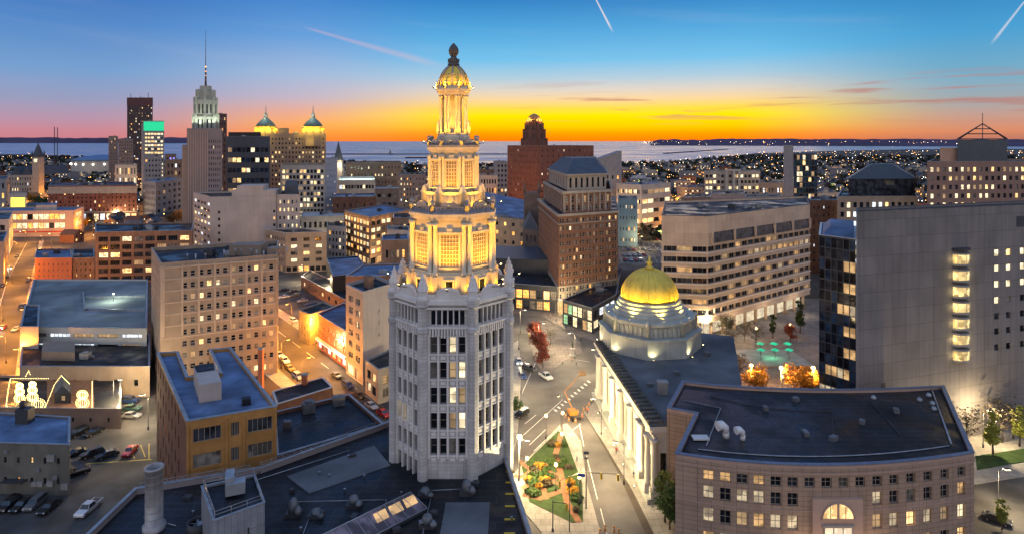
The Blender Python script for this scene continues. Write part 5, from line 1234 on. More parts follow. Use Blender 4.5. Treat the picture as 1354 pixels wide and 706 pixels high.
# glazed low wings of the hotel and the arena-like glass hall left of it
b = Bld('glass_podium', 'low dark glass roofed atrium with green lit windows beside the brick hotel tower', 'building', [(GX(744, 238), 238), (GX(783, 226), 226), (GX(815, 246), 246), (GX(822, 300), 300), (GX(790, 262), 262)], 9.5, tile_dark)
b.face(0, c=6, r=2, w=.9, h=.85, m=.2, bot=.3, top=.6, lit=.75, lits=[glow('room_green', (.45, .9, .5), .55, .6), l_dim, l_pale], st='g33'); b.face(1, c=4, r=2, w=.8, h=.8, lit=.8, st='g33', lits=[l_white, l_pale]); b.roof(roof_dark, par=.3, hvac=3).finish()
b = Bld('dark_glass_hall', 'long dark theatre hall with stepped roof and warm lit glass front left of the hotel', 'building', [(GX(655, 262), 262), (GX(737, 254), 254), (GX(735, 300), 300), (GX(712, 318), 318), (GX(652, 322), 322)], 10.5, tile_dark)
b.face(0, c=9, r=2, w=.88, h=.8, m=.2, bot=.3, top=1.2, lit=.55, lits=[l_dim, l_dim, l_amber, l_warm], st='g33'); b.roof(roof_dark, par=.5, hvac=2); t = b.finish()
m = MB(); m.prism([(GX(655, 285), 285), (GX(728, 280), 280), (GX(722, 315), 315), (GX(655, 320), 320)], 10.5, 17); m.build('upper_hall', tile_dark, t)
b = Bld('sloped_roof_hall', 'hall with a broad sloping blue metal roof behind the tower crown', 'building', [(GX(640, 420), 420), (GX(697, 400), 400), (GX(697, 470), 470), (GX(640, 490), 490)], 20, tan_brick); b.face(0, c=5, r=3, w=.3, h=.4, lit=.4, lits=[l_amber]); t = b.finish()
m = MB(); P = b.poly; m.face([(*P[0], 24), (*P[1], 20.1), (*P[2], 26), (*P[3], 31)]); m.face([(*P[0], 20.1), (*P[1], 20.1), (*P[0], 24)]); m.face([(*P[1], 20.1), (*P[2], 20.1), (*P[2], 26)]); m.build('roof', roof_blue, t)
# ---------------------------------------------------------------- city centre beyond the first blocks
def FB(label, cat, pl, pr, pyt, yl, yr, dep, mat, c=8, r=6, w=.5, h=.5, lit=.2, roofm=None, hvac=2, rc=4, name=None, st='bare', side=True, bot=.8, top=1.2, base=None, group=None, z0=0.0, par=.7, lits=None, pool=None, fr=None, pair=0, left=False, m=1.0, depth=.3, cap=None, corner=None, ray=None):
    poly = rect(pl, pr, yl, yr, dep, ray)
    if corner:     # corner = (px, y, depth factor): two faces to the camera, meeting at a near corner
        A = (GX(pl, yl), yl); Bc = (GX(corner[0], corner[1]), corner[1]); Cc = (GX(pr, yr), yr); poly = [A, Bc, Cc, (A[0]+Cc[0]-Bc[0], A[1]+Cc[1]-Bc[1])]
    zt_ = ZT(pyt, (poly[0][1] if not corner else corner[1]))
    b = Bld(name or 'city_building', label, cat, poly, zt_, mat, z0=z0, group=group)
    if fr: b.frame = fr
    kw = dict(w=w, h=h, lit=lit, st=st, bot=bot, top=top, base=base, lits=lits, pool=pool, pair=pair, m=m, depth=depth)
    b.face(0, c=c, r=r, **kw)
    if corner or side is True: b.face(1, c=rc, r=r, **kw)
    if left: b.face(3, c=rc, r=r, **kw)
    b.roof(roofm or roof_dark, par=par, hvac=hvac, cap=cap)
    return b
conc_dark = surf('brown_concrete', (.20, .165, .15), .85, .12, .2, streak=.2); glassy = surf('bronze_cladding', (.045, .035, .035), .5, .2, .3)
blue_wall = surf('blue_grey_wall', (.26, .29, .34), .8, .1, .2); pale_wall = surf('pale_wall', (.40, .375, .34), .8, .1, .3, streak=.15); brown_wall = surf('brown_render', (.17, .125, .10), .85, .2, .3)
# left street
b = FB('glass fronted two storey terminal with bright blue roof by the orange street crossing', 'building', -40, 97, 281, 452, 458, 26, surf('pink_render', (.42, .31, .28), .8, .1, .2), c=16, r=2, w=.92, h=.62, lit=.85, lits=[l_pale, l_warm, l_amber, l_pale], st='m3', bot=5, top=.6, m=6, roofm=roof_blue, base=None, hvac=2, ray=(14, 14)); t = b.finish()
m = MB(); m.prism(rect(48, 75, 462, 464, 16), b.z1, b.z1+4.2); m.build('roof_room', pale_wall, t); m = MB(); m.prism(offset_poly(rect(48, 75, 462, 464, 16), .3), b.z1+4.21, b.z1+4.5); m.build('roof_room_top', roof_blue, t)
m = MB(); P = b.poly; A5, B5 = Vector(P[0]), Vector(P[1]); L5 = (B5-A5).length; uu5 = (B5-A5).normalized(); nn5 = Vector((uu5.y, -uu5.x)); onwall(m, A5, uu5, nn5, L5*.4, L5*.96, 3.3, 4.2, .4)
m.build('red_fascia', surf('red_panel', (.35, .03, .03), .6, .1, 1), t)
for k in range(3): p = A5+uu5*L5*(.45+.2*k)+nn5*5; light('POINT', (p.x, p.y, 4), 500, (1, .65, .3), t, .5, name='canopy_light')
b = FB('three storey red brick warehouse with blue roof right of the orange lit street', 'building', 46, 95, 343, 313, 314, 32, redder_brick, c=7, r=3, w=.22, h=.45, lit=.05, roofm=roof_blue, st='sash', fr=f_white, left=True); b.finish()
b = FB('narrow brown brick building joined to the right of the red brick warehouse', 'building', 95.4, 125, 343, 315, 316, 32, loft_brick, c=4, r=3, w=.25, h=.45, lit=.1, roofm=roof_dark, side=False); b.finish()
b = FB('six storey loft building with black windows and orange uplit brick piers', 'building', 126, 254, 309, 306, 312, 30, loft_brick, c=8, r=6, w=.8, h=.62, lit=.22, lits=[l_pale, l_dim, l_warm], st='m4', bot=.3, top=1.0, hvac=8, fr=f_dark, rc=5, left=True, ray=(0, 2)); t = b.finish()
for px in (161, 192): p = (GX(px, 303.5), 303.5); light('SPOT', (p[0], p[1], 1), 9000, (1, .5, .12), t, .3, aim=(p[0], p[1]+2.2, 26), spot=34, name='uplight')
b = FB('long buff and red brick hotel block with arcaded base and two roof levels', 'building', 64, 181, 247, 545, 552, 55, surf('brick_mid', (.20, .075, .05), .9, .2, .3), c=20, r=6, w=.35, h=.5, lit=.18, base=(7, 14, .8), hvac=9, rc=6, left=True)
b.band(24.5, 6.3, .25, stone_buff); b.band(7.2, 1.0, .4, stone_buff); b.finish()
for px, yy in ((66, 200), (0, 0)): pass
b = FB('small pale lit advertising hall at the far left edge of town', 'building', 12, 35, 257, 560, 560, 14, pale_wall, c=1, r=1, w=.95, h=.8, lit=1, lits=[glow('yellow_sign', (1, .75, .08), 2.0)], hvac=0, side=False); b.finish()
for (pl, pr, pyt, yl, dp, mat, c, lab) in [(-40, 8, 238, 620, 60, stone_grey, 8, 'grey stone building at the far left edge behind the blue roofed terminal'), (-60, 12, 292, 380, 40, pale_wall, 5, 'pale low shopfront building at the left kerb of the orange street'), (-90, 5, 322, 300, 35, tan_brick, 5, 'tan building at the left edge beside the orange lit street')]:
    FB(lab, 'building', pl, pr, pyt, yl, yl+1, dp, mat, c=c, r=3, lit=.35, rc=5, hvac=2, ray=(5, 5)).finish()
# gothic post office with its tower
b = FB('old grey gothic stone hall with steep slate roofs far left', 'building', 14, 56, 232, 760, 765, 60, stone_buff, c=12, r=4, w=.4, h=.5, lit=.15, hvac=0, par=0, rc=3); t = b.finish(); z = b.z1; P = b.poly
m = MB()
for k in range(3):
    A5 = Vector(P[0])+(Vector(P[1])-Vector(P[0]))*(k/3); B5 = Vector(P[0])+(Vector(P[1])-Vector(P[0]))*((k+1)/3); M5 = (A5+B5)/2
    m.face([(*A5, z), (*B5, z), (*M5, z+11)]); m.face([(*B5, z), (B5.x, B5.y+50, z), (M5.x, M5.y+50, z+11), (*M5, z+11)]); m.face([(A5.x, A5.y+50, z), (*A5, z), (*M5, z+11), (M5.x, M5.y+50, z+11)])
m.build('roof', slate, t)
x, y = GX(50.5, 750), 750; t = thing('clock_tower', 'slim grey stone clock tower with a dark pointed spire far left', 'tower', (x, y, 0)); m = MB(); m.box(x-4.2, x+4.2, y-4.2, y+4.2, 0, 52); m.build('shaft', stone_buff, t)
m = MB(); m.box(x-4.6, x+4.6, y-4.6, y+4.6, 52.01, 54); m.frustum(ngon(x, y, 5.6, 4, pi/4), 54, ngon(x, y, .2, 4, pi/4), 70); [m.lathe(x+a*4.2, y+c*4.2, [(.9, 54), (.9, 57), (.05, 61)], 6) for a in (-1, 1) for c in (-1, 1)]; m.build('spire', slate, t)
m = MB(); m.face([(x-2, y-4.25, 46), (x+2, y-4.25, 46), (x+2, y-4.25, 50), (x-2, y-4.25, 50)]); m.build('clock_face', l_pale, t)
# arena
x, y = GX(110, 1250), 1330; t = thing('arena', 'broad arena with a shallow blue domed roof by the lake', 'arena', (x, y, 0)); m = MB(); m.lathe(x, y, [(68, 0), (68, 30)], 40, smooth=False, cap=False); m.build('wall', pale_wall, t)
m = MB(); m.lathe(x, y, [(70, 30), (58, 36), (40, 40), (18, 42), (1, 42.5)], 40); m.build('roof', surf('arena_roof', (.10, .18, .32), .5, .1, .05), t)
m = MB()
for k in range(8): a = -2.6+k*.3; m.lathe(x+68.5*cos(a), y+68.5*sin(a), [(.8, 22), (1.6, 23.5), (.8, 25)], 6)
m.build('wall_lamp', glow('lamp_far', (1, .93, .8), 10), t)
for px, pt_, yy, lab in ((72, 168, 900, 'thin lattice radio mast left of the arena'), (76, 169, 905, 'second thin lattice radio mast close beside the first')):
    x = GX(px, yy); z = ZT(pt_, yy); m = MB(); [m.tube([(x+.9*cos(a), yy+.9*sin(a), 0), (x+.4*cos(a), yy+.4*sin(a), z)], .22, 4) for a in (0, 2.1, 4.2)]
    for k in range(30): zz = z*k/30; m.tube([(x+.8, yy, zz), (x-.5, yy+.7, zz+z/30)], .12, 3)
    tag(m.build('radio_mast', steel_dark), lab, 'mast')
# dark cluster, bank tower, green topped tower
FB('dark brown slab apartment tower left of the green topped tower', 'tower', 143.5, 156, 181, 880, 880, 25, conc_dark, c=5, r=18, w=.4, h=.4, lit=.1, hvac=1, rc=3).finish()
FB('dark brown wider apartment tower behind the lit classical block', 'tower', 156.5, 176, 185, 840, 842, 28, conc_dark, c=7, r=16, w=.4, h=.4, lit=.1, hvac=1, rc=3).finish()
b = FB('lit pale classical low block with columns under the dark towers', 'building', 152, 181, 219, 790, 790, 30, pale_wall, c=7, r=3, w=.4, h=.6, lit=.4, hvac=1, rc=3); t = b.finish(); light('POINT', (GX(166, 770), 770, 12), 12000, (1, .75, .4), t, 1, name='facade_light')
b = FB('tall dark brown ribbed office tower with lit floors, tallest of the left skyline', 'tower', 168, 202, 130, 1140, 1140, 40, surf('dark_brown_tower', (.075, .05, .05), .7, .1, .1), c=16, r=30, w=.6, h=.45, lit=.12, hvac=2, side=False); t = b.t
b.band(b.z1-14, 13.5, .3, surf('brown_crown', (.11, .05, .05), .7, .1, .1), inn=.2); t = b.finish()
m = MB(); [m.tube([(GX(p_, 1150), 1150, b.z1), (GX(p_, 1150), 1150, b.z1+h_)], .5, 4) for p_, h_ in ((173, 9), (196, 11), (186, 5))]; m.build('antenna', steel_dark, t)
gb = FB('pale office tower with a green lit crown and bright floor bands', 'tower', 190, 217, 161, 745, 748, 30, stone_grey, c=6, r=17, w=.8, h=.45, lit=.8, lits=[l_pale, l_warm, l_pale], hvac=1, side=False, bot=4, top=13, corner=None); t = gb.t
m = MB(); P = gb.poly; onw = Vector(P[0]), (Vector(P[1])-Vector(P[0])).normalized(); nn5 = Vector((onw[1].y, -onw[1].x)); onwall(m, onw[0], onw[1], nn5, 0.2, (Vector(P[1])-Vector(P[0])).length-.2, gb.z1-11.5, gb.z1-.3, .5); m.build('green_crown', glow('green_lit_panel', (.01, .75, .33), .75, .12), t)
q = [(P[0][0]-9, P[0][1]+10), (P[0][0]-.05, P[0][1]+.2), (P[0][0]-.05, P[0][1]+28), (P[0][0]-9, P[0][1]+30)]; m = MB(); m.prism(q, 0, gb.z1-2); m.build('side_core', stone_grey, t); gb.finish()
FB('grey stepped office block in front of the green topped tower', 'building', 190, 214, 208, 690, 692, 30, stone_grey, c=5, r=9, w=.5, h=.4, lit=.1, rc=3).finish()
FB('pale eight storey office with regular windows right of the orange lit canyon street', 'building', 189, 241, 242, 560, 590, 40, stone_grey, c=10, r=6, w=.45, h=.5, lit=.12, rc=5, roofm=roof_blue, corner=(206, 540)).finish()
FB('small violet lit block between the green topped tower and the stepped skyscraper', 'building', 218, 233, 205, 800, 800, 25, conc_dark, c=3, r=5, lit=.6, lits=[glow('violet_room', (.3, .25, 1), 1.5)], rc=2, hvac=0).finish()
FB('brown mid-rise behind the pale eight storey office', 'building', 219, 246, 213, 660, 662, 30, brown_wall, c=5, r=6, lit=.15, rc=3).finish()
# stepped skyscraper with mast
RY = 392
rl, rr_ = GX(240, RY+18), GX(299, RY)
b = Bld('stepped_skyscraper', 'stepped grey brown art deco skyscraper with floodlit white crown and tall mast', 'skyscraper', [(GX(247, RY), RY), (GX(294, RY), RY), (GX(293, RY+26), RY+26), (GX(248, RY+26), RY+26)], ZT(172, RY), mauve_stone)
b.face(0, c=10, r=1, w=.01, h=.01, lit=0) if False else None
A5, B5 = b.poly[0], b.poly[1]; L5 = B5[0]-A5[0]
b.opening_wall(A5, B5, 0, b.z1, [(L5*(.62+.06*k), L5*(.62+.06*k)+.55) for k in range(6)], [(6+3.6*k, 7.8+3.6*k) for k in range(19)], lit=.04, st='bare'); b.done.add(0); t = b.t; b.roof(roof_dark, par=.8, hvac=0)
m = MB(); xl = GX(239, RY); zs_ = ZT(192, RY)
m.prism([(xl, RY+1.5), (GX(247, RY+1.5)-.02, RY+1.5), (GX(249, RY+24), RY+24), (GX(242, RY+24), RY+24)], 0, zs_)
m.build('side_wing', mauve_stone, t); m = MB()
for k in range(6): m.box(xl+.35+k*.62, xl+.6+k*.62, RY+1.25, RY+1.49, 8, zs_-1)
for k in range(9): xk = GX(249, RY)+k*1.55; m.box(xk, xk+.4, RY-.3, RY-.01, 10, b.z1-.5)
m.build('rib', MATS['buff_trim'], t)
cx_, cy_ = GX(271, RY+12), RY+13
m = MB(); z = b.z1; s_ = .504
m.prism(ngon(cx_, cy_, 7.5, 8, pi/8), z, z+9); m.prism(ngon(cx_, cy_, 6.7, 8, pi/8), z+9.01, z+20); m.prism(ngon(cx_, cy_, 5.4, 8, pi/8), z+20.01, z+25.5); m.prism(ngon(cx_, cy_, 3.6, 8, pi/8), z+25.51, z+29.5)
for k in range(8):
    a = pi/8+k*pi/4; 
    for R_, z0_, z1_ in ((7.6, z, z+10.5), (6.8, z+9, z+22), (5.5, z+20, z+27)): m.obox(Matrix.Translation((cx_+R_*cos(a), cy_+R_*sin(a), (z0_+z1_)/2)) @ Matrix.Rotation(a, 4, 'Z'), 1.1, 1.3, z1_-z0_)
m.build('crown', surf('pale_crown_stone', (.36, .39, .33), .8, .15, .3), t)
m = MB()
for k in range(8):
    a = k*pi/4
    for R_, z0_, z1_ in ((6.98, z+1, z+7), (6.24, z+11, z+17)):
        for d in (-1.2, 1.2): m = MB(); m.obox(Matrix.Translation((cx_+R_*cos(a)-d*sin(a), cy_+R_*sin(a)+d*cos(a), (z0_+z1_)/2)) @ Matrix.Rotation(a, 4, 'Z'), .1, .9, z1_-z0_); m.build('crown_window', g_dark, t)
m = MB(); zm = ZT(40, RY+13); m.tube([(cx_, cy_, z+29.5), (cx_, cy_, z+42)], 0.7, 8, r2=.4); m.tube([(cx_, cy_, z+42), (cx_, cy_, zm)], .24, 6, r2=.08); m.build('mast', surf('mast_paint', (.12, .07, .06), .6, .1, 1), t)
m = MB()
for k in range(4): m.lathe(cx_, cy_, [(.3, z+33+k*3), (.62, z+33.4+k*3), (.3, z+33.8+k*3)], 6)
m.build('mast_lamp', glow('mast_glow', (1, .4, .12), 3), t)
for k in range(5):
    a = -pi/2+(k-2)*pi/4; p = (cx_+13*cos(a), cy_+10.5*sin(a))
    light('SPOT', (p[0], p[1], z+1.2), 8000, (.93, 1, .80), t, .5, aim=(cx_+5*cos(a), cy_+5*sin(a), z+20), spot=80, name='crown_floodlight')
b.finish()
FB('dark brown office tower half hidden behind the stepped skyscraper', 'tower', 285, 300, 152, 520, 520, 22, surf('dark_brown_tower', (.075, .05, .05), .7, .1, .1), c=4, r=20, lit=.05, hvac=1, side=False).finish()
b = FB('dark glass office block with rows of lit ribbon windows right of the stepped skyscraper', 'office building', 299, 357, 182, 450, 452, 32, surf('slate_panel', (.07, .08, .10), .6, .1, .3), c=9, r=9, w=.86, h=.45, lit=.4, lits=[l_pale, l_warm, l_dim], st='m3', bot=1, top=5.5, hvac=4, rc=4, pool=[g_dark, g_blue, g_mid]); t = b.finish()
m = MB(); m.prism(rect(302, 345, 462, 464, 16), b.z1, b.z1+4); m.build('plant_room', glassy, t)
b = FB('blank cream slab building with lit corner windows in front of the skyscraper', 'building', 257, 365, 258, 368, 350, 40, tan_blank, c=8, r=7, w=.02, h=.02, lit=0, hvac=0, corner=(278, 348)) if False else None
zb_ = ZT(262, 352)
wp = [(GX(256, 382), 382), (GX(278.5, 350), 350), (GX(365, 356), 356), (GX(366, 392), 392)]
b = Bld('cream_slab_building', 'blank cream walled slab building stepping up at the roof in front of the skyscraper', 'building', wp, zb_, tan_blank)
b.face(0, c=5, r=8, w=.7, h=.45, lit=.35, lits=[l_pale, l_white, l_dim], st='m3', bot=2, top=2, base=(5, 4, .8))
A5, B5 = Vector(wp[1]), Vector(wp[2]); L5 = (B5-A5).length
b.opening_wall(A5, B5, 0, zb_, [(L5*.11, L5*.11+1.2), (L5*.955, L5*.955+1.2)], [(6+4*k, 7.6+4*k) for k in range(7)], litf=lambda i_, j_: i_ == 1 and rng.random() < .8, lits=[l_pale, l_warm]); b.done.add(1); b.roof(roof_dark, par=.8, hvac=3); t = b.finish()
u5 = (B5-A5).normalized(); i5 = Vector((-u5.y, u5.x)); m = MB()
def stepb(x0, x1, zt2): q = [A5+u5*x0+i5*.0, A5+u5*x1+i5*.0, A5+u5*x1+i5*14, A5+u5*x0+i5*14]; m.prism([tuple(v) for v in q], zb_+.93, zt2)
stepb(L5*.32, L5*.40, zb_+4.4); stepb(L5*.4001, L5*.80, zb_+7.0); stepb(L5*.8001, L5*.995, zb_+4.2); m.build('upper_wall', tan_blank, t)
b = FB('tan seven storey building with lit windows joined to the cream slab', 'building', 365.4, 397, 259, 357, 357, 24, tan_blank, c=5, r=8, w=.4, h=.45, lit=.5, lits=[l_pale, l_warm], st='sash', hvac=2, rc=3); t = b.finish(); m = MB(); m.prism(rect(376, 395, 362, 362, 8), b.z1, b.z1+5); m.frustum(rect(376, 395, 362, 362, 8), b.z1+5.01, rect(379, 392, 364, 364, 4), b.z1+8.5); m.build('roof_room', slate, t)
# twin domed office block
LY = 520
b = FB('brown office block with twin golden lit domed cupolas', 'office building', 352, 431, 178, LY, LY+4, 34, surf('office_brown', (.22, .17, .14), .85, .1, .2), c=17, r=19, w=.42, h=.45, lit=.2, lits=[l_pale, l_warm, l_dim], hvac=3, rc=6, bot=2, top=2); t = b.finish()
m = MB(); m.prism(rect(368, 382, LY+5, LY+5, 16), b.z1, b.z1+5.5); m.build('roof_room', MATS['office_brown'], t)
def cupola(px, py_top, yy, flag):
    x = GX(px, yy); y = yy; zb2 = b.z1
    tt = []; m = MB(); m.prism(ngon(x, y, 9.6, 8, pi/8), zb2-10, zb2+2.5); m.build('cupola_base', MATS['office_brown'], t)
    m = MB(); m.lathe(x, y, [(8.2, zb2+2.5), (8.2, zb2+6.0), (8.9, zb2+6.2), (8.9, zb2+6.8)], 20, smooth=False)
    for k in range(16): a = 2*pi*k/16; m.lathe(x+8.8*cos(a), y+8.8*sin(a), [(.5, zb2+2.6), (.5, zb2+6)], 6)
    m.build('cupola_colonnade', surf('gilded_stone', (.6, .45, .15), .7, .1, .5), t)
    m = MB(); m.lathe(x, y, [(8.3, zb2+6.9), (7.2, zb2+9.0), (5.2, zb2+11.2), (3.0, zb2+13.2), (2.2, zb2+14)], 24); m.build('cupola_dome', copper, t)
    m = MB(); m.lathe(x, y, [(1.8, zb2+14), (1.8, zb2+17), (.9, zb2+18.5), (.45, zb2+20), (.15, zb2+25)], 10)
    m.build('lantern', surf('pale_crown_stone', (.5, .52, .46), .8, .1, .3), t)
    for k in range(5): a = -pi/2+(k-2)*.7; light('POINT', (x+11*cos(a), y+11*sin(a), zb2+3.6), 3000, (1, .66, .06), t, .5, name='cupola_light')
    light('POINT', (x, y-6, zb2+15.5), 900, (1, .95, .8), t, .5, name='lantern_light'); light('POINT', (x, y-14.5, zb2-6), 2200, (1, .7, .1), t, .5, name='cupola_light')
cupola(351.5, 143, LY+8, 0); cupola(414, 148, LY+8, 1)
b = FB('white ribbed office block with a grid of lit windows below the twin domes', 'office building', 371, 430, 220, 470, 474, 30, pale_wall, c=12, r=11, w=.7, h=.6, lit=.42, lits=[l_pale, l_warm, l_dim], hvac=3, side=False, pool=[g_dark], bot=2, top=2); b.finish()
FB('pale blue grey blank side block joined to the right of the ribbed office', 'building', 430.3, 446, 212, 474, 477, 32, blue_wall, c=4, r=12, w=.2, h=.2, lit=.25, hvac=1, rc=3).finish()
x, y = GX(447.5, 700), 700; t = thing('church_steeple', 'pale stone church steeple with dark spire beside the lake', 'steeple', (x, y, 0)); m = MB(); m.box(x-5.5, x+5.5, y-5, y+5, 0, 40); m.box(x-4.4, x+4.4, y-4, y+4, 40.01, 50); m.build('tower', pale_wall, t)
m = MB(); m.frustum(ngon(x, y, 6.0, 4, pi/4), 50.01, ngon(x, y, .15, 4, pi/4), 72); m.build('spire', slate, t); m = MB(); m.face([(x-1.7, y-5.02, 41), (x+1.7, y-5.02, 41), (x+1.7, y-5.02, 46), (x-1.7, y-5.02, 46)]) if False else m.box(x-1.6, x+1.6, y-4.15, y-4.05, 42, 47); m.build('belfry_light', l_pale, t); light('POINT', (x+7, y-9, 44), 9000, (1, .9, .6), t, 1, name='steeple_light')
# middle ground left of the tower
bb = FB('brick loft with lit piers and blue roof left of the tower crown, corner forward', 'building', 455, 543, 289, 383, 388, 30, loft_brick, c=8, r=5, w=.75, h=.6, lit=.75, lits=[l_warm, l_pale, l_amber], st='m3', roofm=roof_blue, rc=8, corner=(489, 350), base=(5, 7, .9), hvac=3); t = bb.finish()
P = [Vector(p) for p in bb.poly]
for e_ in (0, 1):
    for k in range(6):
        p = P[e_]+(P[e_+1]-P[e_])*((k+.5)/6); n5 = Vector(((P[e_+1]-P[e_]).y, -(P[e_+1]-P[e_]).x)).normalized(); light('POINT', (p.x+n5.x*1.6, p.y+n5.y*1.6, bb.z1-2.0), 330, (1, .62, .22), t, .3, name='eaves_light')
FB('four storey tan corner building with lit second floor behind the car park', 'building', 350, 432, 310, 346, 336, 26, tan_brick, c=9, r=4, w=.5, h=.5, lit=.4, lits=[l_pale, l_warm], rc=3, corner=(378, 332), base=(4, 7, .4), hvac=4, cap=f_white, st='sash').finish()
FB('long low pale building with a white roof behind the tan corner building', 'building', 398, 456, 288, 425, 430, 30, pale_wall, c=8, r=2, w=.5, h=.5, lit=.3, roofm=surf('pale_roof', (.4, .4, .4), .8, .1, .2), rc=3).finish()
FB('white three storey building with dark windows left of the brick loft', 'building', 432, 458, 300, 372, 366, 18, pale_wall, c=5, r=4, w=.5, h=.5, lit=.3, rc=3).finish()
FB('brown brick block with a round lit window behind the loft roof', 'building', 440, 497, 262, 450, 455, 28, brown_brick, c=6, r=3, w=.2, h=.3, lit=.2, rc=3, roofm=roof_blue).finish()
FB('brown square tower block with horizontal windows beside the tower crown', 'building', 496, 527, 251, 455, 458, 20, brown_wall, c=4, r=5, w=.7, h=.4, lit=.08, rc=3, roofm=surf('pale_roof', (.4, .4, .4), .8, .1, .2)).finish()
b = FB('long white parking building floodlit on its roof deck', 'parking garage', 447, 496, 240, 560, 565, 60, pale_wall, c=12, r=4, w=.8, h=.4, lit=.3, rc=4, roofm=surf('pale_roof', (.4, .4, .4), .8, .1, .2), hvac=0); t = b.finish()
for k in range(4): light('POINT', (GX(455+k*11, 590), 590, b.z1+6), 6000, (.8, 1, .75), t, .5, name='deck_light')
FB('large brown hotel slab with a lit stair strip left of the tower crown', 'building', 457, 531, 216, 640, 650, 40, brown_wall, c=16, r=6, w=.3, h=.3, lit=.12, rc=4, lits=[l_pale, l_warm]).finish()
FB('dark apartment block with a lit stair column behind the tower crown', 'building', 527, 563, 232, 560, 563, 30, conc_dark, c=8, r=8, w=.3, h=.4, lit=.15, rc=3).finish()
FB('small brown block with roof plant close left of the crown', 'building', 520, 545, 290, 330, 330, 20, brown_wall, c=4, r=5, w=.5, h=.3, lit=.25, rc=3, base=(4, 3, 1)).finish()
FB('low white roofed block with lit shopfronts left of the crown', 'building', 512, 541, 306, 300, 298, 16, pale_wall, c=4, r=3, w=.5, h=.4, lit=.6, rc=3).finish()
FB('dark low block with a blue roof behind the cream corner block', 'building', 505, 540, 320, 268, 270, 16, brown_wall, c=4, r=3, w=.4, h=.4, lit=.2, rc=3, roofm=roof_blue).finish()
# right of the tower crown
for (pl, pr, pyt, yl, dp, mat, c, r, lit, lab) in [(634, 658, 233, 600, 30, pale_wall, 6, 4, .5, 'white office with lit rows right of the crown behind the trees'), (656, 672, 215, 700, 30, stone_grey, 3, 8, .1, 'grey slab block left of the red brick skyscraper'), (634, 668, 226, 720, 25, loft_brick, 6, 3, .6, 'low brick block with orange lit top floor right of the crown')]:
    FB(lab, 'building', pl, pr, pyt, yl, yl+2, dp, mat, c=c, r=r, lit=lit, rc=3, lits=[l_amber, l_warm, l_pale]).finish()
# red brick skyscraper
HY_ = 560
b = FB('broad red brick skyscraper block crowned by a stepped octagonal tower', 'skyscraper', 671, 785, 194, 590, 585, 40, surf('tower_red_brick', (.19, .085, .06), .9, .15, .2, streak=.3), c=13, r=12, w=.2, h=.35, lit=.10, rc=10, corner=(712, HY_), hvac=3, lits=[l_pale, l_dim]); t = b.finish(); zz = b.z1
RB = MATS['tower_red_brick']; cx_, cy_ = GX(706.5, 588), 592
m = MB()
for R_, z0_, z1_ in ((13.0, zz-8, zz+6), (11.0, zz+6.01, zz+15), (9.0, zz+15.01, zz+21), (7.4, zz+21.01, zz+24)):
    m.prism(ngon(cx_, cy_, R_, 8, pi/8), z0_, z1_)
    for k in range(8): a = pi/8+k*pi/4; m.obox(Matrix.Translation((cx_+R_*cos(a), cy_+R_*sin(a), (z0_+z1_)/2+.8)) @ Matrix.Rotation(a, 4, 'Z'), 1.5, 2.0, z1_-z0_+1.6)
m.build('tower', RB, t)
m = MB()
for k in range(8):
    a = k*pi/4
    for R_, z0_, z1_ in ((10.16, zz+7, zz+13), (8.3, zz+16, zz+20)):
        for d in (-1.3, 0, 1.3): m.obox(Matrix.Translation((cx_+R_*cos(a)-d*sin(a), cy_+R_*sin(a)+d*cos(a), (z0_+z1_)/2)) @ Matrix.Rotation(a, 4, 'Z'), .12, .6, z1_-z0_)
m.build('tower_window', g_dark, t)
m = MB(); m.lathe(cx_, cy_, [(6.6, zz+24), (6.2, zz+27), (4.8, zz+29.5), (2.5, zz+31), (.4, zz+31.8)], 16); m.build('dome', surf('amber_tile', (.45, .22, .08), .6, .15, .5), t)
for k in range(6): a = -pi/2+(k-2.5)*.62; light('POINT', (cx_+8.2*cos(a), cy_+8.2*sin(a), zz+25.2), 1500, (1, .62, .15), t, .4, name='dome_light')
b = Bld('wedge_roof_building', 'grey concrete building with a steeply sloping roofline behind the brick hotel tower', 'building', [(GX(785, 480), 480), (GX(822, 480), 480), (GX(822, 480), 500), (GX(785, 480), 500)], ZT(225, 480), stone_grey); b.face(0, c=5, r=5, w=.3, h=.3, lit=.1); t = b.finish()
m = MB(); z0_ = b.z1; za, zc_ = ZT(213, 480), ZT(200, 480); P = b.poly
m.prism([P[0], P[1], P[2], P[3]], z0_, z0_+.01, top=False); m.face([(*P[0], z0_), (*P[1], z0_), (*P[1], zc_), (*P[0], za)]); m.face([(*P[1], z0_), (*P[2], z0_), (*P[2], zc_), (*P[1], zc_)]); m.face([(*P[0], za), (*P[1], zc_), (*P[2], zc_), (*P[3], za)]); m.face([(*P[3], z0_), (*P[0], z0_), (*P[0], za), (*P[3], za)]); m.face([(*P[2], z0_), (*P[3], z0_), (*P[3], za), (*P[2], zc_)]); m.build('upper_wall', stone_grey, t)
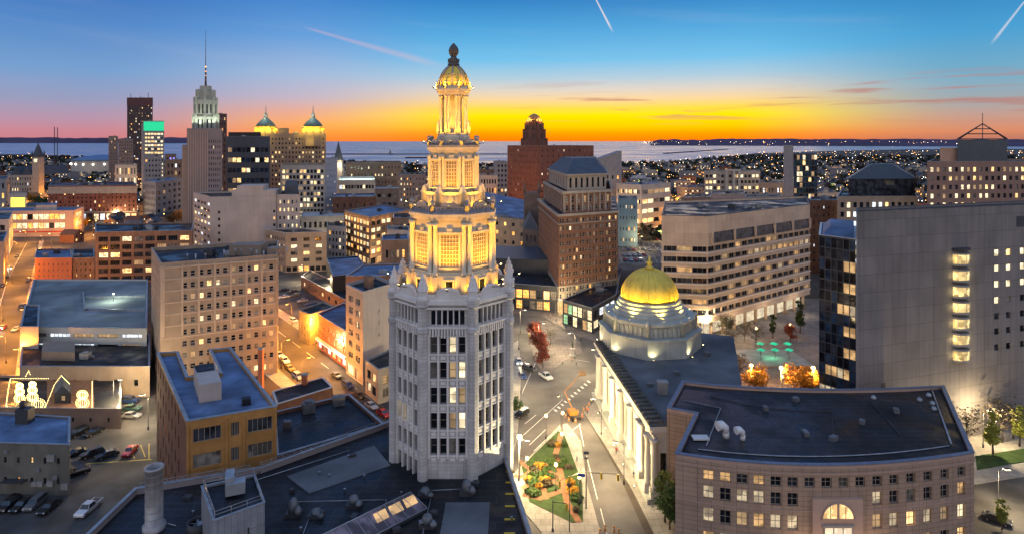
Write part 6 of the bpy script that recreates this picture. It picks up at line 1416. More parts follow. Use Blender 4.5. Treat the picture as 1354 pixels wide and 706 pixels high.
# dark stone church between the hotel tower and the crown
b = Bld('stone_church', 'dark brown gothic stone church with a square tower left of the brick hotel', 'church', [(GX(692, 330), 330), (GX(712, 325), 325), (GX(712, 325), 352), (GX(692, 330), 352)], 24, brown_wall); b.face(0, c=3, r=3, w=.25, h=.5, lit=.15, lits=[l_amber]); t = b.finish()
m = MB(); P = b.poly; xm_ = (P[0][0]+P[1][0])/2; m.face([(*P[0], 24), (*P[1], 24), (xm_, P[0][1], 32)]); m.face([(*P[1], 24), (*P[2], 24), (xm_, P[2][1], 32), (xm_, P[0][1], 32)]); m.face([(*P[3], 24), (*P[0], 24), (xm_, P[0][1], 32), (xm_, P[2][1], 32)]); m.build('roof', slate, t)
m = MB(); x = GX(703, 356); m.box(x-4.5, x+4.5, 353, 362, 0, 42); [m.lathe(x+a*4.3, 357.5+c*4.3, [(.8, 42), (.8, 45), (.05, 48)], 6) for a in (-1, 1) for c in (-1, 1)]; m.build('church_tower', brown_wall, t)
# right middle distance
b = FB('white stepped parking building with curved lit decks', 'parking garage', 815, 887, 246, 470, 480, 46, pale_wall, c=14, r=5, w=.9, h=.42, lit=.55, lits=[l_pale, l_warm, l_dim], rc=5, corner=(848, 455), st='bare', roofm=roof_blue); b.finish()
FB('turquoise clad low building in front of the white parking building', 'building', 817, 843, 264, 415, 412, 22, surf('turquoise_wall', (.19, .28, .31), .7, .15, .3), c=6, r=4, w=.3, h=.3, lit=.15, rc=3).finish()
b = FB('buff office block with a central stone portal and lit storeys in the right distance', 'office building', 931, 1005, 228, 640, 645, 34, stone_buff, c=14, r=6, w=.7, h=.5, lit=.45, lits=[l_pale, l_warm], rc=4); t = b.t; m = MB(); P = b.poly; A5 = Vector(P[0]); u5 = (Vector(P[1])-A5).normalized(); n5 = Vector((u5.y, -u5.x)); L5 = (Vector(P[1])-A5).length
for x in (.37, .50, .60): onwall(m, A5, u5, n5, L5*x, L5*x+2.4, 0, b.z1+2.5, 1.6)
onwall(m, A5, u5, n5, L5*.37, L5*.60+2.4, b.z1+.8, b.z1+3.0, 1.7); m.build('portal', pale_wall, t); b.finish()
FB('low grey hall with vaulted roof in front of the buff office block', 'building', 940, 985, 258, 440, 442, 26, stone_grey, c=5, r=2, w=.7, h=.4, lit=.3, rc=3).finish()
FB('low brick building left of the vaulted grey hall', 'building', 905, 940, 263, 420, 424, 24, brown_wall, c=6, r=2, w=.3, h=.3, lit=.3, rc=3).finish()
FB('long low block with white rooftop units above the banded office', 'building', 985, 1034, 262, 400, 402, 22, pale_wall, c=8, r=2, w=.4, h=.3, lit=.3, rc=3, hvac=8).finish()
FB('low terrace of lit shops in the right distance', 'building', 1003, 1036, 243, 560, 562, 24, tan_brick, c=8, r=3, w=.5, h=.4, lit=.7, rc=3).finish()
b = FB('slim blank concrete slab tower with a glass block joined on its right', 'tower', 1036, 1049, 194, 470, 470, 26, stone_grey, c=1, r=1, w=.01, h=.01, lit=0, side=False, hvac=0); t = b.t
c_ = Bld('x', 'x', 'x', rect(1049.3, 1081, 470, 472, 26), ZT(203, 470), tile_dark); bpy.data.objects.remove(c_.t); c_.t = t; c_.face(0, c=8, r=14, w=.9, h=.8, lit=.22, lits=[l_pale, l_dim, l_warm], pool=[g_blue, g_green, g_dark], depth=.1, st='bare', m=.3); q = MB(); q.face([(*p, c_.z1) for p in c_.poly]); q.build('roof', roof_blue, t); c_.blank(); c_.w.build('glass_block_wall', tile_dark, t); b.wins += c_.wins; b.finish()
FB('plain dark red brick block right of the banded office', 'building', 1071, 1108, 267, 330, 332, 24, brown_brick, c=5, r=9, w=.25, h=.35, lit=.12, rc=3, lits=[l_white, l_pale]).finish()
# pyramid roofed pair on the right
def pyramid_office(name_lab, pl, pr, pyt_wall, yy, dep, apex_py, mat, c, r, label):
    b = FB(label, 'office building', pl, pr, pyt_wall, yy, yy+2, dep, mat, c=c, r=r, w=.55, h=.55, lit=.5, lits=[l_pale, l_warm, l_white], rc=5, hvac=0, left=True, st='bare'); return b
b = pyramid_office('', 1107, 1213, 262, 300, 40, 220, tan_brick, 12, 9, 'tan office building with a dark glass pyramid roof above the grey slab'); t = b.finish()
q = rect(1122, 1210, 306, 308, 28); m = MB(); m.prism(q, b.z1, ZT(237, 306)); m.build('glass_storey', g_mid, t); m = MB(); cxx = sum(p[0] for p in q)/4; cyy = sum(p[1] for p in q)/4; inn = [((p[0]-cxx)*.30+cxx, (p[1]-cyy)*.3+cyy) for p in q]; m.frustum(offset_poly(q, .6), ZT(237, 306)+.02, inn, ZT(217, 318)); m.build('pyramid_roof', surf('dark_pyramid', (.05, .055, .06), .35, .1, .3, courses=1.2), t)
m = MB()
for p_, i_ in zip(offset_poly(q, .6), inn): m.tube([(*p_, ZT(237, 306)+.1), (*i_, ZT(217, 318)+.1)], .2, 4)
m.build('roof_rib', steel, t)
b = FB('tall brown office building with a wire pyramid crown and mast at the right edge', 'office building', 1226, 1390, 216, 290, 296, 44, surf('brown_precast', (.27, .17, .13), .8, .1, .3), c=20, r=14, w=.5, h=.5, lit=.5, lits=[l_pale, l_warm, l_pale, l_dim], rc=5, hvac=0, left=True, bot=1, top=1); t = b.finish()
m = MB(); q = rect(1266, 1332, 300, 303, 26); m.prism(q, b.z1, ZT(185, 300)); m.build('glass_drum', surf('grey_glass_ribs', (.07, .085, .10), .3, .1, .5, courses=1.6), t); q2 = rect(1243, 1266, 302, 302, 18); m = MB(); m.prism(q2, b.z1, ZT(196, 302)); m.build('lit_terrace_wall', surf('peach_wall', (.5, .3, .2), .8, .1, .3), t)
cxx = sum(p[0] for p in q)/4; cyy = sum(p[1] for p in q)/4; zb3, za3 = ZT(184, 300), ZT(164, 312); m = MB()
for i_ in range(4):
    p_, r_ = q[i_], q[(i_+1) % 4]
    m.tube([(*p_, zb3), (cxx, cyy, za3)], .28, 4); m.tube([((p_[0]+r_[0])/2, (p_[1]+r_[1])/2, zb3), (cxx, cyy, za3)], .18, 4)
    for f_ in (.0, .33, .66): m.tube([(p_[0]+(cxx-p_[0])*f_, p_[1]+(cyy-p_[1])*f_, zb3+(za3-zb3)*f_), (r_[0]+(cxx-r_[0])*f_, r_[1]+(cyy-r_[1])*f_, zb3+(za3-zb3)*f_)], .18, 4)
m.build('wire_pyramid', steel_dark, t); m = MB(); m.tube([(cxx, cyy, za3), (cxx, cyy, ZT(150, 312))], .15, 5); m.build('mast', steel_dark, t)
# ---------------------------------------------------------------- street lamps, trees, cars, people
ORANGE = (1, .36, .035)
def make_lamp(name, label, hgt, arm, col, e, grp, headm, globe=False):
    t = thing(name, label, 'street lamp', (0, 0, 0), grp); t['_o'] = [0, 0, 0]
    m = MB(); m.lathe(0, 0, [(.18, 0), (.18, .8), (.09, .9), (.06, hgt)], 8); 
    if arm: m.tube([(0, 0, hgt-.2), (arm*.5, 0, hgt+.35), (arm, 0, hgt+.3)], .05, 5)
    m.build('pole', steel_dark, t)
    m = MB()
    if globe: m.lathe(0, 0, [(.08, hgt), (.32, hgt+.2), (.36, hgt+.4), (.28, hgt+.65), (.05, hgt+.8)], 12)
    else: m.box(arm-.15, arm+.75, -.17, .17, hgt+.12, hgt+.2)
    m.build('lamp_head', headm, t)
    if not globe: m = MB(); m.box(arm-.2, arm+.8, -.2, .2, hgt+.21, hgt+.36); m.build('lamp_housing', steel_dark, t)
    light('POINT', (arm+.3 if arm else 0, 0, hgt-.15 if not globe else hgt+1.2), e, col, t, .35)
    return t
hO = glow('lamp_orange', (1, .52, .14), 9); hW = glow('lamp_warm_white', (1, .82, .5), 9); hC = glow('lamp_cool', (.85, .95, 1), 26)
far_off = (0, -400, -50)
LP = {'o': make_lamp('street_lamp', 'x', 8.5, 1.8, ORANGE, 20000, 'x', hO), 'w': make_lamp('street_lamp', 'x', 8.5, 1.5, (1, .76, .42), 8500, 'x', hW), 'g': make_lamp('globe_lamp', 'x', 5.2, 0, (1, .60, .20), 1500, 'x', glow('lamp_globe', (1, .66, .25), 6), True)}
lampspots = [
 ('o', 56, 330, 2.6), ('o', 50, 356, 2.6), ('o', 42, 392, 2.8), ('o', 34, 440, 2.9), ('o', -4, 350, 0), ('o', -20, 410, 0), ('o', 70, 312, -1.5), ('o', 110, 316, -1.5), ('o', 27, 500, 2.9), ('o', 22, 338, 2.9), ('o', 16, 375, 2.9), ('o', 4, 425, 2.9), ('o', 8, 480, 2.9), ('o', 34, 322, 2.9),
 ('o', 356, 412, -2.3), ('o', 386, 430, -2.3), ('o', 418, 455, -2.3), ('w', 452, 482, -2.3), ('w', 500, 516, -2.3), ('o', 372, 487, .7), ('o', 399, 514, .7), ('w', 398, 372, -1), ('w', 440, 392, -2.5),
 ('o', 190, 262, 0), ('o', 193, 282, 0), ('o', 188, 252, 0), ('w', 206, 292, 0), ('w', 430, 328, 0), ('w', 475, 345, 0), ('w', 505, 352, 0),
 ('w', 688, 440, 0), ('w', 689, 520, 0), ('w', 686, 636, 0), ('w', 742, 565, -2), ('w', 792, 500, 3.0), ('w', 735, 425, 0), ('w', 758, 430, -2), ('w', 700, 410, 0), ('w', 825, 640, 2.9), ('w', 795, 575, 2.8), ('w', 712, 460, 0), ('w', 760, 475, 3.1), ('w', 718, 396, 0),
 ('g', 743, 606, 0), ('g', 744, 576, 0), ('g', 697, 641, 0), ('g', 722, 580, 0), ('g', 735, 650, 0), ('g', 766, 668, 0),
 ('g', 992, 524, 0), ('g', 1034, 524, 0), ('g', 1076, 524, 0), ('g', 960, 470, 0), ('g', 1000, 455, 0), ('g', 1045, 450, 0), ('g', 1092, 470, 0), ('w', 930, 450, 0), ('w', 845, 330, 0), ('w', 870, 318, 0), ('w', 830, 318, 0),
 ('w', 196, 568, 3.1), ('w', 150, 545, 0), ('w', 1300, 592, 0), ('w', 1320, 680, 0)]
labs = {'o': ('tall street lamp with an orange light along the two left streets', 'orange lamps on the left streets'), 'w': ('tall street lamp with a pale light at a kerb or car park', 'pale street lamps'), 'g': ('short post lamp with a glowing globe by the park paths', 'globe lamps in the park and garden')}
first = set()
for k, px, py, rz in lampspots:
    x, y = G(px, py)
    if k not in first: o = LP[k]; o.location = (x, y, .02); o.rotation_euler.z = rz; first.add(k); index_kids(o); del o['_o']
    else: o = dup(LP[k], (x, y, .02), rz)
    o['label'], o['group'] = labs[k]
# the brightest lamps: three on tall posts in the garden behind the bank, one at the foot of the tower
for px, py, z_, lab, en, colr in ((993, 484, 8.0, 'brilliant orange garden lamp left of the other two, behind the bank roof', 11000, (1, .46, .09)), (1033, 487, 8.0, 'brilliant orange garden lamp between the other two, behind the curved roof', 11000, (1, .46, .09)), (1075, 487, 8.0, 'brilliant orange garden lamp nearest the glass block', 11000, (1, .46, .09)), (687, 578, 9.0, 'brilliant pale street lamp right of the tower foot', 13000, (1, .80, .42))):
    x, y = G(px, py, z_); t = thing('bright_lamp', lab, 'street lamp', (x, y, .15)); m = MB(); m.tube([(x, y, .15), (x, y, z_-.3)], .09, 6); m.build('pole', steel, t); m = MB(); m.lathe(x, y, [(.1, z_-.3), (.42, z_-.1), (.5, z_+.2), (.35, z_+.5), (.05, z_+.65)], 12); m.build('lamp_head', glow('lamp_blaze', (1, .72, .32), 30), t); light('POINT', (x, y-.7, z_), en, colr, t, .4)
x, y = 10.6, 111.5; t = thing('added_floodlight', 'tall mast floodlight at the lower tip of the park aimed at the white tower', 'floodlight', (x, y, .15)); m = MB(); m.tube([(x, y, .15), (x, y, 8.6)], .1, 8, r2=.06); m.build('pole', steel_dark, t)
m = MB(); m.obox(Matrix.Translation((x-.1, y, 8.8)) @ Matrix.Rotation(.5, 4, 'Z'), .5, .7, .5); m.build('housing', steel_dark, t); light('SPOT', (x-.5, y-.3, 8.9), 52000, (1, .80, .42), t, .3, aim=(-3.2, 105.6, 32), spot=75, blend=.5)  # mast and spot added to give the tower's right face its warm light
# trees
def make_tree(name, hgt, crown_r, leafm, seed, n=2600, bare=False, columnar=False, leaf=.18):
    r = random.Random(seed); t = thing(name, 'x', 'tree', (0, 0, 0)); m = MB()
    th = hgt*.35; m.tube([(0, 0, 0), (.08, .05, th*.5), (.0, .1, th), (.1, 0, hgt*.72)], .22*hgt/9, 7, r2=.05); m.build('trunk', bark, t)
    tips = []; m = MB()
    nb = 12 if not bare else 26
    for k in range(nb):
        a = r.uniform(0, 6.28); z0 = th*.7+r.random()*hgt*.4; ln = crown_r*r.uniform(.55, .95)*(.45 if columnar else 1); up = r.uniform(.25, .9)
        p1 = Vector((.05, .05, z0)); p2 = p1+Vector((cos(a)*ln*.5, sin(a)*ln*.5, up*ln*.6)); p3 = p1+Vector((cos(a)*ln, sin(a)*ln, up*ln*1.2)); m.tube([p1, p2, p3], .07*hgt/9, 4, r2=.02); tips += [p2, p3]
        if bare:
            for j in range(5): q = p2+(p3-p2)*r.random(); m.tube([q, q+Vector((r.uniform(-1, 1), r.uniform(-1, 1), r.uniform(.2, 1.2)))*crown_r*.3], .025, 3, r2=.01)
    m.build('limb', bark, t)
    m = MB(); cl = [(Vector((r.gauss(0, .42)*crown_r*(.5 if columnar else 1), r.gauss(0, .42)*crown_r*(.5 if columnar else 1), th+(hgt-th)*(r.random()**.8)*.95)), r.uniform(.28, .55)*crown_r*(.6 if columnar else 1)) for _ in range(16)]+[(p, .3*crown_r) for p in tips]
    for k in range(n):
        c, s_ = r.choice(cl); v = Vector((r.gauss(0, 1), r.gauss(0, 1), r.gauss(0, .8))).normalized()*s_*r.random()**.4; p = c+v
        R = Matrix.Rotation(r.uniform(0, 6.3), 3, 'Z') @ Matrix.Rotation(r.uniform(-1.3, 1.3), 3, 'X'); l_ = leaf*r.uniform(.6, 1.4)
        m.face([p+R @ Vector(q) for q in ((-l_, -l_*.6, 0), (l_, -l_*.6, .05), (l_*.8, l_*.7, 0), (-l_*.7, l_*.6, -.05))])
    m.build('crown', leafm, t); return t
TR = {'amber': make_tree('amber_tree', 9, 3.6, leafo, 1), 'russet': make_tree('russet_tree', 8, 3.0, leafr, 2), 'green': make_tree('green_tree', 9, 3.0, leafg, 3), 'young': make_tree('young_tree', 9.5, 2.6, leafy, 4, n=2200, columnar=True), 'bare': make_tree('bare_tree', 9, 3.4, leafd, 5, n=260, bare=True), 'dull': make_tree('dull_tree', 10, 4.2, leafd, 6), 'fir': make_tree('conifer', 11, 2.6, surf('leaf_fir', (.03, .05, .02), .9, .3, 1.5), 7, columnar=True, n=2800)}
trees = [('russet', 712, 470, 1, 'dark red tree on the traffic island nearest the plaza', None), ('russet', 718, 486, .8, 'small dark red tree at the near tip of the traffic island', None), ('russet', 707, 452, .9, 'dark red tree at the far end of the traffic island', None), ('bare', 728, 455, .7, 'leafless young tree in the middle of the traffic island', None),
 ('green', 683, 548, .5, 'small street tree close against the right foot of the white tower', None), ('young', 879, 690, 1.0, 'bright green tree filling the gap between the bank and the curved office', None), ('green', 886, 700, .9, 'darker green tree behind the bright one at the curved office corner', None),
 ('amber', 998, 528, 1.0, 'golden tree lit from below left in the lamp lit garden', None), ('amber', 1058, 530, 1.1, 'broad golden tree at the right end of the lamp lit garden', None), ('amber', 1075, 525, .8, 'smaller golden tree beside the glass block', None), ('bare', 978, 500, .9, 'leafless tree at the left of the garden', None),
 ('fir', 1058, 440, 1.1, 'dark slim conifer left of the glass block', None), ('fir', 1022, 447, .8, 'small dark conifer under the banded office', None), ('bare', 985, 452, .9, 'bare tree under the banded office', None), ('bare', 1000, 458, .9, 'second bare tree under the banded office', None), ('russet', 1045, 452, .8, 'red leaved tree beside the slim conifer', None), ('bare', 968, 460, .8, 'bare tree at the corner of the banded office', None), ('dull', 960, 445, .8, 'dull leaved tree at the left corner of the banded office', None),
 ('young', 1313, 602, 1.05, 'bright slender tree standing before the grey slab', None), ('young', 1348, 590, 1.0, 'second slender tree before the grey slab at the picture edge', None), ('bare', 1278, 590, 1.1, 'bare tree at the right end of the curved office roof', None), ('bare', 1325, 585, 1.2, 'leafless tree throwing shadows on the grey slab', None), ('bare', 1340, 580, 1.1, 'leafless tree nearest the right edge of the picture', None), ('young', 1325, 700, .6, 'young tree in the bottom right courtyard', None),
 ('amber', 240, 300, 1.6, 'big amber tree at the square beside the stepped skyscraper', None), ('dull', 228, 303, 1.4, 'dull tree at the square left of the big amber one', None), ('amber', 108, 306, 1.1, 'amber tree right of the glass fronted terminal', None), ('dull', 118, 304, 1.1, 'dull tree between the terminal and the loft', None), ('amber', 42, 272, 1.5, 'golden street tree at the far left by the yellow lit hall', None), ('green', 50, 276, 1.4, 'green street tree beside the golden one far left', None),
 ('green', 387, 348, .8, 'small lit street tree left of the tan corner building', None), ('young', 403, 352, .7, 'bright small street tree before the tan corner building', None), ('bare', 405, 392, .6, 'leafless little tree in the car park', None),
 ('dull', 640, 262, 1.6, 'dark tree right of the tower crown', None), ('dull', 652, 258, 1.6, 'dark tree beside the white office right of the crown', None), ('dull', 700, 345, 1.3, 'dark tree beside the stone church', None), ('dull', 896, 296, 1.4, 'tree left of the banded office roof', None), ('amber', 872, 292, 1.3, 'amber tree right of the white parking building', None)]
ff = set()
for k, px, py, s_, lab, g in trees:
    x, y = G(px, py, .1)
    if k not in ff: o = TR[k]; ff.add(k); o.location = (x, y, .1); o.scale = (s_,)*3; index_kids(o); del o['_o']; o['label'] = lab
    else: o = dup(TR[k], (x, y, .1), rng.uniform(0, 6), lab, scale=s_)
# cars
def color_mat(name, rough=.3):
    m, t, b = new_mat(name); oi = t.nodes.new('ShaderNodeObjectInfo'); t.links.new(oi.outputs['Color'], b.inputs['Base Color']); b.inputs['Roughness'].default_value = rough; b.inputs['Coat Weight'].default_value = .6; b.inputs['Metallic'].default_value = .1; return m
paintm = color_mat('car_paint'); tyre_m = surf('tyre_rubber', (.02, .02, .02), .9, .1, 2); rim_m = surf('alloy', (.4, .4, .42), .35, .1, 2, metal=.8); cglass = glass('car_glass', (.02, .025, .03), .05, .8)
hl_on = glow('headlamp_lit', (1, .93, .75), 18); tl_m = surf('tail_lamp', (.4, .01, .01), .3, .1, 2); hl_m = surf('headlamp_clear', (.6, .6, .58), .2, .1, 2)
def make_car(name, prof, top, Lc, Wc, lit=False, cat='car'):
    """car body lofted from a side profile; front towards -y"""
    t = thing(name, 'x', cat, (0, 0, 0)); m = MB(); hw = Wc/2
    n = len(prof)
    for s_ in (1, -1):
        pts = [(s_*hw, y, z) for y, z in prof]; m.face(pts if s_ == 1 else pts[::-1])
    for i in range(n):
        a, c = prof[i], prof[(i+1) % n]; m.face([(-hw, a[0], a[1]), (hw, a[0], a[1]), (hw, c[0], c[1]), (-hw, c[0], c[1])][::-1])
    o = m.build('body', paintm, t); bv = o.modifiers.new('round', 'BEVEL'); bv.width = .09; bv.segments = 2
    m = MB(); (y0, z0), (y1, z1), (y2, z2), (y3, z3) = top; hi = hw-.06; ht = hw-.26      # glasshouse
    B4 = [(-hi, y0), (hi, y0), (hi, y3), (-hi, y3)]; T4 = [(-ht, y1), (ht, y1), (ht, y2), (-ht, y2)]
    for i in range(4):
        j = (i+1) % 4; m.face([(*B4[i], z0), (*B4[j], z0), (*T4[j], z1), (*T4[i], z1)])
    m.build('glasshouse', cglass, t)
    m = MB(); m.box(-ht-.03, ht+.03, y1-.05, y2+.05, z1-.02, z1+.05)
    for i in range(4): m.tube([(*B4[i], z0), (*T4[i], z1)], .05, 4)
    m.build('roof', paintm, t)
    for y in (-Lc*.31, Lc*.30):
        for s_ in (-1, 1):
            w = MB(); rr = .34; x0, x1 = s_*(hw-.2), s_*(hw+.02); w.v; k_ = 12
            for a in range(k_):
                a0_, a1_ = 2*pi*a/k_, 2*pi*(a+1)/k_
                w.face([(x0, y+rr*cos(a0_), rr+rr*sin(a0_)), (x1, y+rr*cos(a0_), rr+rr*sin(a0_)), (x1, y+rr*cos(a1_), rr+rr*sin(a1_)), (x0, y+rr*cos(a1_), rr+rr*sin(a1_))])
            w.face([(x1, y+rr*cos(2*pi*a/k_), rr+rr*sin(2*pi*a/k_)) for a in range(k_)]); wo_ = w.build('wheel', tyre_m, t)
            w = MB(); w.face([(x1+s_*.012, y+.2*cos(2*pi*a/k_), rr+.2*sin(2*pi*a/k_)) for a in range(k_)]); w.build('rim', rim_m, wo_, off=(0, 0, 0))
    yf, yb = min(p[0] for p in prof), max(p[0] for p in prof)
    for s_ in (-1, 1):
        w = MB(); w.box(s_*hw*.72-.17, s_*hw*.72+.17, yf-.03, yf+.05, .62, .78); w.build('headlight', hl_on if lit else hl_m, t)
        w = MB(); w.box(s_*hw*.76-.13, s_*hw*.76+.13, yb-.05, yb+.03, .7, .88); w.build('tail_light', tl_m, t)
    if lit: light('SPOT', (0, yf-.1, .7), 900, (1, .9, .7), t, .1, spot=70, blend=.8, name='headlight_beam').rotation_euler = (radians(82), 0, pi)
    return t
sedan_p = [(-2.25, .3), (2.25, .3), (2.28, .85), (2.0, .98), (-1.0, .95), (-2.1, .82), (-2.28, .65)]
suv_p = [(-2.3, .35), (2.3, .35), (2.32, 1.0), (2.2, 1.15), (-1.2, 1.1), (-2.2, .98), (-2.34, .7)]
CAR = {'sedan': make_car('parked_car', sedan_p, [(-.95, .94), (-.25, 1.42), (1.05, 1.42), (1.75, .97)], 4.5, 1.78), 'suv': make_car('parked_suv', suv_p, [(-1.1, 1.1), (-.55, 1.7), (1.9, 1.7), (2.2, 1.12)], 4.6, 1.88),
       'pickup': make_car('pickup_truck', [(-2.6, .4), (2.8, .4), (2.8, 1.15), (.9, 1.15), (-1.2, 1.12), (-2.5, 1.0), (-2.65, .7)], [(-1.2, 1.12), (-.7, 1.8), (.6, 1.8), (.9, 1.14)], 5.4, 1.95, cat='pickup'), 'van': make_car('delivery_van', [(-2.6, .4), (2.9, .4), (2.9, 1.2), (2.85, 1.25), (-1.9, 1.15), (-2.6, .95)], [(-1.95, 1.15), (-1.2, 2.2), (2.6, 2.2), (2.85, 1.22)], 5.5, 2.0, cat='van'),
       'driving': make_car('driving_car', sedan_p, [(-.95, .94), (-.25, 1.42), (1.05, 1.42), (1.75, .97)], 4.5, 1.78, lit=True)}
m = MB(); m.box(-.8, .8, 1.05, 2.7, 1.152, 1.17); m.build('cargo_bed', steel_dark, CAR['pickup'])
BLK, DK, GRY, SIL, WHT, RED, BLU, TEAL = (.012, .012, .014, 1), (.03, .035, .04, 1), (.12, .125, .13, 1), (.4, .41, .42, 1), (.7, .7, .68, 1), (.45, .01, .015, 1), (.02, .05, .16, 1), (.05, .14, .13, 1)
cars = [('suv', 12, 671, .05, BLK, 'black suv at the left end of the row under the grey workshop wall'), ('sedan', 29, 671, 0, BLK, 'black car second from the left under the grey workshop wall'), ('suv', 47, 669, .05, GRY, 'dark grey car third from the left under the grey workshop wall'), ('sedan', 65, 674, 0, BLK, 'black car at the right end of the row under the grey workshop wall'),
 ('pickup', 117, 676, -.05, WHT, 'white pickup truck driving alone in the dark part of the lot'), ('sedan', 172, 599, .1, RED, 'red car parked alone on the yellow line'), ('sedan', 100, 602, -.8, BLK, 'black car left in the slanted row of three in the lot'), ('suv', 122, 603, -.8, DK, 'dark suv in the middle of the slanted row of three'), ('sedan', 142, 604, -.8, DK, 'dark car at the right of the slanted row of three'), ('sedan', 103, 627, -.9, BLK, 'black car parked alone below the slanted row'), ('suv', 103, 575, -.3, BLK, 'black suv parked below the terrace bar wall on the left'), ('sedan', 124, 574, -.3, BLK, 'black car parked below the terrace bar wall on the right'),
 ('suv', 172, 532, 1.5, BLU, 'dark blue suv at the top of the lot beside the ochre warehouse'), ('sedan', 174, 542, 1.5, TEAL, 'dull teal car below the dark blue suv'), ('sedan', 174, 552, 1.5, SIL, 'silver car below the dull teal one'),
 ('driving', 14, 356, .45, WHT, 'white car with headlights on the orange street'), ('sedan', 7, 368, .4, DK, 'dark car at the left kerb of the orange street'), ('sedan', 3, 379, .4, GRY, 'grey car at the left kerb below the dark one'), ('sedan', 38, 372, .45, DK, 'dark car at the right kerb beside the red brick warehouse'), ('suv', 29, 407, .4, DK, 'dark suv beside the stair block kerb'), ('sedan', 21, 437, .35, SIL, 'silver car at the kerb below the stair block'), ('driving', 3, 435, .4, RED, 'red car with headlights at the left picture edge'), ('sedan', 22, 340, .5, BLU, 'blue car high up the orange street'),
 ('driving', 369, 471, .75, SIL, 'silver car first in the kerb row by the apartment block'), ('suv', 376, 479, .75, WHT, 'white suv second in the kerb row by the apartment block'), ('sedan', 383, 489, .75, (.35, .22, .02, 1), 'yellow cab in the kerb row by the apartment block'), ('suv', 394, 500, .75, SIL, 'silver suv nearest in the kerb row by the apartment block'),
 ('sedan', 445, 499, .75, DK, 'dark car at the far kerb below the brick row building'), ('suv', 460, 512, .75, BLU, 'bright blue suv at the kerb below the cream block'), ('sedan', 475, 525, .75, BLK, 'black car behind the bright blue suv'), ('sedan', 491, 539, .75, SIL, 'silver car near the foot of the white tower'), ('sedan', 507, 549, .75, RED, 'dark red car nearest the foot of the white tower'),
 ('sedan', 375, 385, -.9, BLK, 'black car at the back left of the car park'), ('sedan', 388, 387, -.9, DK, 'dark car at the back of the car park'), ('sedan', 375, 394, -.9, WHT, 'white car at the left of the car park'), ('sedan', 390, 392, -.9, GRY, 'grey car in the car park'), ('sedan', 400, 399, -.9, SIL, 'silver car in the car park'), ('suv', 411, 404, -.9, BLU, 'blue suv at the right of the car park'), ('suv', 388, 426, .8, WHT, 'white suv leaving the car park beside the yellow lit building'),
 ('suv', 699, 490, 1.0, DK, 'dark suv on the avenue beside the traffic island'), ('sedan', 691, 499, .2, BLU, 'blue car beside the white tower on the avenue'), ('suv', 690, 550, -.6, BLK, 'black suv waiting at the junction right of the white tower'), ('pickup', 722, 500, .5, WHT, 'white pickup with equipment at the tip of the traffic island'), ('driving', 686, 480, .1, SIL, 'silver car with headlights coming down the avenue'),
 ('sedan', 971, 487, 1.4, DK, 'dark car behind the bank under the garden trees'), ('sedan', 960, 500, 1.4, SIL, 'silver car behind the bank'), ('sedan', 1318, 690, .8, DK, 'dark car in the bottom right courtyard')]
cf = set()
def put_car(k, x, y, rz, col, lab, grp=None):
    if k not in cf:
        cf.add(k); o = CAR[k]; index_kids(o); del o['_o']; o.location = (x, y, .05); o.rotation_euler.z = rz; o['label'] = lab; fix = [o]
        while fix: q = fix.pop(); q.color = col; fix += KID.get(q.name, [])
    else: o = dup(CAR[k], (x, y, .05), rz, lab, color=col)
    if grp: o['group'] = grp
CAR_UNUSED = bpy.data.objects.get('delivery_van')
for q_ in ([CAR_UNUSED]+list(CAR_UNUSED.children_recursive)): bpy.data.objects.remove(q_)
for k, px, py, rz, col, lab in cars: put_car(k, *G(px, py), rz, col, lab)
r9 = random.Random(9)
for i in range(5):
    for j in range(9):
        if r9.random() < .3: continue
        px = 822+j*6.6+i*1.2; py = 318+i*6.6
        if px > 884: continue
        put_car(r9.choice(['sedan', 'suv', 'sedan']), *G(px, py), .1+r9.uniform(-.05, .05), r9.choice([SIL, WHT, GRY, DK, SIL, WHT, RED, BLU]), 'car parked in the floodlit lot between the hotel tower and the banded office', 'cars in the lot by the banded office')
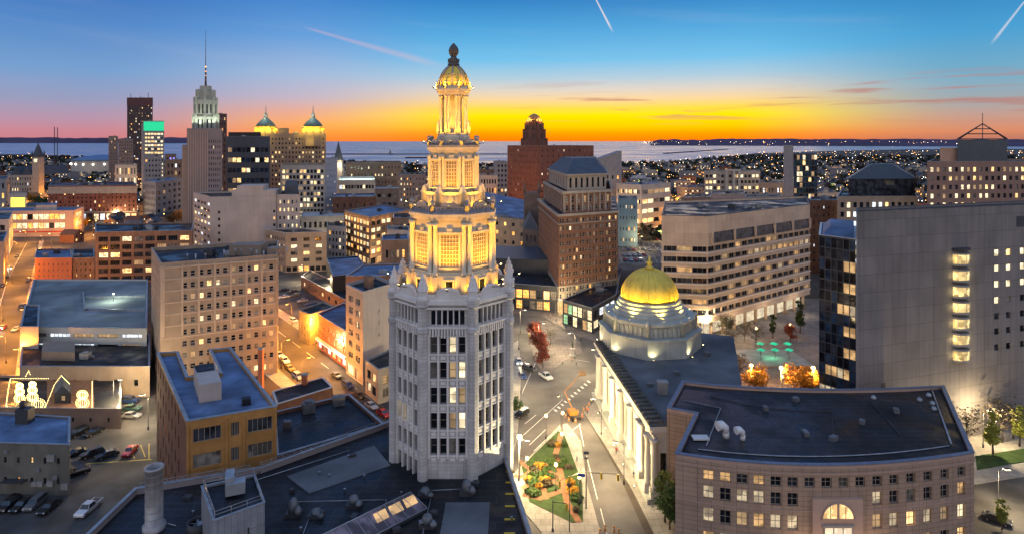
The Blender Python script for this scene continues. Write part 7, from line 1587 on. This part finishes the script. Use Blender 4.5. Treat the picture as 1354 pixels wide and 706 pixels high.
# people: small, standing or walking
def make_person(seed, top, legs):
    r = random.Random(seed); me = bpy.data.meshes.new('person'); V = [(0, 0, .95), (0, 0, 1.15), (0, .01, 1.4), (0, 0, 1.5), (0, -.01, 1.62), (0, -.01, 1.72)]; E = [(0, 1), (1, 2), (2, 3), (3, 4), (4, 5)]; Rr = [.15, .145, .16, .06, .10, .085]
    for s_ in (-1, 1):
        b = len(V); st_ = s_*.16; V += [(s_*.1, 0, .9), (s_*.11, st_*.7, .5), (s_*.11, st_*1.4, .09), (s_*.12, st_*1.4-.14, .05)]; E += [(0, b), (b, b+1), (b+1, b+2), (b+2, b+3)]; Rr += [.1, .07, .05, .045]
        b = len(V); V += [(s_*.2, 0, 1.42), (s_*.25, -st_*.4, 1.15), (s_*.24, -st_*.9-.05, .92), (s_*.24, -st_-.08, .84)]; E += [(2, b), (b, b+1), (b+1, b+2), (b+2, b+3)]; Rr += [.07, .05, .04, .045]
    me.from_pydata(V, E, []); o = bpy.data.objects.new('person', me); C.objects.link(o)
    md = o.modifiers.new('skin', 'SKIN'); 
    for k_, sv in enumerate(me.skin_vertices[0].data if me.skin_vertices else []): sv.radius = (Rr[k_],)*2
    if not me.skin_vertices:
        bm = bmesh.new(); bm.from_mesh(me); ly = bm.verts.layers.skin.verify()
        for k_, v in enumerate(bm.verts): v[ly].radius = (Rr[k_],)*2; v[ly].use_root = (k_ == 0)
        bm.to_mesh(me); bm.free()
    o.modifiers.new('s', 'SUBSURF').levels = 1
    m, t, b_ = new_mat('clothes_%d' % seed); g = t.nodes.new('ShaderNodeTexCoord'); s2 = t.nodes.new('ShaderNodeSeparateXYZ'); t.links.new(g.outputs['Object'], s2.inputs[0]); cr = t.nodes.new('ShaderNodeValToRGB'); cr.color_ramp.interpolation = 'CONSTANT'; e_ = cr.color_ramp.elements
    e_[0].color = (.03, .02, .015, 1); e_[1].position = .06; e_[1].color = (*legs, 1)
    for p_, c_ in ((.52, (*top, 1)), (.80, (.45, .27, .19, 1)), (.905, (.04, .025, .015, 1))): q = e_.new(p_); q.color = c_
    mm = t.nodes.new('ShaderNodeMath'); mm.operation = 'DIVIDE'; mm.inputs[1].default_value = 1.85; t.links.new(s2.outputs[2], mm.inputs[0]); t.links.new(mm.outputs[0], cr.inputs[0]); t.links.new(cr.outputs[0], b_.inputs['Base Color']); me.materials.append(m); return o
def bake_person(o):
    dg = bpy.context.evaluated_depsgraph_get(); me = bpy.data.meshes.new_from_object(o.evaluated_get(dg)); o.modifiers.clear(); old = o.data; o.data = me; return o
tops = [((.55, .12, .02), (.03, .03, .05), 'orange jacket'), ((.02, .03, .08), (.05, .05, .06), 'dark blue coat'), ((.4, .38, .35), (.03, .03, .04), 'pale coat'), ((.3, .03, .03), (.02, .02, .03), 'red coat')]
PP = [bake_person(make_person(20+k, a, c)) for k, (a, c, _) in enumerate(tops)]
spots = [(0, 757, 551, 'worker in an orange jacket beside the boom lift'), (0, 770, 556, 'worker in an orange jacket among the orange barrels'), (1, 748, 436, 'person in a dark blue coat crossing the plaza'), (2, 733, 431, 'person in a pale coat on the plaza by the glass podium'), (3, 756, 480, 'person in a red coat on the traffic island'), (1, 762, 484, 'person in a dark blue coat on the traffic island'), (2, 744, 482, 'person in a pale coat on the traffic island near the statue'), (3, 815, 600, 'person in a red coat walking along the marble bank wall'), (1, 838, 632, 'person in a dark blue coat walking along the marble bank wall'), (2, 792, 548, 'person in a pale coat at the far end of the bank pavement'), (2, 728, 420, 'person in a pale coat near the top corner of the plaza'), (1, 768, 452, 'person in a dark blue coat at the bank side of the plaza'), (0, 777, 547, 'worker in an orange jacket at the bank end of the barrels'), (1, 763, 612, 'person in a dark blue coat on the pavement right of the park'), (1, 700, 413, 'person in a dark blue coat near the dark glass hall')]
pf = set()
for k, px, py, lab in spots:
    x, y = G(px, py, .15); o = PP[k] if k not in pf else PP[k].copy()
    if k in pf: C.objects.link(o)
    pf.add(k); o.location = (x, y, .15); o.rotation_euler.z = rng.uniform(0, 6); tag(o, lab, 'person')
# boom lift working at the bank corner
lx, ly = G(757, 552); t = thing('boom_lift', 'orange articulated boom lift raised beside the marble bank', 'boom lift', (lx, ly, 0)); om = surf('machine_orange', (.45, .19, .03), .5, .1, 2)
m = MB(); m.obox(Matrix.Translation((lx, ly, .9)) @ Matrix.Rotation(.5, 4, 'Z'), 2.3, 4.6, .6); m.build('chassis', steel_dark, t); m = MB(); m.obox(Matrix.Translation((lx, ly, 1.6)) @ Matrix.Rotation(.2, 4, 'Z'), 2.1, 2.6, .9); m.build('turret', om, t)
for a in (-1, 1):
    for c in (-1, 1): m = MB(); R_ = Matrix.Rotation(.5, 3, 'Z') @ Vector((a*1.15, c*1.7, 0)); m.tube([(lx+R_.x-.2, ly+R_.y, .5), (lx+R_.x+.2, ly+R_.y, .5)], .5, 12); m.build('wheel', tyre_m, t)
e1, e2, e3 = (lx, ly+.5, 2.2), (lx-1.8, ly+3.0, 5.6), (lx+3.6, ly+9, 8.4); m = MB(); m.tube([e1, e2], .15, 6); m.build('lower_boom', om, t); m = MB(); m.tube([e2, e3], .13, 6, r2=.09); m.build('upper_boom', om, t)
m = MB(); x, y, z = e3; 
for zz_ in (z-.6, z, z+.5):
    for q in (((-.9, -.5), (.9, -.5)), ((.9, -.5), (.9, .5)), ((.9, .5), (-.9, .5)), ((-.9, .5), (-.9, -.5))): m.tube([(x+q[0][0], y+q[0][1], zz_), (x+q[1][0], y+q[1][1], zz_)], .04, 4)
m.box(x-.9, x+.9, y-.5, y+.5, z-.7, z-.62); m.build('basket', om, t)
for k, (px, py) in enumerate([(750, 546), (748, 551), (752, 556), (761, 558), (766, 553), (770, 550), (764, 546), (772, 543), (776, 540), (779, 536), (793, 706), (800, 701), (818, 706), (812, 702)]):
    x, y = G(px, py); m = MB(); m.lathe(x, y, [(.32, .03), (.3, .1), (.24, .12), (.2, 1.0), (.12, 1.05)], 10); o = m.build('traffic_barrel', om); tag(o, 'orange traffic barrel at the roadworks beside the bank and junction', 'traffic barrel', 'orange barrels round the roadworks')
    m2 = MB(); m2.lathe(x, y, [(.235, .5), (.225, .7)], 10, cap=False); s_ = m2.build('stripe', f_white, o)
# statue, signal masts, signs
sx, sy = G(757, 470, .15); t = thing('statue', 'small dark bronze statue on a stone plinth at the traffic island', 'statue', (sx, sy, .15)); m = MB(); m.lathe(sx, sy, [(1.3, .15), (1.3, .5), (.8, .6), (.7, 2.4), (.9, 2.5), (.9, 2.7)], 8, smooth=False); m.build('plinth', stone_grey, t)
m = MB(); m.tube([(sx-.15, sy, 2.7), (sx-.12, sy, 3.6)], .13, 6); m.tube([(sx+.18, sy, 2.7), (sx+.1, sy, 3.6)], .13, 6); m.tube([(sx, sy, 3.5), (sx, sy, 4.3), (sx, sy, 4.55)], .26, 8, r2=.1); m.lathe(sx, sy, [(.04, 4.55), (.17, 4.7), (.17, 4.85), (.03, 5.0)], 8); m.tube([(sx+.25, sy, 4.3), (sx+.6, sy-.2, 4.0), (sx+.7, sy-.3, 4.6)], .08, 5); m.tube([(sx-.25, sy, 4.3), (sx-.4, sy-.1, 3.7)], .08, 5); m.build('figure', surf('bronze', (.05, .06, .045), .5, .2, 2, metal=.6), t)
def signal(px, py, hgt, arms, lab):
    x, y = G(px, py, .15); t = thing('traffic_signal', lab, 'traffic signal', (x, y, .15)); m = MB(); m.lathe(x, y, [(.25, .15), (.2, .6), (.12, .8), (.08, hgt)], 8); m.build('pole', steel_dark, t)
    for dx, dy, z, cols in arms:
        m = MB(); m.tube([(x, y, z), (x+dx, y+dy, z+.3)], .09, 6, r2=.05); m.build('mast_arm', steel_dark, t)
        for j, cc in enumerate(cols):
            f_ = 1-.45*j; hx, hy_ = x+dx*f_, y+dy*f_; m = MB(); m.box(hx-.2, hx+.2, hy_-.15, hy_+.15, z-1.0, z+.2); h_ = m.build('signal_head', surf('signal_yellow', (.55, .38, .03), .5, .1, 2), t)
            m = MB(); zc = z-.75 if cc == 'g' else z-.05; m.lathe(hx, hy_-.18, [(.02, zc-.14), (.14, zc-.02), (.14, zc+.02), (.02, zc+.14)], 8); m.build('signal_lamp', glow('signal_green', (.05, 1, .45), 14) if cc == 'g' else glow('signal_red', (1, .05, .02), 14), h_)
signal(768, 664, 7.0, [(7.2, -1.2, 6.2, 'gg'), (-4.5, -3.5, 6.2, 'rr')], 'signal pole with a long arm of two green lights at the park corner')
signal(731, 702, 6.0, [(2.5, -1.0, 5.6, 'r')], 'yellow headed signal pole at the bottom tip of the park')
signal(686, 462, 6.0, [(3.5, 0, 5.4, 'g')], 'distant signal pole beside the avenue at the island')
x, y = G(775, 672, .15); t = thing('tall_light_mast', 'tall black twin headed light mast at the park corner', 'light mast', (x, y, .15)); m = MB(); m.tube([(x, y, .15), (x, y, 11.3)], .12, 8, r2=.08); m.build('pole', steel_dark, t); m = MB(); m.box(x-.5, x+.5, y-.2, y+.2, 10.9, 11.3); m.box(x-.35, x+.35, y-.2, y+.2, 9.9, 10.2); m.build('lamp_housing', steel_dark, t)
m = MB(); m.box(x-1.6, x-.2, y-.06, y+.0, 6.4, 7.0); m.build('street_sign', surf('sign_blue', (.03, .10, .5), .5, .1, 2), t)
x, y = G(742, 572, .15); tag((lambda m: (m.tube([(x, y, .15), (x, y, 8.5)], .1, 8, r2=.06), m.tube([(x, y, 8.4), (x+1.4, y, 8.7)], .05, 5), m.build('flag_pole', steel_dark))[-1])(MB()), 'thin dark unlit pole at the top corner of the park', 'pole')
# garden pavilion with green lit canopies behind the bank
x0, y0 = G(1003, 478); t = thing('garden_pavilion', 'open garden pavilion with rows of green lit glass canopies', 'pavilion', (x0, y0, .15)); 
for r_ in range(2):
    for c_ in range(3):
        cx1, cy1 = x0+3+c_*4.6+r_*-2.2, y0+6-r_*6; m = MB(); m.tube([(cx1, cy1, .15), (cx1, cy1, 3.6)], .1, 6); m.build('post', steel_dark, t)
        m = MB(); m.lathe(cx1, cy1, [(.1, 3.7), (1.5, 3.85), (1.45, 3.95), (.1, 4.5)], 4, smooth=False); m.build('canopy', glow('green_canopy', (.02, .6, .3), .75, .3), t)
m = MB(); m.prism([(x0-3, y0-5), (x0+16, y0-5), (x0+15, y0+10), (x0-5, y0+10)], .15, .5); m.build('deck', concrete, t); light('POINT', (x0+5, y0+2, 2.5), 500, (.2, 1, .5), t, .5, name='canopy_light')
# ---------------------------------------------------------------- the town beyond: houses, trees and lights out to the shore
OCC = [(min(p[0] for p in q)-3, max(p[0] for p in q)+3, min(p[1] for p in q)-3, max(p[1] for p in q)+3) for q in ALLP]
ROADS = [(50, 318), (190, 262)]
def free(x, y, r=0): return not any(a-r < x < b+r and c-r < y < d+r for a, b, c, d in OCC)
def on_land(x, y):
    pts = shore[3:]; inside = False; j = len(shore)-1
    for i in range(len(shore)):
        xi, yi = shore[i]; xj, yj = shore[j]
        if (yi > y) != (yj > y) and x < (xj-xi)*(y-yi)/(yj-yi)+xi: inside = not inside
        j = i
    return inside
rf = random.Random(42)
wallms = [surf('house_wall_%s' % n_, c_, .9, .15, .5) for n_, c_ in (('cream', (.35, .32, .27)), ('brick', (.20, .085, .055)), ('grey', (.2, .2, .21)), ('white', (.5, .49, .47)), ('tan', (.28, .2, .14)))]
roofms = [slate, roof_dark, surf('brown_shingle', (.09, .06, .05), .9, .2, .5), roof_grey]
hw_ = [l_warm, l_pale, l_amber]
HM = []
for k in range(10):
    a, d, h = rf.uniform(7, 10), rf.uniform(9, 14), rf.uniform(5, 7.5); m = MB(); m.box(-a/2, a/2, -d/2, d/2, 0, h, 0)
    if rf.random() < .75:
        m.face([(-a/2, -d/2, h), (a/2, -d/2, h), (0, -d/2, h+3)], 0); m.face([(a/2, d/2, h), (-a/2, d/2, h), (0, d/2, h+3)], 0)
        m.face([(a/2+.4, -d/2-.4, h-.2), (a/2+.4, d/2+.4, h-.2), (0, d/2+.4, h+3.1), (0, -d/2-.4, h+3.1)], 1); m.face([(-a/2-.4, d/2+.4, h-.2), (-a/2-.4, -d/2-.4, h-.2), (0, -d/2-.4, h+3.1), (0, d/2+.4, h+3.1)], 1)
    for q in range(2):
        for r_ in range(2):
            x = -a/4+q*a/2; z = 1.2+r_*2.7; lit_ = rf.random() < .35; m.face([(x-.6, -d/2-.02, z), (x+.6, -d/2-.02, z), (x+.6, -d/2-.02, z+1.4), (x-.6, -d/2-.02, z+1.4)], 2 if lit_ else 3)
    HM.append(m.mesh('house', [wallms[k % 5], roofms[k % 4], hw_[k % 3], g_dark]))
FM = []
for k in range(6):      # flat roofed commercial blocks
    a, d, h = rf.uniform(16, 34), rf.uniform(14, 26), rf.uniform(7, 17); m = MB(); m.prism([(-a/2, -d/2), (a/2, -d/2), (a/2, d/2), (-a/2, d/2)], 0, h, 0, mt=1); m.ring([(-a/2, -d/2), (a/2, -d/2), (a/2, d/2), (-a/2, d/2)], .15, .3, h+.01, h+.8, 0); m.box(-2, 3, -2, 2, h, h+2.5, 0)
    for r_ in range(int(h/3.6)):
        for q in range(int(a/3)):
            x = -a/2+1.5+q*3; z = 1+r_*3.6; mi = 2 if rf.random() < .3 else 3; m.face([(x-.9, -d/2-.03, z), (x+.9, -d/2-.03, z), (x+.9, -d/2-.03, z+1.7), (x-.9, -d/2-.03, z+1.7)], mi)
    FM.append(m.mesh('commercial_block', [wallms[(k*2) % 5], [roof_dark, roof_blue, roof_grey][k % 3], hw_[k % 3], g_dark]))
# blocks between the first streets and the old houses
nb = 0
for _ in range(900):
    if nb >= 120: break
    y = rf.uniform(400, 1500)**1.0; x = rf.uniform(-.9, .9)*y
    if y < 470 and abs(x/y) < .2: continue
    if not free(x, y, 17) or not on_land(x, y+60): continue
    px = CX+x/y*F
    if 178 < px < 200 and y < 900: continue
    if 5 < px < 62 and y < 470: continue
    OCC.append((x-17, x+17, y-13, y+13)); o = bpy.data.objects.new('commercial_block', rf.choice(FM)); C.objects.link(o); o.location = (x, y, 0); o.rotation_euler.z = rf.choice([0, .25, -.2])+rf.uniform(-.05, .05)
    tag(o, 'flat roofed commercial block of the outer town with some lit windows', 'building', 'flat roofed blocks of the outer town'); nb += 1
nh = 0
cells = []
for _ in range(9000):
    y = 430*math.exp(rf.random()*1.6); x = rf.uniform(-.88, .88)*y; cells.append((y, x))
rest = MB(); used = 0; nrest = 0
for y, x in sorted(cells[:2600]):
    gx, gy = round(x/15)*15+rf.uniform(-1, 1), round(y/24)*24+rf.uniform(-2, 2)
    if not free(gx, gy, 5) or not on_land(gx, gy+30): continue
    px = CX+gx/gy*F
    if px < 300 and gy < 700 and rf.random() < .5: continue
    OCC.append((gx-5, gx+5, gy-7, gy+7)) if nh < 900 else None
    nh += 1
    if used < 285:
        o = bpy.data.objects.new('distant_house', rf.choice(HM)); C.objects.link(o); o.location = (gx, gy, 0); o.rotation_euler.z = rf.uniform(-.1, .1)+rf.choice([0, pi/2]); tag(o, 'small gabled house in the outer town towards the lake', 'house', 'gabled houses of the outer town'); used += 1
    else:
        me = rf.choice(HM); R = Matrix.Translation((gx, gy, 0)) @ Matrix.Rotation(rf.uniform(-.1, .1), 4, 'Z'); vs = [R @ v.co for v in me.vertices]
        for p in me.polygons:
            if p.material_index == 3: continue
            rest.face([vs[i] for i in p.vertices], p.material_index)
tag(rest.build('distant_rooftops', [wallms[0], slate, l_warm, g_dark]), 'mass of small roofs of the farther town towards the shore', 'houses', kind='stuff')
# trees of the outer town: clumps of leaf faces
wd = MB(); wr = random.Random(5)
def clump(x, y, R_, h, mi):
    for k in range(14):
        a, e_ = wr.uniform(0, 6.28), wr.random(); q = Vector((x+cos(a)*R_*wr.random(), y+sin(a)*R_*wr.random(), h*(.25+.75*e_)*1.0)); s_ = R_*wr.uniform(.25, .5); M = Matrix.Rotation(wr.uniform(0, 6), 3, 'Z') @ Matrix.Rotation(wr.uniform(.3, 1.4), 3, 'X')
        wd.face([q+M @ Vector(v) for v in ((-s_, -s_, 0), (s_, -s_*.7, .3), (s_*.6, s_, 0), (-s_*.8, s_*.7, .2))], mi)
n_ = 0
for _ in range(9000):
    y = 420*math.exp(wr.random()*1.9); x = wr.uniform(-.88, .88)*y
    if not free(x, y, 1) or not on_land(x, y+25): continue
    px = CX+x/y*F
    if px < 250 and y < 640: continue
    clump(x, y, wr.uniform(3, 6)*(1+y/2500), wr.uniform(5, 10), wr.choice([0, 0, 1, 2])); n_ += 1
    if n_ > 3600: break
tag(wd.build('distant_woods', [surf('far_foliage_dark', (.035, .035, .028), 1, .3, .5), surf('far_foliage_brown', (.075, .045, .03), 1, .3, .5), surf('far_foliage_green', (.03, .05, .02), 1, .3, .5)]), 'bare and dark trees between the houses out to the lake', 'trees', kind='stuff')
# points of light
cl = MB(); cr_ = random.Random(11); cm = [glow('far_lamp_amber', (1, .46, .12), 9), glow('far_lamp_pale', (1, .80, .5), 9), glow('far_lamp_white', (.85, .93, 1), 9)]
def spark(x, y, z, r, mi): cl.lathe(x, y, [(r*.2, z-r), (r, z), (r*.2, z+r)], 5, mi, smooth=False, cap=False)
n_ = 0
for _ in range(12000):
    y = 380*math.exp(cr_.random()**.8*2.35); x = cr_.uniform(-.88, .88)*y; px = CX+x/y*F
    if not on_land(x, y) or not free(x, y, 0): continue
    if px < 640 and y > 1400 and cr_.random() < .5: continue
    spark(x, y, cr_.uniform(6, 12), (.18+.00034*y)*cr_.uniform(.3, 1.15), cr_.choice([0, 0, 0, 0, 1, 1, 2])); n_ += 1
    if n_ > 1700: break
for k in range(150): # lights on the far shore
    px = cr_.uniform(835, 1354); y = cr_.uniform(8600, 13500); spark(GX(px, y), y, cr_.uniform(15, 70), cr_.uniform(1.5, 4.2), cr_.choice([0, 1, 1]))
tag(cl.build('city_lights', cm), 'countless small street and yard lights across the outer town', 'lights', kind='stuff')
# street lamps of the outer town which light the ground below them
fl_ = 0
for _ in range(1500):
    y = 400*math.exp(cr_.random()*1.25); x = cr_.uniform(-.86, .86)*y
    if not free(x, y, 1) or not on_land(x, y): continue
    px = CX+x/y*F
    if 300 < px < 640 and y > 900: continue
    o = dup(LP['o' if cr_.random() < .6 else 'w'], (x, y, .02), cr_.uniform(0, 6), 'tall street lamp among the roofs of the outer town', 'street lamps of the outer town'); o.scale = (1.2,)*3; fl_ += 1
    if fl_ > 110: break
for px, py, c_, n_ in ((132, 288, 'o', 3), (150, 292, 'w', 2), (100, 232, 'w', 2), (128, 226, 'o', 2), (60, 262, 'o', 3), (895, 250, 'w', 2), (835, 262, 'o', 2), (885, 268, 'o', 2), (905, 258, 'o', 3), (1015, 256, 'o', 2), (990, 254, 'w', 2), (470, 300, 'w', 3), (640, 292, 'o', 3), (672, 300, 'o', 3), (690, 345, 'o', 2)):
    for j in range(n_):
        x, y = G(px+j*7, py+j*2); o = dup(LP[c_], (x, y, .02), j, 'tall street lamp among the roofs of the outer town', 'street lamps of the outer town')
# breakwater lighthouse and contrails
x, y = GX(516, 3362), 3362; t = thing('lighthouse', 'tiny white lighthouse on the breakwater out in the lake', 'lighthouse', (x, y, 0)); m = MB(); m.lathe(x, y, [(14, 0), (13, 4)], 8); m.build('pier_head', concrete, t); m = MB(); m.lathe(x, y, [(5, 4), (3.6, 20), (4.2, 20.5), (2.5, 24), (.3, 27)], 10); m.build('lighthouse_tower', pale_wall, t)
